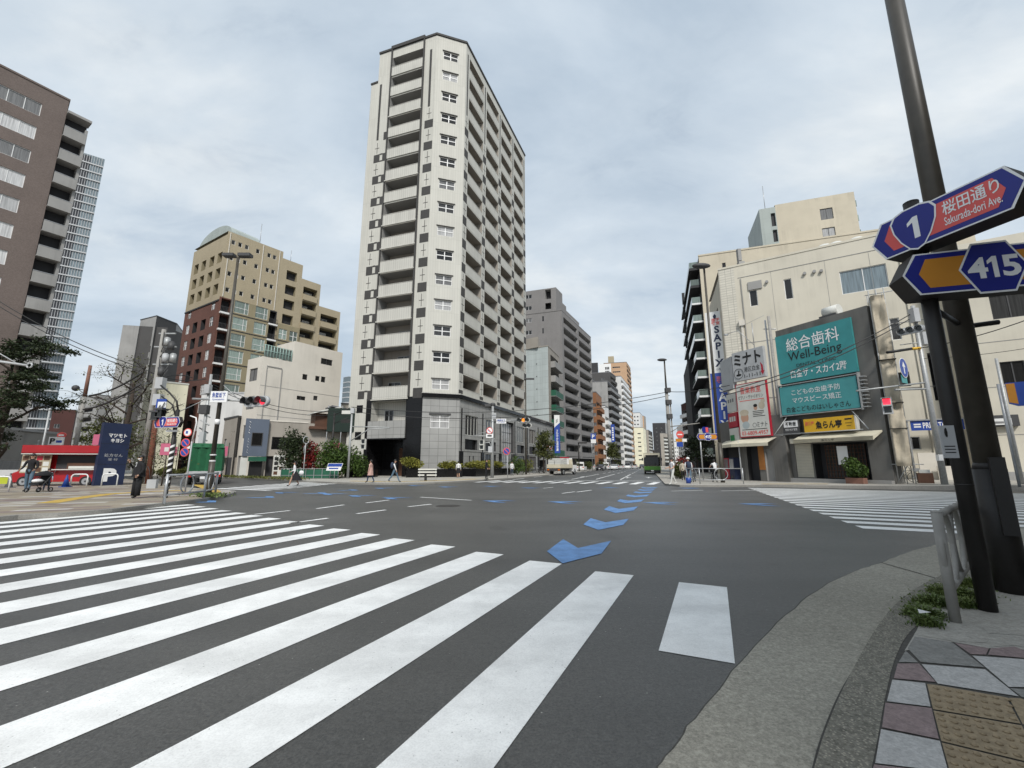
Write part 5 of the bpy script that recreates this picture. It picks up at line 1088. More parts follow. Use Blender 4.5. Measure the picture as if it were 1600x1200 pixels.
# cream building at the right edge
Pr = at(P, dF, Lf+.02, 0, 1.6); P = (Pr.x, Pr.y); L2 = 16; zr = 18.5
t = thing('cream_corner_building', 'cream building behind the near pole with wide sliding windows', 'building', (*P, 0)); mb = MB('warm_wall', 'mid_concrete', 'dark_grey')
lst = []
for px0, py0, px1, py1 in ((1544, 462, 1612, 492), (1561, 566, 1608, 598), (1500, 462, 1512, 480)):
    s0, z1 = hit(P, dF, px0, py0); s1, z0 = hit(P, dF, px1, py1)
    if s0 > .1: lst.append(((s0+s1)/2, z0, s1-s0, z1-z0, 'slide', 'glass', 'dark_grey'))
wins(t, mb, P, dF, L2, .2, zr, lst, 0); wall(mb, at(P, dF, 0, 0, -1.6)[:2], Vector((dF.y, -dF.x)), 1.6, .2, zr, (), 0)
for z in (3.5, 7.0, 10.4): mb.wbox(P, dF, 0, L2, z, z+.04, 0, .02, 1)
mb.face([(*P, zr), (*along(P, dF, L2), zr), (*along(along(P, dF, L2), dS, 12), zr), (*along(P, dS, 12), zr)], 1); wall(mb, along(P, dF, L2), dS, 12, 0, zr, (), 0)
mb.wbox(P, dF, 1.0, L2, .3, .62, .0, 1.2, 1); mb.wbox(P, dF, 1.2, L2, .62, .9, .0, .8, 1)
s0, z1 = hit(P, dF, 1552, 655); s1, z0 = hit(P, dF, 1578, 664); mb.wbox(P, dF, s0-.6, s1+.4, z0-.1, z1+.25, 0, .35, 2)
mb.build('wall', t)
q = thing('canopy_sign', 'white lit canopy sign over the cream building entrance', 'sign', (*at(P, dF, s0, z0, .36),)); k = MB('white_paint'); k.wbox(P, dF, s0-.3, s1, z0, z1, .36, .45); k.build('board', q); k = MB('mid_grey'); k.wbox(P, dF, s0-.1, s1-.4, z0+.1, z0+(z1-z0)*.55, .45, .46); k.build('faint_line', q)
# blue hanging bank-style banner of the parking lot in front of the beige building
P = (21.6, 42.0)
s0, z1 = hit(P, dF, 1418, 660); s1, z0 = hit(P, dF, 1500, 672)
q = thing('parking_gate_sign', 'blue beam sign with white capitals reading PRIVATO over a driveway', 'sign', (*at(P, dF, s0, .2, 1.2),)); k = MB('blue_paint', 'steel'); k.wbox(P, dF, s0-.05, s1, z0, z1, 1.1, 1.2, 0); k.wbox(P, dF, s0-.4, s1+.3, z1+.003, z1+.1, 1.0, 1.3, 1); k.wbox(P, dF, s0-.35, s0-.2, .2, z1, 1.05, 1.2, 1)
for a_, b_, z_ in ((.04, .18, .55), (.04, .18, .3), (.72, .95, .4)): k.wbox(P, dF, s0+(s1-s0)*a_, s0+(s1-s0)*b_, z0+(z1-z0)*z_, z0+(z1-z0)*(z_+.15), 1.2, 1.21, 'sign_white')
k.build('board', q)
text(q, 'PRIVATO', P, dF, s0+(s1-s0)*.22, z0+(z1-z0)*.2, (s1-s0)*.46, (z1-z0)*.6, 'sign_white', 1.215, 'lettering', .02)
k = MB('cream_wall'); k.wbox(P, dF, s0+.0, s0+1.2, .2, 2.3, 1.3, 1.5); k.wbox(P, dF, s0+.9, s0+2.6, .2, 1.3, 1.8, 2.0); k.build('low_wall', None, 'low cream garden wall in two steps under the blue PRIVATO sign', 'wall')

# ------------------------------------------------------------------ corner shops on the right
dK = unit((0, 0), (.425, -.905)); nK = Vector((dK.y, -dK.x))
P = (21.1, 33.0); Lk = 6.3
t = thing('corner_shop', 'grimy grey three-storey corner shop with a tiled front and dark lattice door', 'shop building', (*P, 0)); mb = MB('grimy_concrete', 'charcoal_wall', 'mid_concrete', 'brown_wood')
def on(px, py): return hit(P, dK, px, py)
s0, s1 = on(1275, 740)[0], on(1362, 740)[0]; zd = on(1300, 692)[1]
wall(mb, P, dK, Lk, 0, 11.9, [(s0, min(s1, Lk-.8), .35, zd, .9, 1, 1), (.35, 1.6, .35, 2.9, .15, 2, 2)], 0)
wall(mb, along(P, dK, Lk), Vector((-dK.y, dK.x)), 1.1, 0, 11.9, (), 0); wall(mb, along(P, Vector((-dK.y, dK.x)), 7), Vector((dK.y, -dK.x)), 7, 0, 11.9, (), 0)
q1, q2 = along(along(P, dK, Lk), Vector((-dK.y, dK.x)), 1.1), along(P, Vector((-dK.y, dK.x)), 7); wall(mb, q1, unit(q1, q2), length(q1, q2), 0, 11.9, (), 0)
mb.face([(*P, 11.9), (*along(P, dK, Lk), 11.9), (*q1, 11.9), (*q2, 11.9)], 2)
mb.wbox(P, dK, 0, Lk, .12, .42, 0, .35, 2); mb.build('wall', t)
dr_ = MB('brown_wood', 'glass_dark'); u0, u1 = s0+.4, s0+2.9; dr_.wbox(P, dK, u0, u1, .45, zd-.1, -.8, -.76, 1)
k = 12
for i in range(k+1): x = u0+(u1-u0-.04)*i/k; dr_.wbox(P, dK, x, x+.035, .45, zd-.1, -.755, -.72)
for j in range(10): z = .5+(zd-.7)*j/9; dr_.wbox(P, dK, u0, u1, z, z+.03, -.715, -.70)
dr_.build('lattice_door', t)
sh = MB('shutter', 'dark_grey'); 
for j in range(22): sh.wbox(P, dK, .4, 1.55, .5+.11*j, .5+.11*j+.095, -.12, -.06)
sh.wbox(P, dK, .3, 1.7, 2.95, 3.3, 0, .3); sh.build('roller_shutter', t)
aw = MB('awning', 'steel'); za0, za1 = on(1300, 668)[1], on(1300, 690)[1]
za0 = on(1300, 676.5)[1]; Po = at(P, dK, 0, 0, .95); zf = hit(Po, dK, 1300, 684)[1]; A, B = at(P, dK, 1.1, za0, .05), at(P, dK, Lk-.2, za0, .05); C, D = at(P, dK, Lk-.35, zf, .95), at(P, dK, .95, zf, .95); za1 = zf
aw.face([A, D, C, B]); aw.face([v+Vector((0, 0, -.04)) for v in (B, C, D, A)]); aw.face([D, D-Vector((0, 0, .26)), C-Vector((0, 0, .26)), C]); aw.face([C, C-Vector((0, 0, .26)), D-Vector((0, 0, .26)), D]); aw.face([A, A-Vector((0, 0, .1)), D-Vector((0, 0, .26)), D]); aw.face([B, C, C-Vector((0, 0, .26)), B-Vector((0, 0, .1))])
aw.build('awning', t); text(t, '魚らん亭', P, dK, 2.9, za1-.2, .8, .14, 'ink', .965)
nr = thing('shop_banner', 'narrow white cloth banner hanging in front of the lattice door', 'banner', (*at(P, dK, s0+2.6, 1.6, .3),)); k = MB('paper'); u = on(1322, 720)[0]; k.wbox(P, dK, u-.32, u+.32, on(1322, 726)[1], on(1322, 697)[1], .28, .31); k.build('cloth', nr)
# big teal dental signs
b_ = thing('dental_sign', 'large teal billboard reading 総合歯科 Well-Being in white and black', 'billboard', (*at(P, dK, 0, 7.4, .1),)); k = MB('teal', 'steel')
zA0, zA1 = 7.55, 11.35; k.wbox(P, dK, .05, 5.35, zA0, zA1, .04, .22); k.build('board', b_)
text(b_, '総合歯科', P, dK, .85, 9.95, 3.7, 1.02, 'sign_white', .235, 'lettering', .006); text(b_, 'Well-Being', P, dK, .9, 9.0, 3.7, .85, 'ink', .235); text(b_, 'DENTAL CLINIC', P, dK, 1.45, 8.62, 2.7, .26, 'ink', .235); text(b_, '白金ザ・スカイ2階', P, dK, .95, 7.85, 3.8, .62, 'sign_white', .235, 'lettering', .008)
b_ = thing('dental_sign', 'smaller teal sign panel in a steel frame below the big dental billboard', 'sign', (*at(P, dK, 0, 4.9, .1),)); k = MB('teal_light'); k.wbox(P, dK, .1, 5.3, 5.1, 7.25, .3, .5); k.build('board', b_); k = MB('galvanised')
for u in (.0, 5.42): k.wbox(P, dK, u-.04, u+.04, 4.95, 7.45, .25, .55)
for z in (5.0, 7.33): k.wbox(P, dK, 0, 5.42, z, z+.06, .25, .55)
for j in range(9): k.wbox(P, dK, 5.5, 5.75, 5.1+.25*j, 5.16+.25*j, .1, .5)
k.build('frame', b_)
text(b_, 'こどもの虫歯予防', P, dK, 1.0, 6.5, 3.3, .42, 'sign_white', .515); text(b_, 'マウスピース矯正', P, dK, 1.0, 5.9, 3.3, .42, 'sign_white', .515); text(b_, '白金こどものはいしゃさん', P, dK, .5, 5.25, 4.3, .42, 'ink', .515, 'lettering', .006)
b_ = thing('izakaya_sign', 'yellow lightbox sign reading 居酒屋 魚らん亭 above the awning', 'shop sign', (*at(P, dK, 1.9, 3.6, .1),)); z0, z1 = on(1300, 676)[1]+.08, on(1300, 655)[1]+.1; u0, u1 = on(1264, 665)[0], on(1343, 660)[0]
k = MB('sign_yellow', 'off_white'); k.wbox(P, dK, u0, u1, z0, z1, .25, .6); k.wbox(P, dK, u0-.04, u1+.04, z0-.05, z0-.003, .2, .58, 1); k.wbox(P, dK, u1+.003, u1+.09, z0, z1, .2, .58, 1); k.build('board', b_)
w = u1-u0; hh = z1-z0; text(b_, '居酒屋', P, dK, u0+w*.03, z0+hh*.5, w*.19, hh*.3, 'sign_red', .615, 'lettering', .015); text(b_, '魚らん亭', P, dK, u0+w*.25, z0+hh*.2, w*.52, hh*.58, 'ink', .615, 'lettering', .03)
k = MB('ink'); k.wbox(P, dK, u0+w*.83, u0+w*.96, z0+hh*.72, z0+hh*.82, .6, .61); k.wbox(P, dK, u0+w*.83, u0+w*.95, z0+hh*.48, z0+hh*.51, .6, .61); k.wbox(P, dK, u0+w*.85, u0+w*.93, z0+hh*.28, z0+hh*.31, .6, .61); k.build('small_print', b_)
b_ = thing('estate_agent_sign', 'small white and grey 不動産 sign box left of the yellow sign', 'sign', (*at(P, dK, .3, 3.6, .1),)); u0, u1 = on(1230, 660)[0], on(1252, 660)[0]; z0, z1 = on(1240, 678)[1], on(1240, 658)[1]; k = MB('dark_grey', 'sign_white'); k.wbox(P, dK, u0-.1, u1+.1, z0-.1, z1+.05, .2, .45); k.wbox(P, dK, u0, u1, z0+(z1-z0)*.5, z1, .45, .46, 1); k.build('board', b_)
text(b_, '不動産', P, dK, u0+.12, z0+(z1-z0)*.58, (u1-u0)-.24, (z1-z0)*.34, 'ink', .47, 'lettering', .02); text(b_, '売買 仲介 管理', P, dK, u0+.08, z0+(z1-z0)*.22, (u1-u0)-.16, (z1-z0)*.18, 'sign_white', .46)
fr = MB('galvanised')
for (ua, za, oa), (ub, zb, ob) in (((-.1, 3.6, 1.4), (Lk-.6, 3.6, 1.4)), ((-.1, 3.6, 1.4), (.4, 5.0, .4)), ((Lk-1.6, 5.0, .4), (Lk-.3, 3.6, 1.4)), ((-.1, 3.6, 1.4), (-.1, 3.6, .05))): fr.tube([at(P, dK, ua, za, oa), at(P, dK, ub, zb, ob)], .035, 6)
fr.build('sign_brace', t)
for u, o_ in ((-.15, .2), (-.45, .1)):
    pass
vp = MB('conc_pole', 'steel'); vp.tube([at(P, dK, -.25, 0, .25), at(P, dK, -.25, 13.2, .25)], .11, 8); vp.tube([at(P, dK, -.6, 0, .2), at(P, dK, -.6, 13, .2)], .06, 6, 1); vp.tube([at(P, dK, -.8, 12.3, .2), at(P, dK, .2, 12.0, .2)], .04, 6, 1); vp.build('drain_pipe', t)
ru = MB('off_white', 'dark_grey'); q = at(P, dK, 3.9, 12.35, -.6); ru.tube([q-Vector((*dK, 0))*.5, q+Vector((*dK, 0))*.5], .42, 14); ru.wbox(P, dK, 3.2, 4.3, 11.9, 12.1, -1.0, -.2, 1); ru.build('roof_tank', t)
# little corner house with the signs
P2 = (19.2, 36.0); L2 = 3.6; P = P2
t = thing('corner_house', 'small grimy corner house with awning under the ミナト signs', 'shop building', (*P, 0)); mb = MB('grimy_concrete', 'charcoal_wall', 'mid_concrete', 'orange_wood')
o0, o1 = on(1168, 720)[0], on(1186, 720)[0]; q0, q1 = on(1196, 720)[0], on(1209, 720)[0]
wall(mb, P, dK, L2, 0, 5.2, [(o0, o1, .15, 3.0, .5, 1, 1), (q0, min(q1, L2-.1), .15, 2.6, .25, 2, 2)], 0); mb.wbox(P, dK, o1+.02, q0-.05, 1.0, 3.0, 0, .05, 3)
nb = Vector((-dK.y, dK.x)); sd = Vector((.06, .998)).normalized(); E_ = along(P, sd, 4.5); wall(mb, E_, -sd, 4.5, 0, 5.2, [(.5, 3.8, .15, 2.9, .5, 1, 1)], 0); wall(mb, along(P, dK, L2), nb, 5, 0, 5.2, (), 0)
mb.face([(*P, 5.2), (*along(P, dK, L2), 5.2), (*along(along(P, dK, L2), nb, 5), 5.2), (*E_, 5.2)], 2); mb.build('wall', t)
aw = MB('awning'); zw = on(1180, 685)[1]; Po = at(P, dK, 0, 0, .9); zf = hit(Po, dK, 1180, 692)[1]; A, B, C, D = at(P, dK, -.1, zw, .05), at(P, dK, L2-.6, zw, .05), at(P, dK, L2-.8, zf, .9), at(P, dK, -.4, zf, .9); aw.face([A, D, C, B]); aw.face([D, D-Vector((0, 0, .25)), C-Vector((0, 0, .25)), C]); E2 = at(E_, -sd, 1.5, zw, .05); F2 = at(E_, -sd, 1.5, zf, .8); aw.face([E2, F2, D, A]); aw.face([F2, F2-Vector((0, 0, .25)), D-Vector((0, 0, .25)), D]); aw.build('awning', t)
pp = MB('light_grey'); pp.tube([at(P, dK, o0-.2, .15, .6), at(P, dK, o0-.2, 3.3, .6)], .05, 6); pp.build('awning_post', t)
vm = thing('drinks_machine', 'dark blue drinks vending machine beside the corner house', 'vending machine', (*at(E_, -sd, 2.9, .13, .1),)); k = MB('navy', 'glass_curtain', 'dark_grey'); k.wbox(E_, -sd, 3.0, 3.9, .13, 1.98, .02, .6); k.wbox(E_, -sd, 3.08, 3.82, 1.05, 1.85, .6, .62, 1); k.wbox(E_, -sd, 3.15, 3.6, .3, .5, .6, .62, 2); k.build('cabinet', vm)
vm = thing('drinks_machine', 'red drinks vending machine left of the dark blue one', 'vending machine', (*at(E_, -sd, 1.9, .13, .1),)); k = MB('crimson', 'glass_curtain', 'dark_grey'); k.wbox(E_, -sd, 2.0, 2.85, .13, 1.95, .02, .6); k.wbox(E_, -sd, 2.08, 2.77, 1.05, 1.85, .6, .62, 1); k.wbox(E_, -sd, 2.15, 2.5, .3, .5, .6, .62, 2); k.build('cabinet', vm)
# pale ミナト box sign over the music school board
zb, zt_ = on(1148, 598)[1], on(1148, 553)[1]; u1 = on(1197, 560)[0]
b_ = thing('minato_sign', 'pale grey box sign with big black ミナト lettering and a red arrow', 'sign', (*at(P, dK, 0, zb, .3),)); k = MB('light_grey', 'mid_grey'); k.wbox(P, dK, 0, u1, zb, zt_, .0, .3); k.wbox(E_, -sd, 2.3, 4.5, zb-.5, zt_-.2, .0, .3, 0); k.build('board', b_); w = u1; hh = zt_-zb
text(b_, 'ミナト', P, dK, w*.06, zb+hh*.5, w*.86, hh*.42, 'ink', .315, 'lettering', .03); text(b_, '港区白金', P, dK, w*.36, zb+hh*.26, w*.5, hh*.17, 'ink', .315); text(b_, '1-11-11', P, dK, w*.36, zb+hh*.07, w*.5, hh*.12, 'ink', .315)
k = MB('ink'); c = at(P, dK, w*.18, zb+hh*.25, .32); k.torus(c, (dK.x, dK.y, 0), (0, 0, 1), hh*.17, hh*.17, .015, 24, 5); k.plate(P, dK, [(w*.18+math.cos(a)*hh*.1, zb+hh*.2+math.sin(a)*hh*.04) for a in [i*.7 for i in range(9)]], .31); k.plate(P, dK, [(w*.16, zb+hh*.24), (w*.2, zb+hh*.24), (w*.21, zb+hh*.35), (w*.17, zb+hh*.36)], .31); k.build('emblem', b_)
k = MB('crimson'); pts = [(w*.88, zb+hh*.5), (w*.95, zb+hh*.38), (w*.955, zb+hh*.2), (w*.99, zb+hh*.2), (w*.93, zb+hh*.06), (w*.87, zb+hh*.2), (w*.9, zb+hh*.2), (w*.9, zb+hh*.36)]; k.plate(P, dK, pts, .312); k.build('arrow', b_)
z0, z1 = on(1158, 684)[1], on(1151, 602)[1]; u1 = on(1204, 640)[0]; hh = z1-z0; w = u1
b_ = thing('music_school_sign', 'white poster board with a red border for a piano and violin school', 'sign', (*at(P, dK, 0, z0, .2),)); k = MB('crimson', 'off_white'); k.wbox(P, dK, 0, u1, z0, z1, .02, .22); k.wbox(P, dK, .07, u1-.07, z0+.07, z1-.07, .22, .23, 1); k.build('board', b_)
text(b_, '音楽教室', P, dK, w*.15, z0+hh*.80, w*.68, hh*.13, 'sign_red', .24, 'lettering', .01); text(b_, 'ピアノ・ヴァイオリン', P, dK, w*.08, z0+hh*.70, w*.8, hh*.07, 'ink', .24); text(b_, 'ミナト', P, dK, w*.6, z0+hh*.17, w*.32, hh*.09, 'ink', .24); text(b_, '03-6809-4957', P, dK, w*.08, z0+hh*.035, w*.84, hh*.075, 'sign_red', .24, 'lettering', .01)
k = MB('skin', 'tarp', 'ink', 'pale_blue_panel', 'sign_red')
def oval(cx, cz, rx, rz, m, off): k.plate(P, dK, [(w*cx+math.cos(i*.449)*w*rx, z0+hh*cz+math.sin(i*.449)*hh*rz) for i in range(14)], off, m)
oval(.22, .36, .13, .10, 0, .232); oval(.22, .45, .15, .06, 1, .234); oval(.24, .22, .12, .07, 3, .233); oval(.6, .52, .06, .045, 0, .232); oval(.6, .56, .065, .03, 2, .234); oval(.8, .55, .1, .07, 1, .232); oval(.85, .63, .07, .035, 1, .233)
for zz, a0, a1 in ((.665, .1, .9), (.45, .5, .85), (.42, .5, .85), (.39, .5, .8), (.36, .5, .88), (.13, .1, .9)): k.wbox(P, dK, w*a0, w*a1, z0+hh*zz, z0+hh*(zz+.012), .23, .234, 2 if zz < .6 else 4)
c = at(P, dK, w*.52, z0+hh*.21, .235); k.torus(c, (dK.x, dK.y, 0), (0, 0, 1), w*.06, w*.06, .012, 18, 4, 2); k.build('illustration', b_)
za, zb2 = z0+.2, z1-.1
b_ = thing('side_sign_stack', 'stack of white, crimson and green sign panels on the side of the corner house', 'sign', (*at(E_, -sd, 2, z0, .2),)); k = MB('off_white', 'crimson', 'sign_green', 'mid_grey')
for a0, a1, m in ((.62, 1.0, 0), (.3, .6, 1), (.0, .28, 0)): k.wbox(E_, -sd, 2.7, 4.4, za+(zb2-za)*a0-.5, za+(zb2-za)*a1-.5, .02, .2, m)
k.wbox(E_, -sd, 2.8, 3.6, za-.4, za+.1, .2, .21, 2); k.build('board', b_); k = MB('off_white', 'mid_grey')
for i in range(3): k.wbox(E_, -sd, 2.95+.42*i, 3.25+.42*i, za+(zb2-za)*.42-.5, za+(zb2-za)*.52-.5, .2, .21, 0); k.wbox(E_, -sd, 2.95+.42*i, 3.2+.42*i, za+(zb2-za)*.82-.5, za+(zb2-za)*.89-.5, .2, .21, 1)
k.build('faded_marks', b_)
sl = MB('steel'); 
for u, z, o_ in ((1.1, zt_+1.6, 1.2),): sl.tube([at(P, dK, u+.9, zt_, .1), at(P, dK, u+.9, zt_+2.2, .1)], .03, 6); sl.tube([at(P, dK, u+.9, zt_+.3, .1), at(P, dK, u, zt_+1.7, .7), at(P, dK, u-.9, zt_+1.6, 1.0)], .025, 6); sl.tube([at(P, dK, u-.6, zt_+2.1, .1), at(P, dK, u+2, zt_+2.5, .1)], .015, 5)
sl.box(at(P, dK, .2, zt_+1.55, 1.0), (.3, .18, .12)); sl.build('sign_lamp', None, 'thin sign lamp and aerial bracket on top of the ミナト box sign', 'lamp')
# tall vertical school banner sign on the building side
Pv = V(1101, 490, 44); Pv = (Pv.x, 44.0); dv = unit((0, 0), (.842, -.539))
b_ = thing('vertical_school_sign', 'tall vertical sign, white above and blue below, spelling SAPIX twice', 'sign', (Pv[0], 44, 3.2))
u1 = hit(Pv, dv, 1128, 485)[0]; zT, zM, zB = hit(Pv, dv, 1115, 487)[1], hit(Pv, dv, 1118, 583)[1], hit(Pv, dv, 1126, 684)[1]
k = MB('white_paint', 'blue_paint', 'steel'); k.wbox(Pv, dv, 0, u1, zM, zT, -.35, 0, 0); k.wbox(Pv, dv, .01, u1-.01, zB, zM-.003, -.34, -.01, 1)
for z in (zM+2, zT-3, zB+1): k.wbox(Pv, dv, u1, u1+1.5, z, z+.1, -.2, -.1, 2)
k.build('board', b_); w = u1
hh = zT-zM; text(b_, 'SAPIX', Pv, dv, w*.34, zM+hh*.10, w*.52, hh*.66, 'navy', .015, 'lettering', .03, False, True); text(b_, '進学\n教室', Pv, dv, w*.33, zM+hh*.775, w*.48, hh*.115, 'sign_red', .015, 'lettering', .02); text(b_, '小学部', Pv, dv, w*.36, zM+hh*.03, w*.46, hh*.05, 'navy', .015)
hh = zM-zB; text(b_, 'SAPIX', Pv, dv, w*.34, zB+hh*.14, w*.52, hh*.68, 'sign_white', .015, 'lettering', .03, False, True); text(b_, '進学\n教室', Pv, dv, w*.33, zB+hh*.84, w*.48, hh*.11, 'sign_pink', .015, 'lettering', .02); k = MB('navy'); k.plate(Pv, dv, [(w*.45, zT-.5), (w*.55, zT-.25), (w*.65, zT-.5), (w*.6, zT-.8), (w*.5, zT-.8)], .012); k.build('emblem', b_)
# scaffold wrapped in beige tarpaulin
P = along((21.1, 33.0), dK, 6.35); Ps = (P[0]+.1, P[1]-.1); dT = unit((0, 0), (.8, -.6)); t = thing('wrapped_scaffold', 'scaffold tower wrapped in creased beige tarpaulin beside the corner shop', 'scaffold', (*Ps, .3))
mb = MB('tarp'); zt_ = hit(Ps, dT, 1360, 465)[1]; zb = hit(Ps, dT, 1395, 728)[1]; w = hit(Ps, dT, 1405, 600)[0]; rows = 46; colsn = 16
vv = [[at(Ps, dT, w*i/colsn+random.gauss(0, .008), zb+(zt_-zb)*j/rows, .22+.07*math.sin(j*.55+i*.25)+.06*math.sin(j*.21-i*.5)+.05*abs(math.sin(j*.33+i*.19+math.sin(j*.1)*2))+random.gauss(0, .012)-(.25 if i in (0, colsn) else 0)-(.16 if j % 15 == 0 else 0)) for i in range(colsn+1)] for j in range(rows+1)]
for j in range(rows+1): mb.v += [tuple(p) for p in vv[j]]
for j in range(rows):
    for i in range(colsn): q_ = j*(colsn+1)+i; mb.f.append((q_, q_+1, q_+colsn+2, q_+colsn+1)); mb.mi.append(0); mb.sm.append(True)
for i in range(2):
    u = 0 if i == 0 else w; mb.face([at(Ps, dT, u, zb, 0), at(Ps, dT, u, zb, -1.2), at(Ps, dT, u, zt_, -1.2), at(Ps, dT, u, zt_, 0)])
mb.build('tarpaulin', t)
for z in (3.6, 5.2, 8.0): k = MB('rubber'); k.wbox(Ps, dT, -.03, w+.03, z, z+.03, -.05, .42); k.build('tie_rope', t)
k = MB('galvanised')
for u in (.0, w*.5, w):
    for o_ in (.02, -1.2): k.tube([at(Ps, dT, u, .25, o_), at(Ps, dT, u, zt_+.5, o_)], .03, 6)
for z in (zb+.1, zt_+.2): k.tube([at(Ps, dT, -.2, z, 0), at(Ps, dT, w+.5, z, 0)], .03, 6)
k.tube([at(Ps, dT, 0, .4, 0), at(Ps, dT, w, 1.8, 0)], .03, 6); k.build('frame', t)
k = MB('brown_wood', 'off_white'); k.wbox(Ps, dT, .9, 1.6, .3, .9, -.5, .0, 0); k.wbox(Ps, dT, 1.0, 1.5, .9, 1.1, -.4, -.1, 1); k.build('storage_crate', None, 'small crate of oddments under the wrapped scaffold', 'crate')
# ------------------------------------------------------------------ route boards, posts, rails, signals
def hexp(u0, u1, z0, z1, a): m = (z0+z1)/2; return [(u0, m), (u0+a, z1), (u1-a, z1), (u1, m), (u1-a, z0), (u0+a, z0)]
def shieldp(uc, zc, w, h):
    pts = []
    for x, z in ((-.5, .30), (-.40, .44), (-.2, .5), (.2, .5), (.40, .44), (.5, .30), (.46, .05), (.33, -.22), (.16, -.44), (0, -.5), (-.16, -.44), (-.33, -.22), (-.46, .05)): pts.append((uc+x*w, zc+z*h))
    return pts
def route_board(parent, P, d, u0, u1, z0, z1, kind, box=.22, detail=True, uc=None, name='route_board'):
    """blue pointed name board; kind 1: red field, shield and avenue name, kind 415: orange field and number hexagon"""
    h = z1-z0; a = h*.27; k = MB('sign_case', 'sign_white', 'sign_blue', 'sign_red', 'sign_orange')
    k.plate(P, d, hexp(u0, u1, z0, z1, a), -.002, 0, box); k.plate(P, d, hexp(u0, u1, z0, z1, a), .0, 1); b = h*.035
    k.plate(P, d, hexp(u0+b*1.3, u1-b*1.3, z0+b, z1-b, a-.2*b), .002, 2); q = h*.15; f = 3 if kind == 1 else 4
    k.plate(P, d, hexp(u0+a*1.15, u1-a*1.15, z0+q, z1-q, a*.62), .004, f)
    uc = (u0+u1)/2 if uc is None else uc; zc = (z0+z1)/2; o = k
    if kind == 1:
        w = h*.98; o.plate(P, d, shieldp(uc, zc, w, h*1.14), .008, 1); o.plate(P, d, shieldp(uc, zc, w*.92, h*1.06), .010, 2)
    else:
        w = h*1.18; hh = h*.60
        for s, m, off in ((1.0, 1, .008), (.93, 2, .010)): o.plate(P, d, [(uc-w*.52*s, zc), (uc-w*.27*s, zc+hh*s), (uc+w*.27*s, zc+hh*s), (uc+w*.52*s, zc), (uc+w*.27*s, zc-hh*s), (uc-w*.27*s, zc-hh*s)], off, m)
    ob = k.build(name, parent)
    if kind == 1:
        one(ob, P, d, uc, zc-h*.27, h*.26, h*.56, 'sign_white', .013)
        r0, r1 = uc+h*.58, u1-a*1.45
        text(ob, '桜田通り', P, d, r0, zc-h*.02, (r1-r0), h*.34, 'sign_white', .008, 'lettering', .012); text(ob, 'Sakurada-dori Ave.', P, d, r0, zc-h*.27, (r1-r0), h*.20, 'sign_white', .008, 'lettering', .008)
    else: text(ob, '4', P, d, uc-h*.46, zc-h*.25, h*.36, h*.50, 'sign_white', .013, 'lettering', .03); one(ob, P, d, uc+h*.0, zc-h*.25, h*.2, h*.5, 'sign_white', .013); text(ob, '5', P, d, uc+h*.15, zc-h*.25, h*.32, h*.50, 'sign_white', .013, 'lettering', .03)
    return ob
# near name-board post and lamp post
d1 = Vector((.292, -.956)).normalized(); d2 = Vector((.958, -.284)).normalized()
Pp = Vector((4.46, 4.34)); t = thing('sign_post', 'near black signpost carrying the big route 1 and route 415 boards', 'sign post', (*Pp, ZP))
k = MB('dark_steel'); k.tube([(*Pp, ZP-.02), (*Pp, 4.28)], .070, 20); k.ball((*Pp, 4.27), .072, .072, .03, 0, 16, 3, 0); k.tube([(*Pp, 1.2), (*Pp, 1.215)], .073, 20); k.build('post', t)
P1 = at(Pp, d1, 0, 0, .21); P2 = at(Pp, d2, 0, 0, .22)
route_board(t, P1, d1, hit(P1, d1, 1364.5, 398)[0], hit(P1, d1, 1607, 288)[0], 3.66, 4.09, 1, .26, uc=hit(P1, d1, 1431, 366)[0])
route_board(t, P2, d2, -.31, 1.32, 3.12, 3.57, 415, .26, uc=hit(P2, d2, 1551, 419)[0])
k = MB('dark_steel')
for z in (3.72, 3.95): k.disc((*Pp, z), (0, 0, 1), .082, .05, 16)
for z in (3.2, 3.45): k.disc((*Pp, z), (0, 0, 1), .082, .05, 16)
k.build('clamp', t)
k = MB('light_grey', 'ink'); q = V(1490, 685, 4.15); P3 = at(Pp, d2, 0, 0, .1); s, z = hit(P3, d2, 1489, 690); k.wbox(P3, d2, -.17, -.05, z-.16, z+.16, -.02, .0, 0); k.ball(at(P3, d2, -.12, z+.09, .0), .02, .004, .05, 1, 8, 4)
for j in range(3): k.wbox(P3, d2, -.155, -.07, z-.05-.03*j, z-.04-.03*j, 0, .002, 1)
k.build('notice', t)
Pl = Vector((5.38, 4.93)); t = thing('lamp_post', 'near tall dark bronze lamp post rising out of the picture behind the signpost', 'lamp post', (*Pl, ZP))
k = MB('bronze_pole', 'dark_steel'); k.tube([(*Pl, ZP-.02), (*Pl, 1.35)], .14, 24, 1); k.tube([(*Pl, 1.35), (*Pl, 1.42)], .14, 24, 1, .12); k.tube([(*Pl, 1.42), (*Pl, 10.5)], .119, 24, 0, .088); k.tube([(*Pl, 10.45), (Pl.x-.3, Pl.y+.2, 11.2), (Pl.x-1.4, Pl.y+1, 11.5)], .06, 10); k.build('pole', t)
k = MB('dark_grey'); k.box((Pl.x-1.8, Pl.y+1.3, 11.5), (.9, .35, .16), 0, R(140)); k.build('lamp_head', t)
k = MB('dark_steel', 'steel'); dx = Vector((.78, -.62)).normalized(); k.wbox(Pl, dx, -.02, .10, .66, 1.48, .10, .22)
for z in (.75, 1.1, 1.35): k.wbox(Pl, dx, .102, .108, z, z+.04, .13, .16, 1)
k.build('control_box', t)
k = MB('dark_steel'); k.tube([(*Pp, 3.05), (*Pl, 3.05)], .03, 8); k.tube([(Pl.x, Pl.y, 3.02), (Pl.x+.35, Pl.y-.1, 3.05)], .03, 8); k.build('bracket', t)
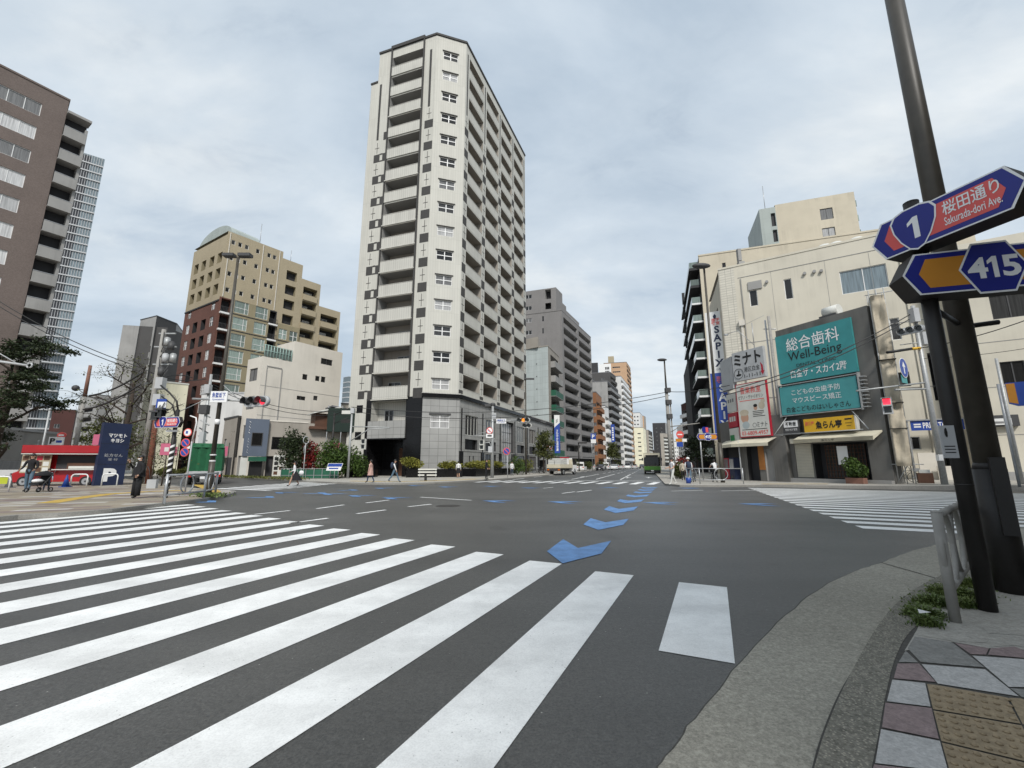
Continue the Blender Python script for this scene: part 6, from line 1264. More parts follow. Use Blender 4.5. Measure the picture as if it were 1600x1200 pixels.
def guard_rail(name, label, pts, ring_gap=1.0, hgt=.82, zb=ZL, r=.03, mat='steel', group=None, post_at=None, phase=.5):
    t = thing(name, label, 'guard rail', (*pts[0][:2], zb), group)
    for i, p in enumerate(pts):
        k = MB(mat); k.tube([(p[0], p[1], zb-.02), (p[0], p[1], zb+hgt+.01)], r*1.25, 12); k.ball((p[0], p[1], zb+hgt), r*1.3, r*1.3, r*.6, 0, 10, 3, 0); k.build('post', t)
    for a, b in zip(pts, pts[1:]):
        A, B = Vector((a[0], a[1], 0)), Vector((b[0], b[1], 0)); u = (B-A).normalized(); L = (B-A).length; k = MB(mat)
        for z in (hgt-.03, .26): k.tube([A+Vector((0, 0, zb+z)), B+Vector((0, 0, zb+z))], r, 10)
        k.build('rail', t); n = max(1, int(round(L/ring_gap))); rz = (hgt-.03-.26)/2
        for j in range(n):
            k = MB(mat); c = A+u*(L*(j+phase)/n); k.torus((c.x, c.y, zb+.26+rz), u, (0, 0, 1), min(rz*1.15, L/n*.48), rz, r*.75, 30, 7); k.build('ring', t)
    return t
guard_rail('guard_rail', 'near grey steel guard rail with ring panels beside the black signpost', [(3.86, 4.05), (5.55, 5.45), (7.4, 6.6)], .85, .92, ZP, .033, 'conc_pole', None, None, .42)
a, b, c = G(256, 786, ZL), G(318, 778, ZL), G(336, 773.5, ZL)
guard_rail('guard_rail', 'steel guard rail with rings in front of the striped post on the left corner', [a, b, c], 1.9, .95, ZL, .035)
guard_rail('guard_rail', 'steel guard rail on the far right corner with the cyclist behind it', [G(1074, 754.5, ZL), G(1094, 756, ZL), G(1162, 756.3, ZL)], 1.9, 1.05, ZL, .03)
def arch(name, label, px, py, w=.75, h=.72, yaw=R(20), g=None, mat='white_paint'):
    c = G(px, py, ZL); k = MB(mat); u = Vector((math.cos(yaw), math.sin(yaw), 0))*w/2; z = Vector((0, 0, 1))
    k.tube([c-u-z*.02, c-u+z*(h-.12), c-u*.85+z*(h-.03), c-u*.65+z*h, c+u*.65+z*h, c+u*.85+z*(h-.03), c+u+z*(h-.12), c+u-z*.02], .035, 8)
    o = k.build(name, None, label, 'bollard', g); return o
arch('arch_bollard', 'white arch barrier in front of the red van tail', 122, 760.5); arch('arch_bollard', 'white arch barrier in front of the navy parking panel', 170, 759); 
arch('arch_bollard', 'white arch barrier with a yellow plate at the picture edge', -4, 769); k = MB('lime'); c = G(-4, 769, ZL); k.box(c+Vector((0, 0, .55)), (.55, .02, .34), 0, R(20)); k.build('reflector_plate', None, 'yellow reflector plate on the arch barrier at the picture edge', 'plate')
# lenses and heads
def head(parent, c, d, n=3, lit=None, mat='light_grey', vis='light_grey', r=.15, ped=False, name='signal_head'):
    """horizontal (or two-lamp upright) signal head facing the viewer side of direction d"""
    P = (c[0], c[1]); z = c[2]; k = MB(mat)
    if ped: k.wbox(P, d, -.24, .24, z-.5, z+.5, -.1, .08)
    else:
        w = n*.42/2; k.wbox(P, d, -w+.12, w-.12, z-.22, z+.22, -.1, .06)
        for s in (-1, 1): q = at(P, d, s*(w-.14), z, -.02); k.tube([at(P, d, s*(w-.17), z, -.1), at(P, d, s*(w-.17), z, .059)], .22, 16)
    h = k.build(name, parent)
    for i in range(2 if ped else n):
        col = {0: 'green_lamp', 1: 'amber_lamp', 2: 'red_lamp'}[i] if not ped else {0: 'red_lamp', 1: 'green_lamp'}[i]
        u, zz = (0, z+.25-.5*i) if ped else ((i-(n-1)/2)*.42, z); m = col if lit == i else 'lens_dark'; k = MB(m)
        if ped: k.wbox(P, d, -.17, .17, zz-.17, zz+.17, .08, .09)
        else: k.disc(at(P, d, u, zz, .068), (d[1], -d[0], 0), r, .02, 18)
        k.build('lens', h); k = MB(vis)
        if ped: k.wbox(P, d, -.2, .2, zz+.19, zz+.21, .08, .28)
        else:
            pts = [at(P, d, u+math.cos(an)*(r+.03), zz+math.sin(an)*(r+.03), .06) for an in [math.pi*(-.15+1.3*j/10) for j in range(11)]]; nn = Vector((d[1], -d[0], 0))
            for p, q in zip(pts, pts[1:]): k.face([p, q, q+nn*.26, p+nn*.26])
        k.build('visor', h)
    return h
def name_sign(parent, P, d, u0, u1, z0, z1, off=.1):
    k = MB('sign_white', 'blue_paint'); k.wbox(P, d, u0, u1, z0, z1, off-.05, off); ob = k.build('name_plate', parent); w = u1-u0; h = z1-z0
    text(ob, '魚籃坂下', P, d, u0+w*.1, z0+h*.42, w*.8, h*.46, 'blue_paint', off+.012, 'lettering', .01); text(ob, 'Gyoranzakashita', P, d, u0+w*.14, z0+h*.14, w*.72, h*.2, 'blue_paint', off+.012)
def round_sign(parent, P, d, u, z, r, kind, off=.06):
    k = MB('sign_white', 'sign_red', 'sign_blue', 'blue_paint'); n = (d[1], -d[0], 0)
    def ring(rr, m, o_): k.disc(at(P, d, u, z, off+o_), n, rr, .012, 24, m)
    if kind == 'nopark':
        ring(r, 1, 0); ring(r*.8, 3, .008); c, s = math.cos(R(-45)), math.sin(R(-45)); w = r*.11
        k.plate(P, d, [(u+c*r*.85-s*w, z+s*r*.85+c*w), (u-c*r*.85-s*w, z-s*r*.85+c*w), (u-c*r*.85+s*w, z-s*r*.85-c*w), (u+c*r*.85+s*w, z+s*r*.85-c*w)], off+.018, 1)
    elif kind == 'noturn':
        ring(r, 1, 0); ring(r*.82, 0, .008); k.plate(P, d, [(u-.05*r, z-r*.5), (u+.1*r, z-r*.5), (u+.1*r, z+.2*r), (u-.3*r, z+.2*r), (u-.3*r, z+.4*r), (u-.6*r, z+.1*r), (u-.3*r, z-.2*r), (u-.3*r, z+.05*r), (u-.05*r, z+.05*r)], off+.018, 3); k.plate(P, d, [(u-.65*r, z+.5*r), (u-.5*r, z+.65*r), (u+.65*r, z-.5*r), (u+.5*r, z-.65*r)], off+.02, 1)
    elif kind == 'speed': ring(r, 1, 0); ring(r*.78, 0, .008); k.plate(P, d, [(u-.4*r, z-.3*r), (u+.1*r, z-.3*r), (u+.1*r, z+.35*r), (u-.4*r, z+.35*r)], off+.018, 3)
    elif kind == 'blue': ring(r, 0, 0); ring(r*.93, 3, .008); k.plate(P, d, [(u-.12*r, z-.6*r), (u+.12*r, z-.6*r), (u+.12*r, z+.1*r), (u+.4*r, z+.1*r), (u, z+.65*r), (u-.4*r, z+.1*r), (u-.12*r, z+.1*r)], off+.018, 0)
    elif kind == 'noentry': ring(r, 1, 0); k.plate(P, d, [(u-r*.65, z-r*.15), (u+r*.65, z-r*.15), (u+r*.65, z+r*.15), (u-r*.65, z+r*.15)], off+.012, 0)
    ob = k.build('round_sign', parent)
    return ob
X2 = Vector((1, 0))
# left corner: lamp post with signal arm
b = G(325, 775, ZL); top = 10.8; t = thing('lamp_post', 'weathered brown lamp post on the left corner with a horizontal signal arm', 'lamp post', tuple(b)); k = MB('bronze_pole', 'sign_white')
k.tube([b-Vector((0, 0, .02)), b+Vector((0, 0, 1.5))], .115, 14); k.tube([b+Vector((0, 0, 1.5)), (b.x, b.y, top)], .092, 14, 0, .055)
for z in (1.55, 1.8): k.disc((b.x, b.y, z), (0, 0, 1), .12, .05, 14, 1)
k.disc((b.x, b.y, 3.2), (0, 0, 1), .098, .22, 14, 1); k.build('pole', t); k = MB('bronze_pole', 'dark_grey'); k.tube([(b.x-.45, b.y, top), (b.x+.5, b.y, top)], .04, 8); k.box((b.x-.35, b.y-.1, top+.04), (.5, .3, .13), 1); k.box((b.x+.38, b.y-.1, top+.04), (.55, .3, .14), 1); k.build('lamp_head', t)
q = V(403, 628, b.y-.1); k = MB('galvanised'); k.tube([(b.x-1.2, b.y, q.z+.15), (q.x-.3, b.y, q.z+.05)], .045, 8); k.tube([(b.x, b.y, q.z+.8), (q.x-.9, b.y, q.z+.12)], .02, 6); k.build('signal_arm', t)
dh = unit((0, 0), (.94, -.34)); head(t, (q.x, q.y-.1, q.z), dh, 3, 2, 'light_grey', 'dark_grey'); n0, n1 = V(335, 630, b.y), V(363, 613, b.y); name_sign(t, (n0.x, b.y-.2), X2, 0, n1.x-n0.x, n0.z, n1.z)
# spiral striped post with route board and lantern
b = G(258, 778, ZL); zt = V(268, 640, b.y).z; t = thing('striped_post', 'black signpost with white spiral tape, route 1 board and old-style lanterns', 'sign post', tuple(b)); k = MB('dark_steel'); k.tube([b-Vector((0, 0, .02)), (b.x, b.y, zt)], .075, 12); k.build('post', t)
k = MB('sign_white'); zs_ = b.z+.35; N_ = 90; L_ = 1.75
for i in range(N_):
    a0, a1 = i*.52, (i+1)*.52; z0 = zs_+L_*i/N_; z1 = zs_+L_*(i+1)/N_; f = lambda an, z: (b.x+math.cos(an)*.079, b.y+math.sin(an)*.079, z)
    k.face([f(a0, z0), f(a1, z1), f(a1, z1+.09), f(a0, z0+.09)])
k.build('spiral_tape', t); k = MB('dark_steel', 'black'); k.tube([(b.x, b.y, zt), (b.x-.1, b.y, zt+.35), (b.x-.45, b.y, zt+.7), (b.x-.85, b.y, zt+1.0)], .035, 8); k.tube([(b.x, b.y, zt-.4), (b.x-.25, b.y, zt+.2), (b.x-.75, b.y, zt+.55)], .03, 8); k.build('scroll_bracket', t)
for px, py in ((251, 646), (244, 650)):
    q = V(px, py, b.y-.15); k = MB('dark_grey', 'glass_dark'); k.box(q, (.24, .24, .26), 1); k.box(q+Vector((0, 0, .17)), (.34, .34, .07)); k.box(q-Vector((0, 0, .15)), (.28, .28, .04)); k.tube([q+Vector((0, 0, .2)), q+Vector((.1, 0, .45))], .02, 6); k.build('lantern', t)
n0, n1 = V(245, 642, b.y), V(263, 624, b.y); k = MB('blue_paint', 'sign_white'); k.wbox((n0.x, b.y-.05), X2, 0, n1.x-n0.x, n0.z, n1.z, 0, .04); k.wbox((n0.x, b.y-.05), X2, .08, .42, n0.z+.12, n0.z+.36, .04, .05, 1); k.build('banner', t)
n0, n1 = V(243, 669, b.y), V(300, 653, b.y); Pq = (n0.x, b.y-.12); route_board(t, Pq, unit((0, 0), (.96, -.28)), 0, (n1.x-n0.x)*1.0, n0.z+.0, n1.z, 1, .14, uc=.48)
k = MB('sign_white'); k.wbox(Pq, X2, .55, 1.0, n0.z-.16, n0.z-.08, .0, .03); k.build('small_plate', t)
def pole_sign(name, label, base, zt, signs, r=.035, mat='light_grey'):
    t = thing(name, label, 'road sign', tuple(base)); k = MB(mat); k.tube([base-Vector((0, 0, .02)), (base.x, base.y, zt)], r, 10); k.build('post', t); return t
b = G(289, 769, ZL); t = pole_sign('road_sign', 'leaning row of round road signs on a white hooked pole by the left corner', b, V(296, 690, b.y).z, [])
k = MB('sign_white'); z = V(296, 690, b.y).z; k.tube([(b.x, b.y, z), (b.x+.1, b.y, z+.9), (b.x+.05, b.y, z+1.15), (b.x-.25, b.y, z+1.25)], .03, 8); k.build('hook', t)
for px, py, kd in ((296, 676, 'speed'), (292.5, 692, 'nopark'), (291, 706.5, 'nopark')):
    q = V(px, py, b.y); round_sign(t, (q.x, q.y-.05), X2, 0, q.z, .21 if kd == 'nopark' else .2, kd)
q = V(294, 699, b.y); k = MB('sign_white', 'ink'); k.wbox((q.x, q.y-.06), X2, -.14, .14, q.z-.07, q.z+.07, .0, .02); k.build('plate', t)
# signal pole right of the hedge
b = G(543, 747.5, ZL); t = thing('signal_pole', 'grey signal pole with a pedestrian signal, left of the checkered tower', 'signal pole', tuple(b)); k = MB('galvanised', 'light_grey', 'dark_grey'); zt = V(549, 645, b.y).z
k.tube([b-Vector((0, 0, .02)), (b.x, b.y, zt)], .12, 12, 0, .09); k.tube([(b.x, b.y, zt-.1), (b.x+.1, b.y, zt+.5)], .06, 8, 2); q = V(600, 673, b.y); k.tube([(b.x, b.y, q.z+.4), (q.x+.6, b.y-.2, q.z+.3)], .05, 8); k.tube([(b.x, b.y, q.z-1.0), (b.x+1.8, b.y-.1, q.z+.15), (q.x+.6, b.y-.2, q.z+.25)], .055, 8); k.box((b.x+.05, b.y, zt+.2), (.35, .3, .5), 1); k.build('pole', t)
q = V(568, 694, b.y-.1); head(t, (q.x, q.y, q.z), dh, 2, None, 'off_white', 'dark_grey', ped=True)
b = G(473, 748.5, ZL); t = pole_sign('road_sign', 'thin white pole with an edge-on round sign in front of the red maple', b, V(476, 692, b.y).z, []); k = MB('light_grey'); z = V(476, 692, b.y).z; k.torus((b.x, b.y, z+.25), (.35, .94, 0), (0, 0, 1), .33, .33, .03, 20, 6); k.disc((b.x-.08, b.y, z-.6), (.94, .3, 0), .36, .03, 16); k.build('round_sign', t)
b = G(522, 748.5, ZL); t = thing('small_sign', 'small tilted blue and white notice on a post before the hedge', 'sign', tuple(b)); k = MB('steel', 'blue_paint', 'sign_white'); k.tube([b, b+Vector((0, 0, 1.0))], .03, 8); Pq = (b.x-.75, b.y); k.plate(Pq, X2, [(0, b.z+.75), (1.3, b.z+.75), (1.5, b.z+1.4), (.15, b.z+1.4)], .1, 2, .03); k.plate(Pq, X2, [(.1, b.z+1.1), (1.38, b.z+1.1), (1.45, b.z+1.37), (.2, b.z+1.37)], .104, 1); k.plate(Pq, X2, [(.25, b.z+.88), (1.1, b.z+.88), (1.1, b.z+1.0), (.25, b.z+1.0)], .104, 1); k.build('board', t)
# slim lamp with route boards and bench barrier before the tower
b = G(667, 744.5, ZL); zt = V(673, 548, b.y).z; t = thing('lamp_post', 'slim dark lamp post with small route 1 and 415 boards before the tower', 'lamp post', tuple(b)); k = MB('bronze_pole'); k.tube([b, b+Vector((0, 0, 3))], .15, 12); k.tube([b+Vector((0, 0, 3)), (b.x, b.y, zt)], .11, 12, 0, .06); k.build('pole', t); k = MB('dark_grey'); k.ball((b.x+.15, b.y-.3, zt), .3, .6, .15, 0, 10, 6); k.build('lamp_head', t)
for kd, x0, x1, y0, y1 in ((1, 657.5, 678, 696.5, 688.5), (415, 656, 678.5, 703.5, 696.7)):
    n0, n1 = V(x0, y0, b.y-.3), V(x1, y1, b.y-.3); route_board(t, (n0.x, b.y-.3), X2, 0, n1.x-n0.x, n0.z, n1.z, kd, .1, uc=(n1.x-n0.x)*(.36 if kd == 1 else .5))
def bench(px0, px1, py):
    a, c = G(px0, py, ZL), G(px1, py, ZL); w = c.x-a.x; t = thing('pedestrian_barrier', 'low white slatted barrier on a black foot at the kerb before the tower', 'barrier', tuple(a)); d = X2
    for z in (.38, .62, .84): k = MB('off_white'); k.wbox(a, d, 0, w, z+ZL, z+ZL+.12, -.06, .06); k.build('slat', t)
    k = MB('black', 'steel'); k.wbox(a, d, w*.35, w*.47, ZL, ZL+.5, -.1, .1); 
    for u in (.08, w-.12): k.wbox(a, d, u, u+.06, ZL, ZL+.95, -.12, -.06, 1)
    k.build('foot', t)
bench(653, 682, 751)
# signal pole on the corner right of the tower
b = G(769, 746.5, ZL); zt = V(769, 632, b.y).z; t = thing('signal_pole', 'grey signal pole right of the tower with an amber lit signal and name plate', 'signal pole', tuple(b)); k = MB('galvanised', 'light_grey', 'dark_grey')
k.tube([b-Vector((0, 0, .02)), (b.x, b.y, zt)], .17, 12, 0, .12); k.box((b.x+.2, b.y, zt-1.2), (.3, .3, .6), 1); q = V(818, 657, b.y); k.tube([(b.x, b.y, q.z), (q.x-.2, b.y-.3, q.z)], .05, 8); k.tube([(b.x, b.y, q.z-1.6), (b.x-1.9, b.y-.2, q.z-1.55)], .05, 8); k.tube([(b.x, b.y, q.z-.9), (b.x-1.7, b.y-.2, q.z-1.5)], .025, 6); k.ball((b.x, b.y, zt), .3, .2, .2, 2, 8, 5); k.box((b.x-.5, b.y-.1, zt-.1), (.6, .3, .25), 2); k.box((b.x-.2, b.y-.2, 2.9), (.4, .3, .6), 1)
k.build('pole', t); head(t, (q.x, q.y-.35, q.z+.0), dh, 3, 1, 'off_white', 'dark_grey', .17); h2 = V(822, 665.5, b.y); head(t, (h2.x+.1, h2.y-.35, h2.z), dh, 2, None, 'off_white', 'dark_grey', .17)
n0, n1 = V(775.5, 662, b.y), V(791, 654.5, b.y); name_sign(t, (n0.x, b.y-.1), X2, 0, n1.x-n0.x, n0.z, n1.z); q = V(765, 673, b.y-.2); round_sign(t, (q.x, q.y), X2, 0, q.z, .33, 'noturn'); q = V(765, 681, b.y-.2); k = MB('sign_white', 'ink'); k.wbox((q.x, q.y), X2, -.35, .35, q.z-.2, q.z+.2, 0, .03); k.wbox((q.x, q.y), X2, -.22, .22, q.z-.08, q.z+.08, .03, .035, 1); k.build('plate', t)
q = V(753, 695, b.y-.2); head(t, (q.x, q.y, q.z), dh, 2, None, 'off_white', 'dark_grey', ped=True); k = MB('galvanised'); k.tube([(q.x, b.y, q.z+.2), (b.x-.3, b.y, q.z+.25), (b.x-.1, b.y, q.z-.2)], .05, 8); k.build('bracket', t)
b = G(793, 746.2, ZL); t = pole_sign('road_sign', 'round blue and red no-parking sign on a white pole by the kerb', b, V(793, 709, b.y).z, []); q = V(791.5, 705, b.y-.05); round_sign(t, (q.x, q.y), X2, 0, q.z, .36, 'nopark')
b = V(822, 740, 58); b = Vector((b.x, 58, ZL)); zt = V(822, 592, 58).z; t = thing('lamp_post', 'slim grey lamp post in front of the pale panel walk-up', 'lamp post', tuple(b)); k = MB('bronze_pole', 'dark_grey'); k.tube([b, (b.x, b.y, zt)], .14, 10, 0, .08); k.box((b.x+.5, b.y, zt), (1.4, .4, .18), 1); k.build('pole', t)
b = Vector((V(905, 735, 88).x, 88, ZL)); zt = V(905, 692, 88).z; t = thing('lamp_post', 'short dark lamp post before the grey balcony block', 'lamp post', tuple(b)); k = MB('dark_steel'); k.tube([b, (b.x, b.y, zt)], .12, 8); k.box((b.x+.8, b.y, zt), (1.8, .4, .25)); k.build('pole', t)
# tall white and blue vertical banner sign
Pq = V(866, 660, 80); P = (Pq.x, 80.0); u1 = V(874.5, 660, 80).x-Pq.x; zT, zM, zB = V(870, 648.5, 80).z, V(870, 668, 80).z, V(870, 708, 80).z
t = thing('vertical_shop_sign', 'vertical shop sign, white top over a blue lower half, before the walk-up', 'shop sign', (*P, zB)); k = MB('white_paint', 'blue_paint'); k.wbox(P, X2, 0, u1, zM, zT, -.2, 0, 0); k.wbox(P, X2, 0, u1, zB, zM-.003, -.2, 0, 1); k.plate(P, X2, [(0, zM-.003), (u1, zM-.003), (u1, zM+.9)], .004, 1); k.build('board', t)
text(t, 'さわやか信用金庫', P, X2, u1*.3, zB+.35, u1*.42, (zM-zB)*.85, 'sign_white', .012, 'lettering', .02, False, True); k = MB('ink'); 
for i in range(3): k.plate(P, X2, [(u1*.3, zT-1.35+.22*i-.2), (u1*.65, zT-1.0+.22*i-.2), (u1*.65, zT-.9+.22*i-.2), (u1*.3, zT-1.25+.22*i-.2)], .01)
k.build('emblem', t)
q = Vector((V(858, 705, 70).x, 70)); t = thing('round_advert', 'round red and white shop sign beside the street tree', 'shop sign', (q.x, 70, ZL)); k = MB('steel'); k.tube([(q.x, 70, ZL), (q.x, 70, 3.6)], .04, 8); k.build('post', t); round_sign(t, (q.x, 70), X2, 0, V(858, 699, 70).z, .42, 'noturn')
b = Vector((V(926, 735, 100).x, 100, ZL)); t = thing('parking_sign', 'blue and white square parking sign on a pole before the brown brick block', 'sign', tuple(b)); k = MB('steel'); n0, n1 = V(923, 692.5, 100), V(930.5, 677.5, 100); k.tube([b, (b.x, b.y, n1.z)], .07, 8); k.build('post', t); k = MB('blue_paint', 'sign_white'); Pq = (n0.x, 99.8); w = n1.x-n0.x; k.wbox(Pq, X2, 0, w, n0.z+.9, n1.z, 0, .05, 0); k.wbox(Pq, X2, 0, w, n0.z, n0.z+.88, 0, .05, 1); k.build('board', t); text(t, 'P', Pq, X2, w*.25, n0.z+1.1, w*.5, (n1.z-n0.z)*.4, 'sign_white', .06, 'lettering', .03)
q = Vector((V(948, 735, 140).x, 139.5)); t = thing('blue_banner_sign', 'narrow blue vertical sign between the white walk-up and the black balcony block', 'shop sign', (q.x, q.y, 9)); n0, n1 = V(955.5, 691, 139.5), V(960, 663, 139.5); k = MB('blue_paint', 'sign_white'); k.wbox((n0.x, 139.5), X2, 0, n1.x-n0.x, n0.z, n1.z, -.2, 0); k.build('board', t); k = MB('sign_white')
for i in range(6): k.wbox((n0.x, 139.5), X2, .3, .8, n0.z+.6+.75*i, n0.z+1.1+.75*i, 0, .02)
k.build('white_marks', t)
# right side of the avenue: pole with lamp and signs
b = Vector((V(1050, 742, 42).x, 42, ZL)); zt = V(1043, 563, 42).z; t = thing('utility_pole', 'concrete utility pole with a lamp on top at the right kerb of the avenue', 'utility pole', tuple(b)); k = MB('conc_pole', 'dark_grey', 'bronze_pole'); zm = V(1046, 610, 42).z; k.tube([b, (b.x, b.y, zm)], .2, 12, 0, .15); k.tube([(b.x, b.y, zm), (b.x, b.y, zt)], .09, 10, 2, .07); k.tube([(b.x+.35, b.y, 0), (b.x+.3, b.y, zm-1)], .07, 8); k.ball((b.x-.3, b.y-.2, zt), .5, .3, .14, 1, 10, 5)
for z in (zm, zm-1.2, zm-2.6): k.box((b.x+.1, b.y-.1, z), (.5, .4, .45), 1)
q = V(1090, 662, 42); k.tube([(b.x, b.y, q.z-.3), (q.x, b.y-.5, q.z)], .05, 8); k.tube([(b.x, b.y, q.z-.9), (b.x+1.2, b.y-.3, q.z-.2)], .04, 8); k.build('pole', t)
for px, py, kd in ((1062, 679, 'noentry'), ):
    q = V(px, py, 41.6); round_sign(t, (q.x, q.y), X2, 0, q.z, .36, kd)
q = V(1063, 688, 41.6); k = MB('sign_orange', 'sign_white', 'blue_paint'); k.wbox((q.x, q.y), X2, -.45, .15, q.z-.13, q.z+.15, 0, .03, 0); k.wbox((q.x, q.y), X2, .18, .6, q.z-.13, q.z+.15, 0, .03, 1); q = V(1062, 694, 41.6); k.wbox((q.x, q.y), X2, -.3, .3, q.z-.25, q.z+.2, 0, .03, 2); k.build('plates', t)
b = Vector((V(1099, 748, 36).x, 36, ZL)); t = thing('road_sign', 'thin grey pole with small route 1 and 415 boards under the vertical school sign', 'sign post', tuple(b)); k = MB('steel'); zt = V(1098, 670, 36).z; k.tube([b, (b.x, b.y, zt)], .06, 8); k.build('post', t)
n0, n1 = V(1089, 687.3, 35.8), V(1123, 677.5, 35.8); route_board(t, (n0.x, 35.8), X2, 0, n1.x-n0.x, n0.z, n1.z, 415, .1); n0, n1 = V(1097, 676.5, 35.8), V(1108, 667, 35.8); k = MB('sign_blue', 'sign_red'); k.plate((n0.x, 35.8), X2, hexp(0, n1.x-n0.x, n0.z, n1.z, .1), .0, 0, .05); k.plate((n0.x, 35.8), X2, [((n1.x-n0.x)*.5, n0.z+.05), ((n1.x-n0.x)*.85, n0.z+.05), ((n1.x-n0.x)*.85, n1.z-.05), ((n1.x-n0.x)*.5, n1.z-.05)], .004, 1); k.build('small_board', t)
q = V(1114, 705, 35.8); k = MB('sign_white', 'blue_paint'); 
b = Vector((V(1129.5, 752, 32).x, 32, ZL)); zt = V(1105, 420, 32).z; t = thing('lamp_post', 'tall brown lamp post crossing the vertical school sign', 'lamp post', tuple(b)); k = MB('bronze_pole', 'dark_grey'); k.tube([b, (b.x, b.y, 3)], .15, 12); k.tube([(b.x, b.y, 3), (b.x, b.y, zt)], .115, 12, 0, .075); k.build('pole', t); k = MB('dark_grey'); k.ball((b.x-.35, b.y-.3, zt+.1), .75, .3, .22, 0, 12, 6); k.build('lamp_head', t)
# signal pole on the right before the beige building
b = Vector((V(1476, 755, 26).x, 26, .25)); zt = V(1424, 478, 26).z; t = thing('signal_pole', 'grey signal pole with a striped-visor signal and red pedestrian light on the right', 'signal pole', tuple(b)); k = MB('galvanised', 'dark_grey', 'light_grey', 'sign_yellow', 'black')
k.tube([b-Vector((0, 0, .1)), (b.x, b.y, zt)], .17, 14, 0, .11); z1 = V(1430, 515, 26).z; k.box((b.x-.1, b.y-.1, z1+.9), (.35, .4, .9), 2); k.box((b.x+.35, b.y, z1-.6), (.5, .45, .8), 2); k.tube([(b.x-.2, b.y, z1-.2), (b.x+1.2, b.y, z1+.2)], .05, 8); k.tube([(b.x-1.2, b.y, z1-1.0), (b.x+1.1, b.y, z1-.7)], .03, 6)
za = V(1425, 546, 26).z; k.tube([(b.x-.1, b.y-.1, za+.05), (b.x-.7, b.y-.15, za)], .09, 8, 3); k.tube([(b.x-.7, b.y-.15, za), (b.x-2.3, b.y-.2, za-.25)], .085, 8, 4); zb_ = V(1400, 605, 26).z; k.tube([(b.x, b.y, zb_+.3), (V(1332, 612, 26).x, b.y-.3, V(1332, 612, 26).z)], .05, 8); k.tube([(b.x, b.y, zb_-.1), (b.x-2.2, b.y-.2, zb_-.2)], .06, 8); k.build('pole', t)
q = V(1423, 516, 25.6); hd = head(t, (q.x, q.y, q.z), unit((0, 0), (.5, -.86)), 3, None, 'light_grey', 'light_grey', .16); q = V(1386, 634, 25.7); head(t, (q.x, q.y, q.z), unit((0, 0), (.8, -.6)), 2, 0, 'light_grey', 'dark_grey', ped=True)
q = V(1410, 575, 25.8); round_sign(t, (q.x, q.y), unit((0, 0), (.86, .51)), 0, q.z, .62, 'blue'); q = V(1412, 590, 25.8); k = MB('teal_light'); k.wbox((q.x, q.y), unit((0, 0), (.86, .51)), -.4, .4, q.z-.35, q.z+.15, 0, .03); k.build('plate', t)
q = V(1468, 715, 25.7); k = MB('white_paint'); k.box(q, (.25, .2, .35)); k.build('push_button', t)
b = Vector((V(1597, 750, 25).x, 25, .3)); zt = V(1553, 560, 25).z; t = thing('utility_pole', 'grey steel pole behind the near lamp post before the cream building', 'utility pole', tuple(b)); k = MB('galvanised'); k.tube([b, (b.x, b.y, zt)], .085, 10, 0, .07); k.build('pole', t)
b = Vector((V(1590, 745, 22).x, 22, .3)); n0, n1 = V(1571, 636, 22), V(1591, 600, 22); t = thing('route_sign', 'blue and orange hexagonal board on a grey post at the right edge', 'sign post', tuple(b)); k = MB('steel'); k.tube([b, (b.x, b.y, n1.z)], .06, 10); k.build('post', t); k = MB('blue_paint', 'sign_orange', 'sign_white'); dq = unit((0, 0), (.75, -.66)); Pq = (n0.x, 21.8); w = (n1.x-n0.x)*1.2; k.plate(Pq, dq, [(0, n0.z+.15), (.3, n0.z), (w, n0.z), (w+.12, (n0.z+n1.z)/2), (w, n1.z), (0, n1.z)], .1, 0, .2); k.plate(Pq, dq, [(0, n0.z+.2), (.3, n0.z+.1), (.3, n1.z-.05), (0, n1.z-.05)], .104, 1); k.build('board', t)
# concrete utility pole with transformers, left
b = Vector((V(218, 760, 30).x, 30, ZL)); zt = V(233, 515, 30).z; t = thing('utility_pole', 'tall concrete utility pole crowded with transformers and cable boxes on the left', 'utility pole', tuple(b)); k = MB('conc_pole', 'galvanised', 'dark_grey', 'rust', 'light_grey'); k.tube([b, (b.x, b.y, zt)], .2, 12, 0, .13); k.tube([(b.x+.5, b.y, 0), (b.x+.4, b.y, 5.2)], .16, 10, 3); k.build('pole', t)
k = MB('galvanised', 'dark_grey', 'light_grey'); 
for z, w in ((zt-.3, 1.2), (zt-1.3, 1.6), (zt-2.6, 1.4), (zt-4.4, 1.2)): k.box((b.x+.3, b.y, z), (w, .09, .09))
for i, (dx_, dz) in enumerate(((.45, -.7), (.8, -1.0), (.5, -1.9), (1.05, -1.9), (.35, -2.9))): k.tube([(b.x+dx_, b.y-.1, zt+dz), (b.x+dx_, b.y-.1, zt+dz-.55)], .2, 10, i % 3); k.ball((b.x+dx_, b.y-.1, zt+dz), .2, .2, .1, i % 3, 10, 3, 0)
for i in range(8): k.tube([(b.x+random.uniform(-.1, .9), b.y-.1, zt-.2-.4*i), (b.x+random.uniform(-.1, .5), b.y-.1, zt-1.2-.45*i)], .025, 5, 1)
for z in (zt-4.0, zt-5.2): k.box((b.x+.45, b.y-.1, z), (.5, .4, .8), 2)
k.build('transformer', t)
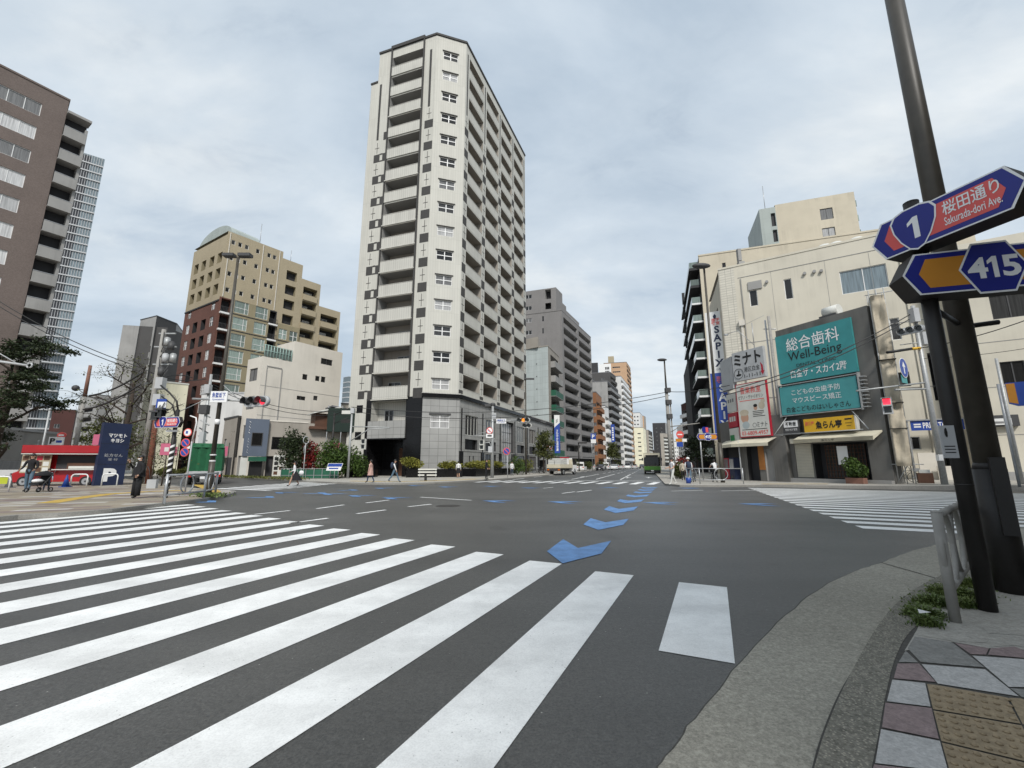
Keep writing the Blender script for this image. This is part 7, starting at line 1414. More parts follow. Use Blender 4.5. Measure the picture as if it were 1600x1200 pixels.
b = Vector((V(108, 750, 40).x, 40, ZL)); zt = V(124, 571, 40).z; t = thing('utility_pole', 'bare rusty-topped utility pole standing behind the red van', 'utility pole', tuple(b)); k = MB('conc_pole', 'terracotta', 'dark_grey'); k.tube([b, (b.x, b.y, zt-3)], .19, 10, 0, .16); k.tube([(b.x, b.y, zt-3), (b.x, b.y, zt)], .16, 10, 1, .13); k.tube([(b.x, b.y, zt-2.4), (b.x-.9, b.y, zt-2.3)], .04, 6, 2); k.ball((b.x-1.0, b.y, zt-2.2), .3, .3, .3, 2, 8, 5); k.tube([(b.x, b.y, zt-2.6), (b.x-2, b.y, zt-4.4)], .03, 5, 2); k.build('pole', t)
b = Vector((V(309, 745, 33).x, 33, ZL)); zt = V(322, 585, 33).z; t = thing('utility_pole', 'slender blue-grey utility pole beside the green canvas truck', 'utility pole', tuple(b)); k = MB('galvanised', 'light_grey', 'dark_grey'); k.tube([b, (b.x, b.y, zt)], .15, 10, 0, .1); k.box((b.x, b.y-.15, zt-1.2), (.4, .35, .7), 1); k.box((b.x-.1, b.y-.1, zt-2.8), (.6, .4, .7), 2); k.tube([(b.x-.2, b.y, zt-2), (b.x-3.2, b.y-.2, zt-3.6)], .03, 6); k.box((b.x+.1, b.y-.2, 3.4), (.35, .3, .9), 1)
for i in range(4): k.tube([(b.x-.3, b.y-.1, zt-3-.6*i), (b.x+.35, b.y, zt-3.4-.6*i)], .05, 6, i % 3)
k.build('pole', t)
b = Vector((V(-110, 760, 16).x, 16, ZL)); z1 = V(25, 570, 16).z; t = thing('steel_signpost', 'pale steel arm with a ring end reaching in at the left edge', 'sign arm', tuple(b)); k = MB('light_grey'); k.tube([b, (b.x, b.y, z1+1)], .09, 10); e = V(42, 571, 16); k.tube([(b.x, b.y, z1+.35), e], .045, 8); k.tube([(b.x, b.y, z1+1.2), (V(25, 567, 16).x, 16, V(25, 567, 16).z)], .02, 6); k.torus(e+Vector((.1, 0, 0)), (1, 0, 0), (0, 0, 1), .1, .09, .03, 16, 6); k.build('arm', t)
# dark post with lamps and pink pennant before the hedge range
b = Vector((V(515, 748, 43).x, 43, ZL)); zt = V(520, 645, 43).z; t = thing('banner_post', 'dark decorative post with scroll lamps and a pink pennant by the shrubs', 'banner post', tuple(b)); k = MB('dark_steel', 'off_white', 'sign_pink'); k.tube([b, (b.x, b.y, zt)], .09, 10)
for s, dz in ((1, 0), (1, -.9)): k.tube([(b.x, b.y, zt+dz-.2), (b.x+.7, b.y, zt+dz+.1), (b.x+1.5, b.y, zt+dz+.5)], .04, 6); k.box((b.x+1.2, b.y-.05, zt+dz+.05), (.9, .1, .35), 1 if dz == 0 else 0)
z0 = V(521, 706, 43).z; z1 = V(521, 692, 43).z; k.plate((b.x, 42.9), X2, [(.1, z0), (.75, z0+.25), (1.0, z1), (.15, z1)], .02, 2, .02); k.build('post', t)
for px, py, Y, lab in ((262, 702, 24, 'pink pennant hanging by the striped post'), (270, 705, 50, 'small pink square flag on the dark brown shopfront'), (348, 705, 45, 'small pink square flag beside the grey house')):
    q = V(px, py, Y); t = thing('pennant', lab, 'flag', (q.x, Y, ZL)); k = MB('sign_pink', 'dark_steel', 'off_white'); s = .35 if Y < 30 else .55; k.tube([(q.x+s*1.1, Y, ZL), (q.x+s*1.1, Y, q.z+s*1.6)], .04, 6, 1); k.wbox((q.x, Y-.05), X2, -s, s, q.z-s*.9, q.z+s*.9, 0, .02, 0); k.wbox((q.x, Y-.05), X2, -s*.35, s*.35, q.z-s*.35, q.z+s*.3, .02, .025, 2); k.build('flag', t)
# navy parking panel
a, c = G(146, 759, ZL), G(192, 757.5, ZL); Y = a.y; Pq = (a.x, a.y); dq = unit(a, c); w = length(a, c)*1.0; zt = V(163, 660, Y).z
t = thing('parking_sign', 'tall navy panel with white brush lettering, prescription notice and large P', 'sign panel', tuple(a)); k = MB('navy', 'black'); k.wbox(Pq, dq, 0, w, ZL, zt, -.35, 0, 0)
for z in (ZL+(zt-ZL)*.33, ZL+(zt-ZL)*.66): k.wbox(Pq, dq, 0, w, z, z+.015, 0, .004, 1)
k.build('board', t); H_ = zt-ZL
text(t, 'マツモト', Pq, dq, w*.22, ZL+H_*.765, w*.64, H_*.065, 'sign_white', .012, 'lettering', .03); text(t, 'キヨシ', Pq, dq, w*.32, ZL+H_*.685, w*.46, H_*.065, 'sign_white', .012, 'lettering', .03); text(t, '処方せん', Pq, dq, w*.18, ZL+H_*.45, w*.64, H_*.055, 'light_grey', .012); text(t, '受 付', Pq, dq, w*.33, ZL+H_*.39, w*.33, H_*.04, 'light_grey', .012); text(t, 'P', Pq, dq, w*.24, ZL+H_*.06, w*.46, H_*.21, 'sign_white', .012, 'lettering', .06)
# A-board, cones, far signs behind the van
def cone(px, py, mat, label, z=ZL):
    c = G(px, py, z); k = MB(mat, 'rubber'); k.tube([c+Vector((0, 0, .03)), c+Vector((0, 0, .7))], .17, 14, 0, .03); k.box(c+Vector((0, 0, .02)), (.42, .42, .04), 0); k.build('traffic_cone', None, label, 'traffic cone')
cone(102, 761, 'cone_blue', 'bright blue cone in front of the red van rear wheel'); cone(13, 762, 'mid_grey', 'grey cone beside the front wheel of the red van')
c = G(141, 757.5, ZL); t = thing('menu_stand', 'grey folding menu stand between the red van and the navy panel', 'menu stand', tuple(c)); k = MB('light_grey', 'off_white', 'mid_grey'); Pq = (c.x-.3, c.y-.2); k.plate(Pq, X2, [(0, .75), (.62, .75), (.66, 1.9), (.04, 1.9)], .0, 0, .04); 
for j in range(6): k.wbox(Pq, X2, .1, .54, .9+.15*j, .98+.15*j, .002, .006, random.choice((1, 2)))
for u in (.04, .6): k.tube([at(Pq, X2, u, ZL, .05), at(Pq, X2, u, 1.9, -.05)], .02, 6); k.tube([at(Pq, X2, u, ZL, -.6), at(Pq, X2, u, 1.85, -.08)], .02, 6)
k.build('stand', t)
q = V(87, 689, 38); t = thing('parking_lot_sign', 'white parking sign with a black P behind the red van', 'sign', (q.x, 38, ZL)); k = MB('sign_white', 'steel', 'blue_paint'); Pq = (q.x, 38); k.wbox(Pq, X2, -.65, .65, q.z-.35, q.z+.35, -.1, 0); k.tube([(q.x-.6, 37.95, ZL), (q.x-.6, 37.95, q.z-.35)], .05, 8, 1); k.wbox(Pq, X2, .05, .55, q.z-.15, q.z+.05, 0, .01, 2); k.build('board', t); text(t, 'P', Pq, X2, -.5, q.z-.25, .45, .5, 'ink', .015, 'lettering', .04)
q = V(96, 680, 39); t = thing('shop_board', 'pale red oval shop board above the parking sign', 'sign', (q.x, 39, ZL)); k = MB('sign_red', 'steel', 'sign_white'); k.plate((q.x, 39), X2, [(math.cos(i*.3927)*.42, q.z+math.sin(i*.3927)*.27) for i in range(16)], 0, 0, .06); k.plate((q.x, 39), X2, [(-.25, q.z-.06), (.25, q.z-.06), (.25, q.z+.06), (-.25, q.z+.06)], .005, 2); k.tube([(q.x, 39.1, ZL), (q.x, 39.1, q.z)], .04, 6, 1); k.build('board', t)
q = V(152, 687, 33); t = thing('pennant', 'dark pink flag on a pole between the van and the navy panel', 'flag', (q.x, 33, ZL)); k = MB('sign_pink', 'steel'); k.wbox((q.x, 33), X2, -.32, .32, q.z-.4, q.z+.4, 0, .02); k.tube([(q.x+.33, 33, ZL), (q.x+.33, 33, q.z+.45)], .025, 6, 1); k.build('flag', t)
for px, Y, h in ((78, 30, 640), (60, 36, 690)):
    q = V(px, h, Y); t = thing('slim_post', 'slim grey post %s the red van' % ('rising behind' if px == 78 else 'left of the parking sign and behind'), 'post', (q.x, Y, ZL)); k = MB('galvanised'); k.tube([(q.x, Y, ZL), (q.x, Y, q.z)], .06, 8); k.ball((q.x, Y, q.z), .09, .09, .12, 0, 8, 5); k.build('pole', t)
# ------------------------------------------------------------------ wires
def wire(label, a, b, sag=.5, r=.022, n=14):
    a, b = Vector(a), Vector(b); k = MB('wire'); k.tube([a.lerp(b, i/n)-Vector((0, 0, sag*4*(i/n)*(1-i/n))) for i in range(n+1)], r, 5); k.build('overhead_cable', None, label, 'cable')
bt = V(222, 575, 30)
wire('upper of the two cables falling from the top left to the transformer pole', V(-30, 452, 30), V(226, 576, 30), .5, .03); wire('lower of the two cables falling from the top left to the transformer pole', V(-30, 460, 30.3), V(224, 582, 30.2), .5, .03)
wire('thick black cable from the transformer pole toward the hooded branch at left', V(222, 582, 29.5), V(140, 618, 29.5), .3, .06); wire('thick lower cable from the transformer pole toward the left', V(220, 600, 29.6), V(130, 640, 29.6), .3, .06)
wire('cable from the transformer pole across the red-brown tiled flats', V(228, 578, 30), V(322, 592, 33), .4, .03); wire('short cable bowed below the grey slab block', V(232, 600, 29.8), V(300, 590, 34), -.4, .04)
wire('long cable crossing the pale four-storey building', V(322, 596, 33), V(549, 640, 44), 1.0, .025); wire('second long cable just under it crossing the pale building', V(322, 600, 33), V(549, 645, 44), 1.1, .025)
wire('upper cable over the avenue between the tower podium and the lamp-topped pole', V(549, 636, 44), V(1046, 612, 42), 1.2, .03); wire('lower cable over the avenue between the tower podium and the lamp-topped pole', V(549, 643, 44), V(1046, 618, 42), 1.4, .03)
wire('cable from the lamp-topped pole toward the beige corner buildings', V(1046, 612, 42), V(1140, 602, 34), .2, .03); wire('cable rising across the teal dental billboard', V(1130, 612, 26), V(1424, 490, 26), .5, .03); wire('twin cable just below the one across the dental billboard', V(1130, 618, 26.1), V(1424, 497, 26.1), .5, .03)
wire('cable rising to the right edge behind the near lamp post', V(1430, 545, 26), V(1680, 470, 18), .3, .025); wire('lower thin cable before the cream building', V(1440, 560, 26), V(1680, 530, 20), .2, .015)
wire('drooping cable from the rusty-topped pole to the bare tree', V(122, 608, 40), V(222, 606, 30.5), .9, .03)
# ------------------------------------------------------------------ trees, hedges, shrubs
b = Vector((V(-12, 745, 33).x, 33, ZL)); tree('dark_tree', 'large dark layered tree at the left edge', b, 12.6, 5.6, 'leaf_dark', 15000, .11, .34, .18, 'tree', 4, -.05, None, .75, .5)
b = Vector((V(188, 745, 40).x, 40, ZL)); tree('bare_tree', 'nearly bare tree with sparse twigs behind the navy panel', b, 12.4, 6.4, 'leaf_olive', 700, .10, .30, .30, 'tree', 4, .0, None, .1, .6)
b = Vector((V(166, 745, 46).x, 46, ZL)); tree('green_tree', 'dull green round tree low behind the navy panel', b, 6.0, 4.2, 'leaf_olive', 3500, .14, .16, .25, 'tree', 3, .0, None, .2, .9)
b = Vector((V(850, 742, 66).x, 66, ZL)); tree('street_tree', 'slender street tree with grey-green crown before the podium end', b, 7.0, 2.5, 'leaf_olive', 2600, .16, .11, .42, 'tree', 3, .1, None, .1, .7)
b = Vector((V(958, 738, 128).x, 128, ZL)); tree('street_tree', 'brown-green street tree farther up the avenue', b, 8.5, 3.2, 'leaf_olive', 1800, .26, .14, .4, 'tree', 3, .1, None, .1, 1.0)
b = Vector((V(1090, 738, 62).x, 62, ZL)); tree('street_tree', 'small tree in the dark gap left of the vertical school sign', b, 6.0, 2.5, 'leaf_dark', 1300, .2, .11, .4, 'tree', 3, .1, None, .1, .9)
for px, py, lab in ((254, 763, 'thin young tree with bare branches beside the striped post'), (236, 764, 'second thin bare young tree left of the striped post')):
    b = Vector((V(px, 745, 27).x, 27, ZL)); tree('young_tree', lab, b, 4.4, 1.7, 'leaf_olive', 130, .07, .045, .4, 'tree', 3, .2, None, .0, .4)
def hedge(label, px0, py0, px1, py1, h, dpt, mat, n, sz=.09):
    a, c = G(px0, py0, ZL), G(px1, py1, ZL); m = (a+c)/2; return bush('hedge', label, m, length(a, c), dpt, h, mat, n, sz, 'hedge', None, math.atan2(c.y-a.y, c.x-a.x), max(10, int(length(a, c)*2.2)), True)
hedge('clipped yellow-green hedge along the kerb before the pale building', 362, 742.5, 425, 745, 1.15, 1.0, 'leaf_hedge', 5200)
hedge('low green hedge below the striped post', 228, 748, 285, 745, 1.1, 1.2, 'leaf_hedge', 2600)
hedge('rounded green hedge behind the thin railing', 440, 742, 512, 744.5, 1.25, 1.2, 'leaf_hedge', 4200)
for px, Y, w, h, mat, lab, n in ((500, 42, 2.6, 5.0, 'leaf_dark', 'dark green cloud-pruned pine beside the food picture board', 2600), (517, 43.5, 2.9, 3.6, 'leaf_red', 'round red-leaved maple shrub between the pine and the green bushes', 2200), (543, 43, 2.4, 3.8, 'leaf_green', 'round green tree shrub right of the red maple', 2200),
                                (553, 44.5, 2.6, 3.5, 'leaf_green', 'light green shrub before the white tiled wall', 2000), (530, 42.5, 2.6, 3.7, 'leaf_green', 'broad green shrub behind the pink pennant', 2000), (563, 43.5, 2.0, 2.9, 'leaf_green', 'small rounded green shrub left of the dark entrance', 1600)):
    b = Vector((V(px-30 if px < 545 else px-8, 742, Y).x if False else V({500: 456, 517: 480, 543: 512, 553: 540, 530: 527, 563: 562}[px], 742, Y).x, Y, ZL)); bush('shrub', lab, b, w, w, h, mat, n, .13, 'shrub', None, 0, 12)
fe = thing('thin_railing', 'dark green mesh railing in front of the shrubs', 'railing', tuple(G(438, 748.6, ZL))); k = MB('steel', 'green_screen'); A, B = G(438, 748.4, ZL), G(528, 748, ZL); d = unit(A, B); L = length(A, B)
for i in range(8): k.wbox(A, d, L*i/7-.02, L*i/7+.02, ZL, ZL+.95, 0, .04)
for z in (.3, .9): k.wbox(A, d, 0, L, ZL+z, ZL+z+.04, -.04, -.003)
k.wbox(A, d, 0, L, ZL+.05, ZL+.85, -.06, -.045, 1); k.build('fence', fe)
wd = MB('grass_blade')
def weeds(c, r, n, h):
    for _ in range(n):
        x, y = c[0]+random.gauss(0, r*.62), c[1]+random.gauss(0, r*.42); q = math.hypot(x-c[0], y-c[1])/r; a = math.atan2(y-c[1], x-c[0])+random.gauss(0, 1.0); u = Vector((math.cos(a), math.sin(a), 0)); hh = h*random.uniform(.25, 1.15)*max(.25, 1-q*.5); ln = random.uniform(.2, 1.3)*hh; w = random.uniform(.002, .0055)
        s = Vector((-u.y, u.x, 0))*w; p = Vector((x, y, ZP)); m_ = p+u*ln*.4+Vector((0, 0, hh*.65)); e = p+u*ln+Vector((0, 0, hh*random.uniform(.6, 1.0))); wd.face([p-s, p+s, m_+s*1.3, m_-s*1.3]); wd.face([m_-s*1.3, m_+s*1.3, e])
        if random.random() < .25: leaf(wd, e, .014)
for px, py, r, n in ((1442, 962, .13, 900), (1460, 944, .14, 900), (1474, 926, .10, 420), (1500, 932, .19, 1500), (1522, 916, .16, 900), (1450, 977, .08, 320), (1512, 948, .09, 360)): weeds(G(px, py, ZP), r, n, .115)
wd.build('weeds', kind='stuff')
k = MB('paper'); c = G(1443, 957, ZP+.115); k.face([c+Vector((-.055, -.02, 0)), c+Vector((.04, -.03, .012)), c+Vector((.06, .02, .0)), c+Vector((-.02, .03, .02))]); k.build('paper_scrap', None, 'crumpled white paper scrap lying on the weeds by the near rail', 'litter')
wd = MB('grass_blade'); c = G(327, 776.5, ZL); 
for i in range(300): leaf(wd, c+Vector((random.gauss(0, .35), random.gauss(0, .15), random.uniform(0, .16))), .06)
wd.build('weeds', kind='stuff')
wd = MB('leaf_hedge')
A, B = G(345, 745.5, ZL), G(470, 750.5, ZL)
for i in range(1500): leaf(wd, A.lerp(B, random.random())+Vector((random.gauss(0, .3), random.uniform(.1, .8), random.uniform(0, .22))), .08)
wd.build('ground_cover', kind='stuff')
# planters and yellow shrubs round the tower podium
for u0, u1, P, d, lab in ((-1.6, 4.2, tA, dc, 'black stone planter with yellow shrubs at the tower corner'), (.3, 10.5, tB, dr, 'long black stone planter with yellow-green shrubs along the podium side')):
    t = thing('planter', lab, 'planter', (*at(P, d, u0, ZL, 1.5)[:2], ZL)); k = MB('black_granite'); k.wbox(P, d, u0, u1, 0, .95, .45, 2.2); k.build('trough', t)
for n_, (P, d, u, o_, w, h) in enumerate(((tA, dc, -.9, 1.5, 2.4, 1.3), (tA, dc, 2.9, 1.3, 2.6, 1.15), (tB, dr, 1.8, 1.3, 2.6, 1.05), (tB, dr, 4.6, 1.3, 3.0, 1.0), (tB, dr, 7.6, 1.3, 3.0, 1.0))):
    q = at(P, d, u, .9, o_); bush('yellow_shrub', ('round yellow shrub at the left end of the corner planter', 'yellow shrub below the tower corner window', 'yellow-green shrub nearest the tower corner in the long planter', 'middle yellow-green shrub of the long podium planter', 'far yellow-green shrub of the long podium planter')[n_], q, w, 1.2, h, 'leaf_yellow', 1300, .11, 'shrub', 'yellow planter shrubs', math.atan2(d.y, d.x), 8)
k = MB('black_granite'); q = G(520, 745, ZL); k.box((V(562, 742, 46).x, 46.5, .45), (3.2, 1.0, .9)); k.build('planter', None, 'low black planter under the round shrubs left of the entrance', 'planter')
for px, Y, w, h, mat, lab in ((806, 56, 2.6, 2.3, 'leaf_green', 'dark green kerbside shrub left of the street tree'), (822, 60, 3.0, 2.2, 'leaf_hedge', 'yellowish kerbside shrub next to the dark green one'), (895, 84, 2.2, 2.2, 'leaf_olive', 'small shrub right of the cream truck'), (918, 98, 2.4, 2.2, 'leaf_olive', 'roadside shrub below the square parking sign'), (940, 118, 3.4, 2.2, 'leaf_olive', 'low roadside bush beside the parked scooter'), (1062, 40, 1.3, 1.5, 'leaf_olive', 'kerbside weed clump by the white-clad walker'), (1070, 44, 1.7, 2.0, 'leaf_red', 'reddish shrub behind the beige-coated person')):
    bush('roadside_bush', lab, (V(px, 740, Y).x, Y, ZL), w, w, h, mat, 1000, .12, 'bush', None, 0, 8)
P = (21.1, 33.0); q = at(P, dK, hit(P, dK, 1351, 745)[0], .16, 1.0); t = thing('plant_pot', 'terracotta trough holding the dense round shrub by the lattice door', 'planter', tuple(q)); k = MB('terracotta'); k.box(q+Vector((0, 0, .2)), (1.0, .5, .4), 0, math.atan2(dK.y, dK.x)); k.build('trough', t)
bush('potted_shrub', 'dense dark green round shrub in front of the lattice door', q+Vector((0, 0, .32)), 1.5, 1.3, 1.45, 'leaf_green', 2600, .09, 'shrub', None, math.atan2(dK.y, dK.x), 12)

# ------------------------------------------------------------------ vehicles (built facing +X, then placed)
def wheel(parent, x, y, r=.33, w=.22):
    s = 1 if y > 0 else -1; k = MB('rubber'); k.tube([(x, y-s*w, r), (x, y, r)], r, 20); o = k.build('wheel', parent); k = MB('steel', 'dark_grey'); k.tube([(x, y-s*.05, r), (x, y+s*.012, r)], r*.62, 16); k.tube([(x, y, r), (x, y+s*.02, r)], r*.2, 8, 1); k.build('rim', o)
def body(parent, secs, paint, name='body', glass='windscreen'):
    """secs: (x, z bottom, z belt, z roof, half width, half width at roof, glassy side to the next section, glassy top to the next)"""
    k = MB(paint, glass); R_ = []
    for x, zb, zl, zr, hw, hr, *_ in secs: R_.append([(x, -hw, zb), (x, -hw, zl), (x, -hr, zr), (x, hr, zr), (x, hw, zl), (x, hw, zb)])
    for i in range(len(secs)-1):
        a, b = R_[i], R_[i+1]; gs, gt = secs[i][6], secs[i][7]
        for j, m in ((0, 0), (1, gs), (2, gt), (3, gs), (4, 0), (5, 0)): jj = (j+1) % 6; k.face([a[j], b[j], b[jj], a[jj]][::-1], m)
    k.face(R_[0]); k.face(R_[-1][::-1]); return k.build(name, parent)
def lights(parent, x, hw, z, front=True, m=None):
    for s in (-1, 1): k = MB(m or ('glass_curtain' if front else 'tail_red')); k.box((x, s*(hw-.2), z), (.06, .28, .16)); k.build('headlight' if front else 'tail_light', parent)
def plate_(parent, x, z): k = MB('sign_white'); k.box((x, 0, z), (.03, .4, .17)); k.build('number_plate', parent)
def van(name, label, paint, L=4.6, hw=.85, H=1.9, cat='van', hood=.7):
    t = thing(name, label, cat); x0, x1 = -L/2, L/2
    body(t, [(x0, .35, .95, H-.12, hw, hw-.10, 0, 0), (x0+.12, .25, 1.0, H, hw, hw-.10, 1, 0), (x1-hood-1.0, .25, 1.0, H, hw, hw-.1, 1, 0), (x1-hood-.75, .25, 1.0, H-.06, hw, hw-.1, 1, 1), (x1-hood+.1, .25, 1.0, 1.08, hw, hw-.08, 0, 0), (x1-.12, .3, .8, .9, hw, hw-.1, 0, 0), (x1, .38, .6, .7, hw-.08, hw-.15, 0, 0)], paint)
    k = MB('windscreen'); k.box((x0-.005, 0, 1.35), (.03, hw*1.5, .45)); k.build('rear_window', t)
    for x in (x0+.85, x1-.85):
        for s in (-1, 1): wheel(t, x, s*hw, .31)
    lights(t, x1-.05, hw, .72); lights(t, x0-.005, hw, .85, False); plate_(t, x1+.01, .5); plate_(t, x0-.02, .65); return t
# red food van, seen from its near side, nose to the left
t = thing('food_van', 'red food van with open serving hatch and menu pictures', 'food van'); L = 4.9; hw = .85
body(t, [(-2.4, .30, 1.05, 2.02, hw, hw-.04, 0, 0), (1.05, .30, 1.05, 2.02, hw, hw-.04, 0, 0), (1.25, .28, 1.05, 1.95, hw, hw-.1, 1, 1), (1.75, .28, 1.02, 1.12, hw, hw-.06, 0, 0), (2.42, .3, .72, .86, hw, hw-.12, 0, 0), (2.55, .36, .55, .62, hw-.08, hw-.2, 0, 0)], 'red_paint')
k = MB('charcoal_wall', 'off_white', 'brown_wood'); k.obox((-2.1, hw-.02, 1.08), (2.3, 0, 0), (0, .02, 0), (0, 0, .85)); k.obox((-2.1, hw, 1.02), (2.3, 0, 0), (0, .3, 0), (0, 0, .05), 1); k.obox((-2.05, hw+.05, 1.08), (1.6, 0, 0), (0, .06, 0), (0, 0, .38), 2); k.obox((-1.9, hw+.115, 1.1), (1.35, 0, 0), (0, .015, 0), (0, 0, .16), 1); k.build('serving_hatch', t)
k = MB('red_paint', 'off_white'); k.obox((-2.35, hw-.04, 2.03), (4.0, 0, 0), (0, .7, .0), (0, 0, .05)); k.obox((-2.35, hw+.6, 2.03), (4.0, 0, 0), (0, .06, 0), (0, 0, .5)); k.obox((-2.35, -.8, 2.03), (4.0, 0, 0), (0, 1.4, 0), (0, 0, .45)); k.obox((-2.35, hw+.59, 1.98), (4.0, 0, 0), (0, .07, 0), (0, 0, .045), 1); k.build('awning_box', t)
k = MB('ochre_tile', 'off_white', 'brown_wood', 'crimson'); k.obox((.25, hw+.35, .85), (1.5, 0, 0), (0, .03, 0), (0, 0, 1.1))
for i in range(4):
    for j in range(3): k.obox((.33+.36*i, hw+.38, .92+.35*j), (.3, 0, 0), (0, .01, 0), (0, 0, .26), random.choice((1, 2, 2, 3)))
k.build('menu_pictures', t)
for x in (-1.5, 1.75):
    for s in (-1, 1): wheel(t, x, s*(hw+.01), .32)
lights(t, 2.5, hw, .75); k = MB('dark_grey'); k.obox((-1.15, hw+.003, .6), (.4, 0, 0), (0, .01, 0), (0, 0, .12)); k.obox((1.3, hw+.02, .98), (.12, 0, 0), (0, .2, 0), (0, 0, .2)); k.build('mirror', t)
c = G(78, 761, .05); place(t, (c.x-.2, c.y+1.2, .05), R(180)+R(12))
t = van('parked_car', 'pale silver parked car cut by the left edge behind the red van', 'car_silver', 4.3, .85, 1.6, 'car', .9); q = V(-6, 745, 31); place(t, (q.x, 31, .05), R(190))
# green canvas truck seen from behind and its side
t = thing('canvas_truck', 'truck with a bright green canvas cover turning into the side street', 'truck'); k = MB('canvas_green'); zs = [.95, 2.85]
n = 9
for i in range(n):
    x0, x1 = -2.6+4.1*i/n, -2.6+4.1*(i+1)/n
    pr = lambda x, o_=0: [(x, -1.0-o_, .95), (x, -1.02, 2.0), (x, -.95, 2.72), (x, -.6, 2.86+o_), (x, .6, 2.86+o_), (x, .95, 2.72), (x, 1.02, 2.0), (x, 1.0+o_, .95)]
    a, b = pr(x0, .05*(i % 2)), pr(x1, .05*((i+1) % 2))
    for j in range(7): k.face([a[j], b[j], b[j+1], a[j+1]])
R0 = 12
for j in range(R0):
    y0, y1 = -1+2*j/R0, -1+2*(j+1)/R0; f = lambda y, m: -2.6-.05*(m % 3)
    k.face([(f(y0, j), y0, .95), (f(y0, j), y0, 2.8), (f(y1, j+1), y1, 2.8), (f(y1, j+1), y1, .95)])
k.face([(1.5, -1, .95), (1.5, 1, .95), (1.5, .95, 2.75), (1.5, -.95, 2.75)]); k.face([(-2.72, -1.05, 2.6), (-2.72, 1.05, 2.6), (-2.6, .95, 2.9), (-2.6, -.95, 2.9)]); k.build('canvas', t)
k = MB('light_grey', 'dark_grey'); k.box((-.55, 0, .85), (4.2, 2.0, .2), 0); k.box((-.55, 0, .62), (4.3, 1.0, .24), 1); k.box((-2.66, 0, .78), (.08, 1.95, .32), 0); k.build('deck', t)
body(t, [(1.6, .5, 1.25, 2.05, .95, .86, 0, 0), (1.8, .4, 1.25, 2.1, .95, .86, 1, 0), (2.7, .4, 1.25, 2.05, .95, .84, 1, 1), (3.1, .4, 1.2, 1.3, .95, .9, 0, 0), (3.2, .45, .8, .9, .93, .9, 0, 0)], 'canvas_green', 'cab')
for x in (-1.5, 2.4):
    for s in (-1, 1): wheel(t, x, s*.95, .4)
lights(t, -2.73, 1.05, .62, False); plate_(t, -2.72, .5); q = V(322, 744, 31.5); place(t, (q.x-1.2, 33.2, 0), R(122))
# cream flatbed truck with white crates
t = thing('flatbed_truck', 'cream flatbed truck loaded with pale crates waiting by the left kerb', 'truck'); k = MB('cream', 'dark_grey'); k.box((-1.0, 0, 1.0), (4.0, 2.1, .12)); k.box((-1.0, 0, .78), (4.2, .9, .3), 1)
for s in (-1, 1): k.box((-1.0, s*1.03, 1.24), (4.0, .05, .38))
k.box((-2.97, 0, 1.24), (.06, 2.1, .38)); k.box((1.0, 0, 1.6), (.08, 2.0, 1.1)); k.build('bed', t)
body(t, [(1.15, .5, 1.35, 2.2, .95, .85, 0, 0), (1.3, .4, 1.35, 2.3, .95, .85, 1, 0), (2.3, .4, 1.35, 2.25, .95, .84, 1, 1), (2.75, .4, 1.3, 1.4, .95, .9, 0, 0), (2.9, .45, .8, .95, .93, .9, 0, 0)], 'white_paint', 'cab')
k = MB('dark_grey', 'amber'); k.box((-3.0, 0, .72), (.1, 2.1, .34)); k.build('rear_bar', t); lights(t, -3.07, 1.0, .72, False, 'amber'); plate_(t, -3.07, .7)
for x in (-1.9, 1.9):
    for s in (-1, 1): wheel(t, x, s*.95, .42)
q = V(880, 741, 62); place(t, (q.x, 62, 0), math.atan2(LD.y, LD.x)-R(14)); ya = t.rotation_euler.z
for i, (x, y, h, lab) in enumerate(((-2.3, .5, 1.0, 'white crate at the left rear corner of the cream truck'), (-2.3, -.5, .95, 'white crate at the right rear corner of the cream truck'), (-1.1, 0, 1.2, 'large pale crate at the middle of the cream truck bed'))):
    w = Vector((t.location.x+x*math.cos(ya)-y*math.sin(ya), t.location.y+x*math.sin(ya)+y*math.cos(ya), 1.07)); k = MB('off_white', 'light_grey'); wd_ = .9 if i < 2 else 1.8; k.box(w+Vector((0, 0, h/2)), (.95, wd_, h), 0, ya)
    for j in range(4): k.box(w+Vector((0, 0, h*(j+.5)/4)), (.97, wd_+.02, .05), 1, ya)
    k.build('crate', None, lab, 'crate')
w = Vector((t.location.x+.6*math.cos(ya), t.location.y+.6*math.sin(ya), 1.07)); k = MB('crimson', 'sign_white'); k.box(w+Vector((0, 0, 1.32)), (.4, 1.3, .16), 0, ya); k.box(w+Vector((0, 0, .6)), (.3, 1.2, 1.2), 1, ya); k.build('load_bundle', None, 'red topped bundle behind the cab of the cream truck', 'bundle')
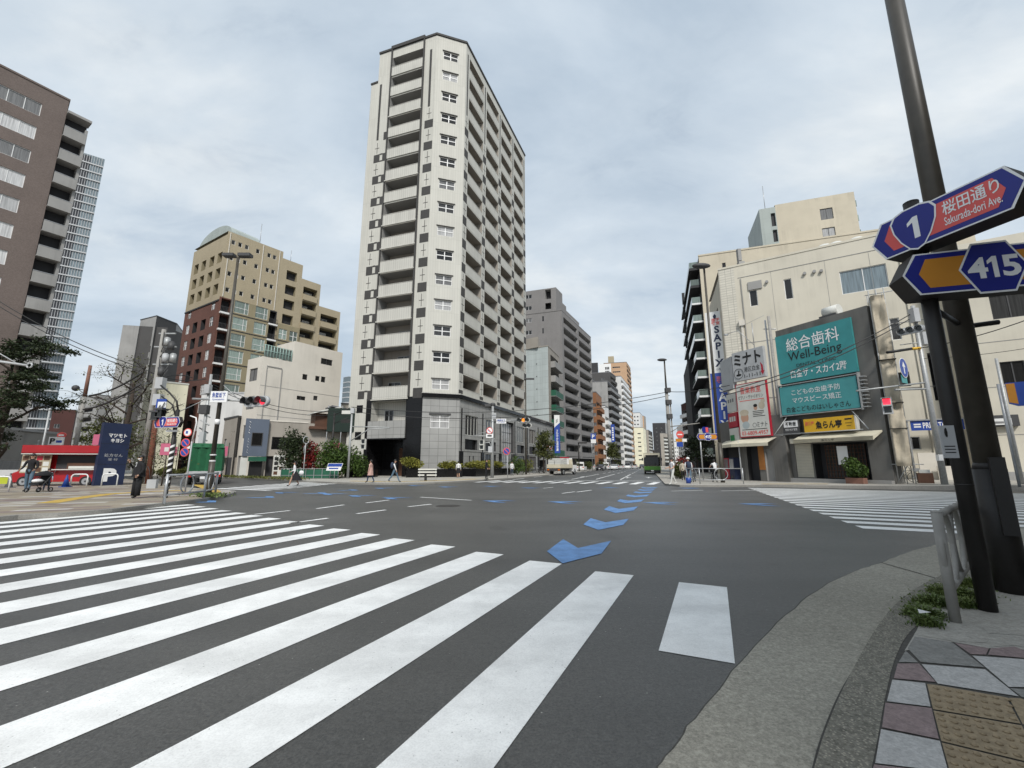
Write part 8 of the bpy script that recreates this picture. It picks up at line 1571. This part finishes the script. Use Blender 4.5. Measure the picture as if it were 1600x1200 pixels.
# bus, vans, cars up the avenue
t = thing('city_bus', 'green and cream city bus coming down the avenue in the right lane', 'bus'); body(t, [(-5.2, .35, 1.15, 2.9, 1.22, 1.15, 0, 0), (-5.1, .3, 1.2, 3.05, 1.22, 1.15, 1, 0), (4.9, .3, 1.2, 3.05, 1.22, 1.15, 1, 0), (5.15, .3, 1.15, 2.95, 1.22, 1.12, 0, 0), (5.25, .35, 1.1, 2.75, 1.15, 1.08, 0, 0)], 'cream'); k = MB('cream', 'windscreen', 'ink', 'lime', 'amber'); k.box((0, 0, 2.9), (10.3, 2.36, .5), 0); k.box((5.26, 0, 1.85), (.05, 2.3, 1.3), 1); k.box((5.275, 0, 2.68), (.05, 1.8, .32), 2); k.box((5.25, 0, .45), (.12, 2.3, .3), 2); k.build('front_panel', t); k = MB('bus_green'); k.box((5.262, 0, .88), (.05, 2.32, .56)); k.box((0, 1.235, .8), (10.2, .03, .7)); k.box((0, -1.235, .8), (10.2, .03, .7)); k.build('green_band', t); lights(t, 5.25, 1.15, .8); plate_(t, 5.33, .5)
for x in (-2.8, 3.0):
    for s in (-1, 1): wheel(t, x, s*1.2, .48)
for s in (-1, 1): k = MB('ink'); k.box((5.35, s*1.35, 2.2), (.12, .2, .4)); k.build('mirror', t)
q = V(1036, 738, 66); vy = math.atan2(-LD.y, -LD.x); place(t, (q.x, 66+5, 0), vy)
proto = van('delivery_van', 'white van with dark rear window ahead of the parked scooter', 'white_paint', 4.6, .86, 1.95); q = V(908, 732, 118); place(proto, (V(909, 730, 96).x, 96, 0), math.atan2(LD.y, LD.x))
cars = [(926, 118, 'small silver car right of the white van far up the avenue', 'car_silver', 1), (938, 106, 'dark hatchback between the white vans far up the avenue', 'car_dark', 1), (948, 124, 'white minivan in the middle of the far traffic', 'white_paint', 0), (960, 118, 'white car beside the minivan in the far traffic', 'white_paint', 1), (971, 134, 'silver-white car fourth from the right in the far queue', 'car_silver', 1), (981, 142, 'white van third from the right in the far queue', 'white_paint', 0), (992, 152, 'grey car second from the right in the far queue', 'car_silver', 1), (1003, 160, 'rightmost small dark car of the far queue before the bus', 'car_dark', 1)]
for i, (px, Y, lab, paint, low) in enumerate(cars):
    c = van('far_car' if low else 'delivery_van', lab, paint, 4.3 if low else 4.7, .85, 1.5 if low else 2.0, 'car' if low else 'van', .95 if low else .5); c['group'] = 'traffic far up the avenue'; place(c, (V(px, 730, Y).x, Y, 0), vy if i % 2 else math.atan2(LD.y, LD.x))
def cycle(name, label, cat, loc, yaw, motor=False, paint='dark_grey'):
    t = thing(name, label, cat); k = MB('rubber', 'steel')
    for x in (-.52, .52):
        r = .33 if not motor else .27; k2 = MB('rubber', 'steel'); k2.torus((x, 0, r), (1, 0, 0), (0, 0, 1), r-.02, r-.02, .02 if not motor else .06, 24, 6); k2.disc((x, 0, r), (0, 1, 0), .04, .08, 8, 1)
        if not motor:
            for j in range(8): an = j*math.pi/8; k2.tube([(x-math.cos(an)*r*.95, 0, r-math.sin(an)*r*.95), (x+math.cos(an)*r*.95, 0, r+math.sin(an)*r*.95)], .003, 3, 1)
        k2.build('wheel', t)
    f = MB(paint, 'black', 'off_white')
    if motor:
        f.tube([(.5, 0, .3), (.38, 0, .95)], .05, 8); f.obox((-.55, -.17, .35), (.7, 0, 0), (0, .34, 0), (0, 0, .4)); f.obox((-.5, -.14, .76), (.7, 0, 0), (0, .28, 0), (0, 0, .1), 1); f.obox((.3, -.2, .4), (.08, 0, 0), (0, .4, 0), (.05, 0, .5)); f.tube([(.36, -.32, 1.0), (.36, .32, 1.0)], .02, 6, 1); f.obox((-.75, -.2, .8), (.3, 0, 0), (0, .4, 0), (0, 0, .35), 2); f.build('body', t)
    else:
        for a, b in (((-.52, 0, .33), (-.1, 0, .3)), ((-.1, 0, .3), (-.2, 0, .82)), ((-.1, 0, .3), (.38, 0, .75)), ((-.18, 0, .7), (.38, 0, .78)), ((-.52, 0, .33), (-.18, 0, .7)), ((.52, 0, .33), (.36, 0, .98))): f.tube([a, b], .017, 6)
        f.build('frame', t); f = MB('black'); f.ball((-.22, 0, .86), .14, .08, .04, 0, 10, 5); f.build('saddle', t); f = MB('steel'); f.tube([(.3, -.28, 1.0), (.36, 0, 1.0), (.3, .28, 1.0)], .014, 6); f.build('handlebar', t)
        f = MB('steel'); f.obox((.55, -.17, .7), (.3, 0, 0), (0, .34, 0), (0, 0, .02)); 
        for s in (-.17, .16): f.obox((.55, s, .7), (.3, 0, 0), (0, .01, 0), (0, 0, .22))
        f.build('basket', t)
    return place(t, loc, yaw)
cycle('scooter', 'dark parked scooter with a white top box at the left kerb far up', 'scooter', (V(938, 736, 108).x, 108, ZL), R(70), True)
cycle('scooter', 'second dark scooter just ahead of the white top box one', 'scooter', (V(946, 736, 113).x, 113, ZL), R(60), True)
cycle('bicycle', 'black bicycle ridden by the white-shirted cyclist behind the far right rail', 'bicycle', (V(1117, 750, 32.5).x, 32.5, ZL), R(80))
cycle('bicycle', 'black bicycle standing beside the helmeted man', 'bicycle', (V(1085, 750, 33).x, 33, ZL), R(60))
cycle('bicycle', 'dark bicycle leaning under the wrapped scaffold', 'bicycle', (V(1412, 750, 29).x, 29, .25), R(-30))
for i, (px, Y) in enumerate(((840, 62), (846, 64.5), (855, 67.5), (864, 70))): cycle('bicycle', ('grey bicycle parked left of the street tree trunk', 'grey bicycle parked just behind the street tree trunk', 'grey bicycle parked right of the street tree', 'last grey bicycle of the kerbside row by the cream truck')[i], 'bicycle', (V(px, 740, Y).x, Y, ZL), R(150)).__setitem__('group', 'bicycles parked along the kerb')

# ------------------------------------------------------------------ people
def person(label, loc, yaw, h=1.68, top='cloth_black', bottom='cloth_black', sleeve=None, shoe='shoe', legs=((0, 0), (0, 0)), arms=None, hair='short', hairm='hair', mask=False, lean=0.0, bare=False, broad=1.0, sit=False, bareleg=False):
    """legs: (hip swing, knee bend) in degrees per side; arms: per side (elbow offset, wrist offset from the shoulder); faces local -Y"""
    t = thing('person', label, 'person'); s = h/1.70; J = {}; RR = {}; E_ = []
    def add(n, p, r, par=None):
        J[n] = Vector(p); RR[n] = r if isinstance(r, tuple) else (r, r)
        if par: E_.append((par, n))
    ln = R(lean); f = lambda y, z: (y*math.cos(ln)-(z-.95)*math.sin(ln), .95+(z-.95)*math.cos(ln)+y*math.sin(ln))
    add('pelvis', (0, 0, .95), (.15*broad, .115))
    for n, z, r, p in (('waist', 1.09, (.132*broad, .10), 'pelvis'), ('chest', 1.28, (.155*broad, .112), 'waist'), ('collar', 1.42, (.085, .075), 'chest'), ('neck', 1.49, .054, 'collar'), ('jaw', 1.555, (.066, .078), 'neck'), ('brow', 1.63, (.078, .092), 'jaw'), ('crown', 1.69, (.055, .065), 'brow')):
        y, zz = f(-.01 if n in ('jaw', 'brow') else 0, z); add(n, (0, y, zz), r, p)
    arms = arms or (((.05, .02, -.29), (.06, -.05, -.54)), ((-.05, .02, -.29), (-.06, -.05, -.54)))
    for i, sd in enumerate((1, -1)):
        k = 'LR'[i]; y, zz = f(0, 1.39); sh = Vector((sd*.18*broad, y, zz)); add('shoulder'+k, sh, .066, 'chest'); add('elbow'+k, sh+Vector(arms[i][0]), .047, 'shoulder'+k); w = sh+Vector(arms[i][1]); add('wrist'+k, w, .030, 'elbow'+k)
        dr_ = (w-J['elbow'+k]).normalized(); add('palm'+k, w+dr_*.07, (.034, .02), 'wrist'+k)
        a, b = R(legs[i][0]), R(legs[i][1]); hp = Vector((sd*.095, 0, .90)); add('hip'+k, hp, .092*broad, 'pelvis'); kn = hp+Vector((sd*.005, -math.sin(a)*.43, -math.cos(a)*.43)); add('knee'+k, kn, .062, 'hip'+k); an = kn+Vector((0, -math.sin(a-b)*.40, -math.cos(a-b)*.40)); add('ankle'+k, an, .043, 'knee'+k); add('toe'+k, an+Vector((sd*.02, -.15, -.045)), .038, 'ankle'+k)
    low = min(J['toeL'].z, J['toeR'].z)-.035
    me = bpy.data.meshes.new('p'); names = list(J); me.from_pydata([J[n]-Vector((0, 0, low)) for n in names], [(names.index(a), names.index(b)) for a, b in E_], [])
    ob = bpy.data.objects.new('p', me); COL.objects.link(ob); md = ob.modifiers.new('s', 'SKIN'); md.use_smooth_shade = True; ob.modifiers.new('d', 'SUBSURF').levels = 1
    for i, n in enumerate(names): v = me.skin_vertices[0].data[i]; v.radius = RR[n]; v.use_root = n == 'pelvis'
    dg = bpy.context.evaluated_depsgraph_get(); m2 = bpy.data.meshes.new_from_object(ob.evaluated_get(dg)); bpy.data.objects.remove(ob)
    mb = MB(); mb.v = [tuple(v.co) for v in m2.vertices]; bones = [(names.index(a), names.index(b)) for a, b in E_]; low_v = Vector((0, 0, low)); sl = sleeve or top
    for p in m2.polygons:
        c = p.center+low_v; best = None
        for a, b in E_:
            A, B = J[a], J[b]; tt = max(0, min(1, (c-A).dot(B-A)/max(1e-6, (B-A).length_squared))); dd = (c-A.lerp(B, tt)).length/(RR[a][0]*(1-tt)+RR[b][0]*tt)
            if best is None or dd < best[0]: best = (dd, b, tt)
        b = best[1]; n = b.rstrip('LR')
        m = {'neck': 'skin', 'jaw': 'skin', 'brow': 'skin', 'crown': hairm, 'palm': 'skin', 'shoulder': top, 'waist': top, 'chest': top, 'collar': top, 'hip': bottom, 'knee': bottom, 'ankle': 'skin' if bareleg else bottom, 'toe': shoe}.get(n)
        if n == 'elbow': m = sl if not (bare and best[2] > .55) else 'skin'
        if n == 'wrist': m = 'skin' if bare else sl
        mb.f.append(tuple(p.vertices)); mb.mi.append(mb.mat(m)); mb.sm.append(True)
    # fingers, face
    for k in 'LR':
        w, p = J['wrist'+k]-low_v, J['palm'+k]-low_v; dv = (p-w).normalized(); sdv = dv.cross(Vector((1, 0, 0)) if abs(dv.x) < .7 else Vector((0, 1, 0))).normalized(); inn = dv.cross(sdv)
        for j in range(4):
            q = p+sdv*(.027-.018*j)+dv*.012; l = (.062, .072, .068, .052)[j]; mb.tube([q, q+dv*l*.55+inn*.006, q+dv*l*.85+inn*.026], .0085, 5, mb.mat('skin'), .006)
        q = w+dv*.035+sdv*.03; mb.tube([q, q+sdv*.03+dv*.02, q+sdv*.035+dv*.055], .0095, 5, mb.mat('skin'), .007)
    hd = J['brow']-low_v; jw = J['jaw']-low_v; sk = mb.mat('skin'); ey = mb.mat('ink'); fy = hd.y-.088
    for sx in (-1, 1): mb.ball((hd.x+sx*.032, fy, hd.z-.022), .013, .008, .007, ey, 6, 4); mb.ball((hd.x+sx*.078, hd.y+.005, hd.z-.03), .014, .022, .034, sk, 6, 4); mb.ball((hd.x+sx*.033, fy-.002, hd.z-.003), .020, .006, .004, ey, 6, 3)
    mb.tube([(hd.x, fy+.005, hd.z-.02), (hd.x, fy-.022, hd.z-.058)], .010, 6, sk, .015)
    mb.ball((hd.x, jw.y-.072, jw.z+.0), .026, .008, .008, mb.mat('sign_red'), 8, 4)
    if mask: mb.ball((hd.x, jw.y-.035, jw.z+.005), .060, .060, .045, mb.mat('cloth_white'), 10, 6)
    mb.build('body', t)
    if hair:
        hb = MB(hairm); hb.ball((hd.x, hd.y+.016, hd.z+.004), .096, .108, .098, 0, 14, 8, -.05)
        hb.ball((hd.x, hd.y+.055, hd.z-.045), .088, .065, .085, 0, 12, 8)
        if hair == 'long': hb.ball((hd.x, hd.y+.07, hd.z-.16), .095, .055, .18, 0, 12, 8)
        if hair == 'helmet':
            hb = MB('white_paint', 'ink'); hb.ball((hd.x, hd.y+.005, hd.z+.01), .13, .15, .13, 0, 14, 8, 0); hb.disc((hd.x, hd.y, hd.z+.005), (0, 0, 1), .135, .025, 14, 0)
        hb.build('hair' if hair != 'helmet' else 'helmet', t)
    place(t, loc, yaw, s); return t
def skirt(t, z0, z1, r0, r1, m, name='skirt', sx=1.0, oy=0.0):
    k = MB(m); n = 18; rings = 5
    for i in range(rings):
        for j in range(n):
            def pt(i_, j_):
                q = i_/rings; r = (r1+(r0-r1)*q)*(1+.07*math.sin(j_*math.pi*2/3+i_)*q); a = 2*math.pi*j_/n; return (math.cos(a)*r*1.1*sx, math.sin(a)*r*.85+oy*q, z1+(z0-z1)*q)
            k.face([pt(i, j), pt(i+1, j), pt(i+1, (j+1) % n), pt(i, (j+1) % n)], 0, True)
    return lbuild(k, name, t)
# woman in black with a phone, left corner
c = G(211, 778.5, ZL); t = person('person in loose black clothes and a white mask holding a phone to the face', tuple(c), R(-30), 1.62, 'cloth_black', 'cloth_black', None, 'shoe', ((2, 2), (-3, 1)), (((.10, .03, -.27), (.10, -.12, -.47)), ((-.16, -.08, -.22), (-.02, -.27, .03))), 'long', mask=True, broad=1.22)
skirt(t, .86, 1.40, .265, .19, 'cloth_black', 'loose_top'); 
for sx in (-1, 1): 
    k = MB('cloth_black'); k.tube([(sx*.11, 0, .92), (sx*.155, -.01, .5), (sx*.175, -.01, .1)], .105, 12, 0, .092); lbuild(k, 'trouser_leg', t)
k = MB('cloth_white'); k.face([(-.08, -.135, 1.42), (.1, -.14, 1.44), (.12, -.17, 1.28), (-.02, -.18, 1.20)]); lbuild(k, 'scarf', t)
def held(name, label, cat, w, mb): return mb.build(name, None, label, cat)
k = MB('light_grey', 'dark_grey'); q = c+Vector((.55, .05, .62)); k.obox(q-Vector((.18, .06, .25)), (.36, 0, 0), (0, .12, 0), (0, 0, .34)); k.tube([q+Vector((-.12, 0, .09)), q+Vector((-.2, 0, .45)), q+Vector((-.3, 0, .6))], .012, 6, 1); k.build('tote_bag', None, 'pale grey bag hanging at the side of the black-clothed person', 'bag')
# man with pushchair and child
c = G(41, 768.5, ZL); person('person in a black jacket over a white shirt pushing the pushchair', tuple(c), R(20), 1.78, 'cloth_black', 'denim', None, 'shoe', ((8, 6), (-6, 4)), (((.08, -.05, -.28), (.12, -.32, -.40)), ((-.06, -.05, -.28), (-.02, -.32, -.40))), 'short')
q = G(41, 768.5, ZL); c2 = G(57, 769, ZL); t = thing('pushchair', 'black pushchair with small wheels pushed by the jacketed person', 'pushchair', tuple(c2))
for x, y in ((-.28, -.2), (.28, -.2), (-.28, .35), (.28, .35)):
    k = MB('rubber', 'steel'); k.torus(c2+Vector((x, y, .11)), (0, 1, 0), (0, 0, 1), .09, .09, .022, 16, 6); k.disc(c2+Vector((x, y, .11)), (1, 0, 0), .03, .05, 8, 1); k.build('wheel', t)
k = MB('dark_grey')
for x in (-.26, .26): k.tube([c2+Vector((x, -.2, .12)), c2+Vector((x, .1, .5)), c2+Vector((x, .45, .98))], .014, 6); k.tube([c2+Vector((x, .35, .12)), c2+Vector((x, .0, .55))], .014, 6)
k.tube([c2+Vector((-.26, .45, .98)), c2+Vector((.26, .45, .98))], .016, 6); k.build('frame', t); k = MB('cloth_black'); k.obox(c2+Vector((-.23, -.2, .35)), (.46, 0, 0), (0, .45, .02), (0, 0, .08)); k.obox(c2+Vector((-.23, .15, .4)), (.46, 0, 0), (0, .2, .5), (0, .05, -.02)); k.ball(c2+Vector((0, .2, .72)), .27, .36, .26, 0, 14, 7, .1); k.build('seat', t)
k = MB('sign_orange', 'cloth_white'); k.ball(c2+Vector((0, -.05, .52)), .2, .22, .1, 1, 10, 6); k.build('blanket', None, 'pale blanket lying in the pushchair', 'blanket')
c3 = G(71, 767.5, ZL); person('small child in a pale blue striped top beside the pushchair', tuple(c3), R(60), 1.08, 'cloth_light_blue', 'cloth_navy', None, 'shoe', ((12, 8), (-10, 6)), None, 'short', broad=1.1)
# crossing woman with a black dress and a white top
c = G(458, 759.5, 0); t = person('person in a white top and flared black skirt crossing to the left', tuple(c), R(-70), 1.62, 'cloth_white', 'skin', 'cloth_white', 'shoe', ((20, 6), (-18, 14)), (((.03, .08, -.27), (.05, .0, -.50)), ((-.03, -.06, -.27), (-.02, -.22, -.36))), 'long', bareleg=True)
skirt(t, .38, 1.02, .40, .16, 'cloth_black', 'skirt', 1.0, .22); k = MB('cloth_white'); q = c+Vector((.42, .1, .86)); k.ball(q, .18, .1, .16, 0, 10, 6); k.tube([q+Vector((-.1, 0, .12)), q+Vector((-.12, 0, .38)), q+Vector((.02, 0, .2))], .012, 6); k.build('shoulder_bag', None, 'white bag on the arm of the black-skirted crossing person', 'bag')
# kerbside walkers by the tower
c = G(578, 754.3, ZL); t = person('person in a long pink-beige coat walking left before the entrance', tuple(c), R(-100), 1.62, 'cloth_pink', 'cloth_navy', None, 'shoe', ((16, 5), (-14, 12)), None, 'short', 'hair'); skirt(t, .55, 1.15, .24, .17, 'cloth_pink', 'coat')
c = G(616, 753.5, ZL); t = person('person in a dark vest and white sleeves striding right with a backpack', tuple(c), R(80), 1.70, 'cloth_black', 'denim', 'cloth_white', 'shoe', ((26, 4), (-24, 16)), (((.03, .14, -.25), (.05, .06, -.50)), ((-.03, -.12, -.26), (-.02, -.2, -.46))), 'short'); k = MB('cloth_navy'); k.ball(c+Vector((-.2, 0, 1.22)), .14, .17, .25, 0, 10, 7); k.build('backpack', None, 'dark backpack on the person striding before the tower', 'backpack')
c = G(716, 746.8, ZL); t = person('person in a white top and black skirt seen from behind by the planter', tuple(c), R(180), 1.6, 'cloth_white', 'cloth_black', 'cloth_white', 'cloth_white', ((4, 2), (-8, 10)), None, 'short', bareleg=True); skirt(t, .5, 1.02, .22, .16, 'cloth_black')
c = G(760, 749.2, ZL); person('person all in black waiting by the amber-lit signal pole', tuple(c), R(75), 1.72, 'cloth_black', 'cloth_black', None, 'shoe', ((2, 1), (-2, 2)), (((.06, .02, -.28), (.04, -.14, -.44)), ((-.06, .02, -.28), (-.04, -.14, -.44))), 'short', broad=1.15)
c = G(778, 748.0, ZL); person('person in grey and white by the shop front behind the signal pole', (V(800, 740, 52).x, 52, ZL), R(20), 1.62, 'cloth_white', 'cloth_navy', None, 'shoe', ((4, 2), (-4, 3)), None, 'short')
# right corner
c = G(1052, 757.3, ZL); person('person in pale work clothes stepping off the far right kerb, seen from the side', tuple(c), R(-75), 1.72, 'cloth_white', 'off_white', 'cloth_white', 'off_white', ((20, 6), (-16, 12)), (((.04, -.04, -.28), (.03, -.24, -.34)), ((-.04, -.04, -.28), (-.03, -.26, -.32))), 'short', bare=True)
q = V(1067, 735, 36); person('person in a beige coat standing behind the pale-clad walker', (q.x, 36, ZL), R(150), 1.6, 'cloth_beige', 'cloth_black', None, 'shoe', ((3, 2), (-3, 2)), None, 'short')
q = V(1076, 735, 32.5); t = person('person in a white helmet and navy top with a backpack beside the bicycle', (q.x, 32.5, ZL), R(170), 1.76, 'cloth_navy', 'denim', 'cloth_white', 'shoe', ((6, 4), (-6, 6)), None, 'helmet'); k = MB('cloth_navy', 'cloth_white'); k.ball((q.x-.05, 32.25, 1.35), .18, .13, .26, 0, 10, 7); k.build('backpack', None, 'navy backpack of the helmeted person', 'backpack')
q = V(1117, 735, 32.5); t = person('person in a white shirt and dark trousers riding the bicycle away', (q.x, 32.4, ZL+.12), R(170), 1.66, 'cloth_white', 'cloth_black', 'cloth_white', 'shoe', ((62, 70), (35, 62)), (((.08, -.2, -.2), (.10, -.42, -.30)), ((-.08, -.2, -.2), (-.10, -.42, -.30))), 'short', lean=16, bare=True)
k = MB('blue_paint', 'steel'); q = V(1076, 756, 30.5); k.tube([(q.x, 30.5, ZL), (q.x, 30.5, ZL+.42)], .15, 12, 0, .19); k.torus((q.x, 30.5, ZL+.4), (1, 0, 0), (0, 1, 0), .19, .19, .015, 16, 5, 1); k.build('bucket', None, 'blue bucket at the foot of the far right guard rail', 'bucket')
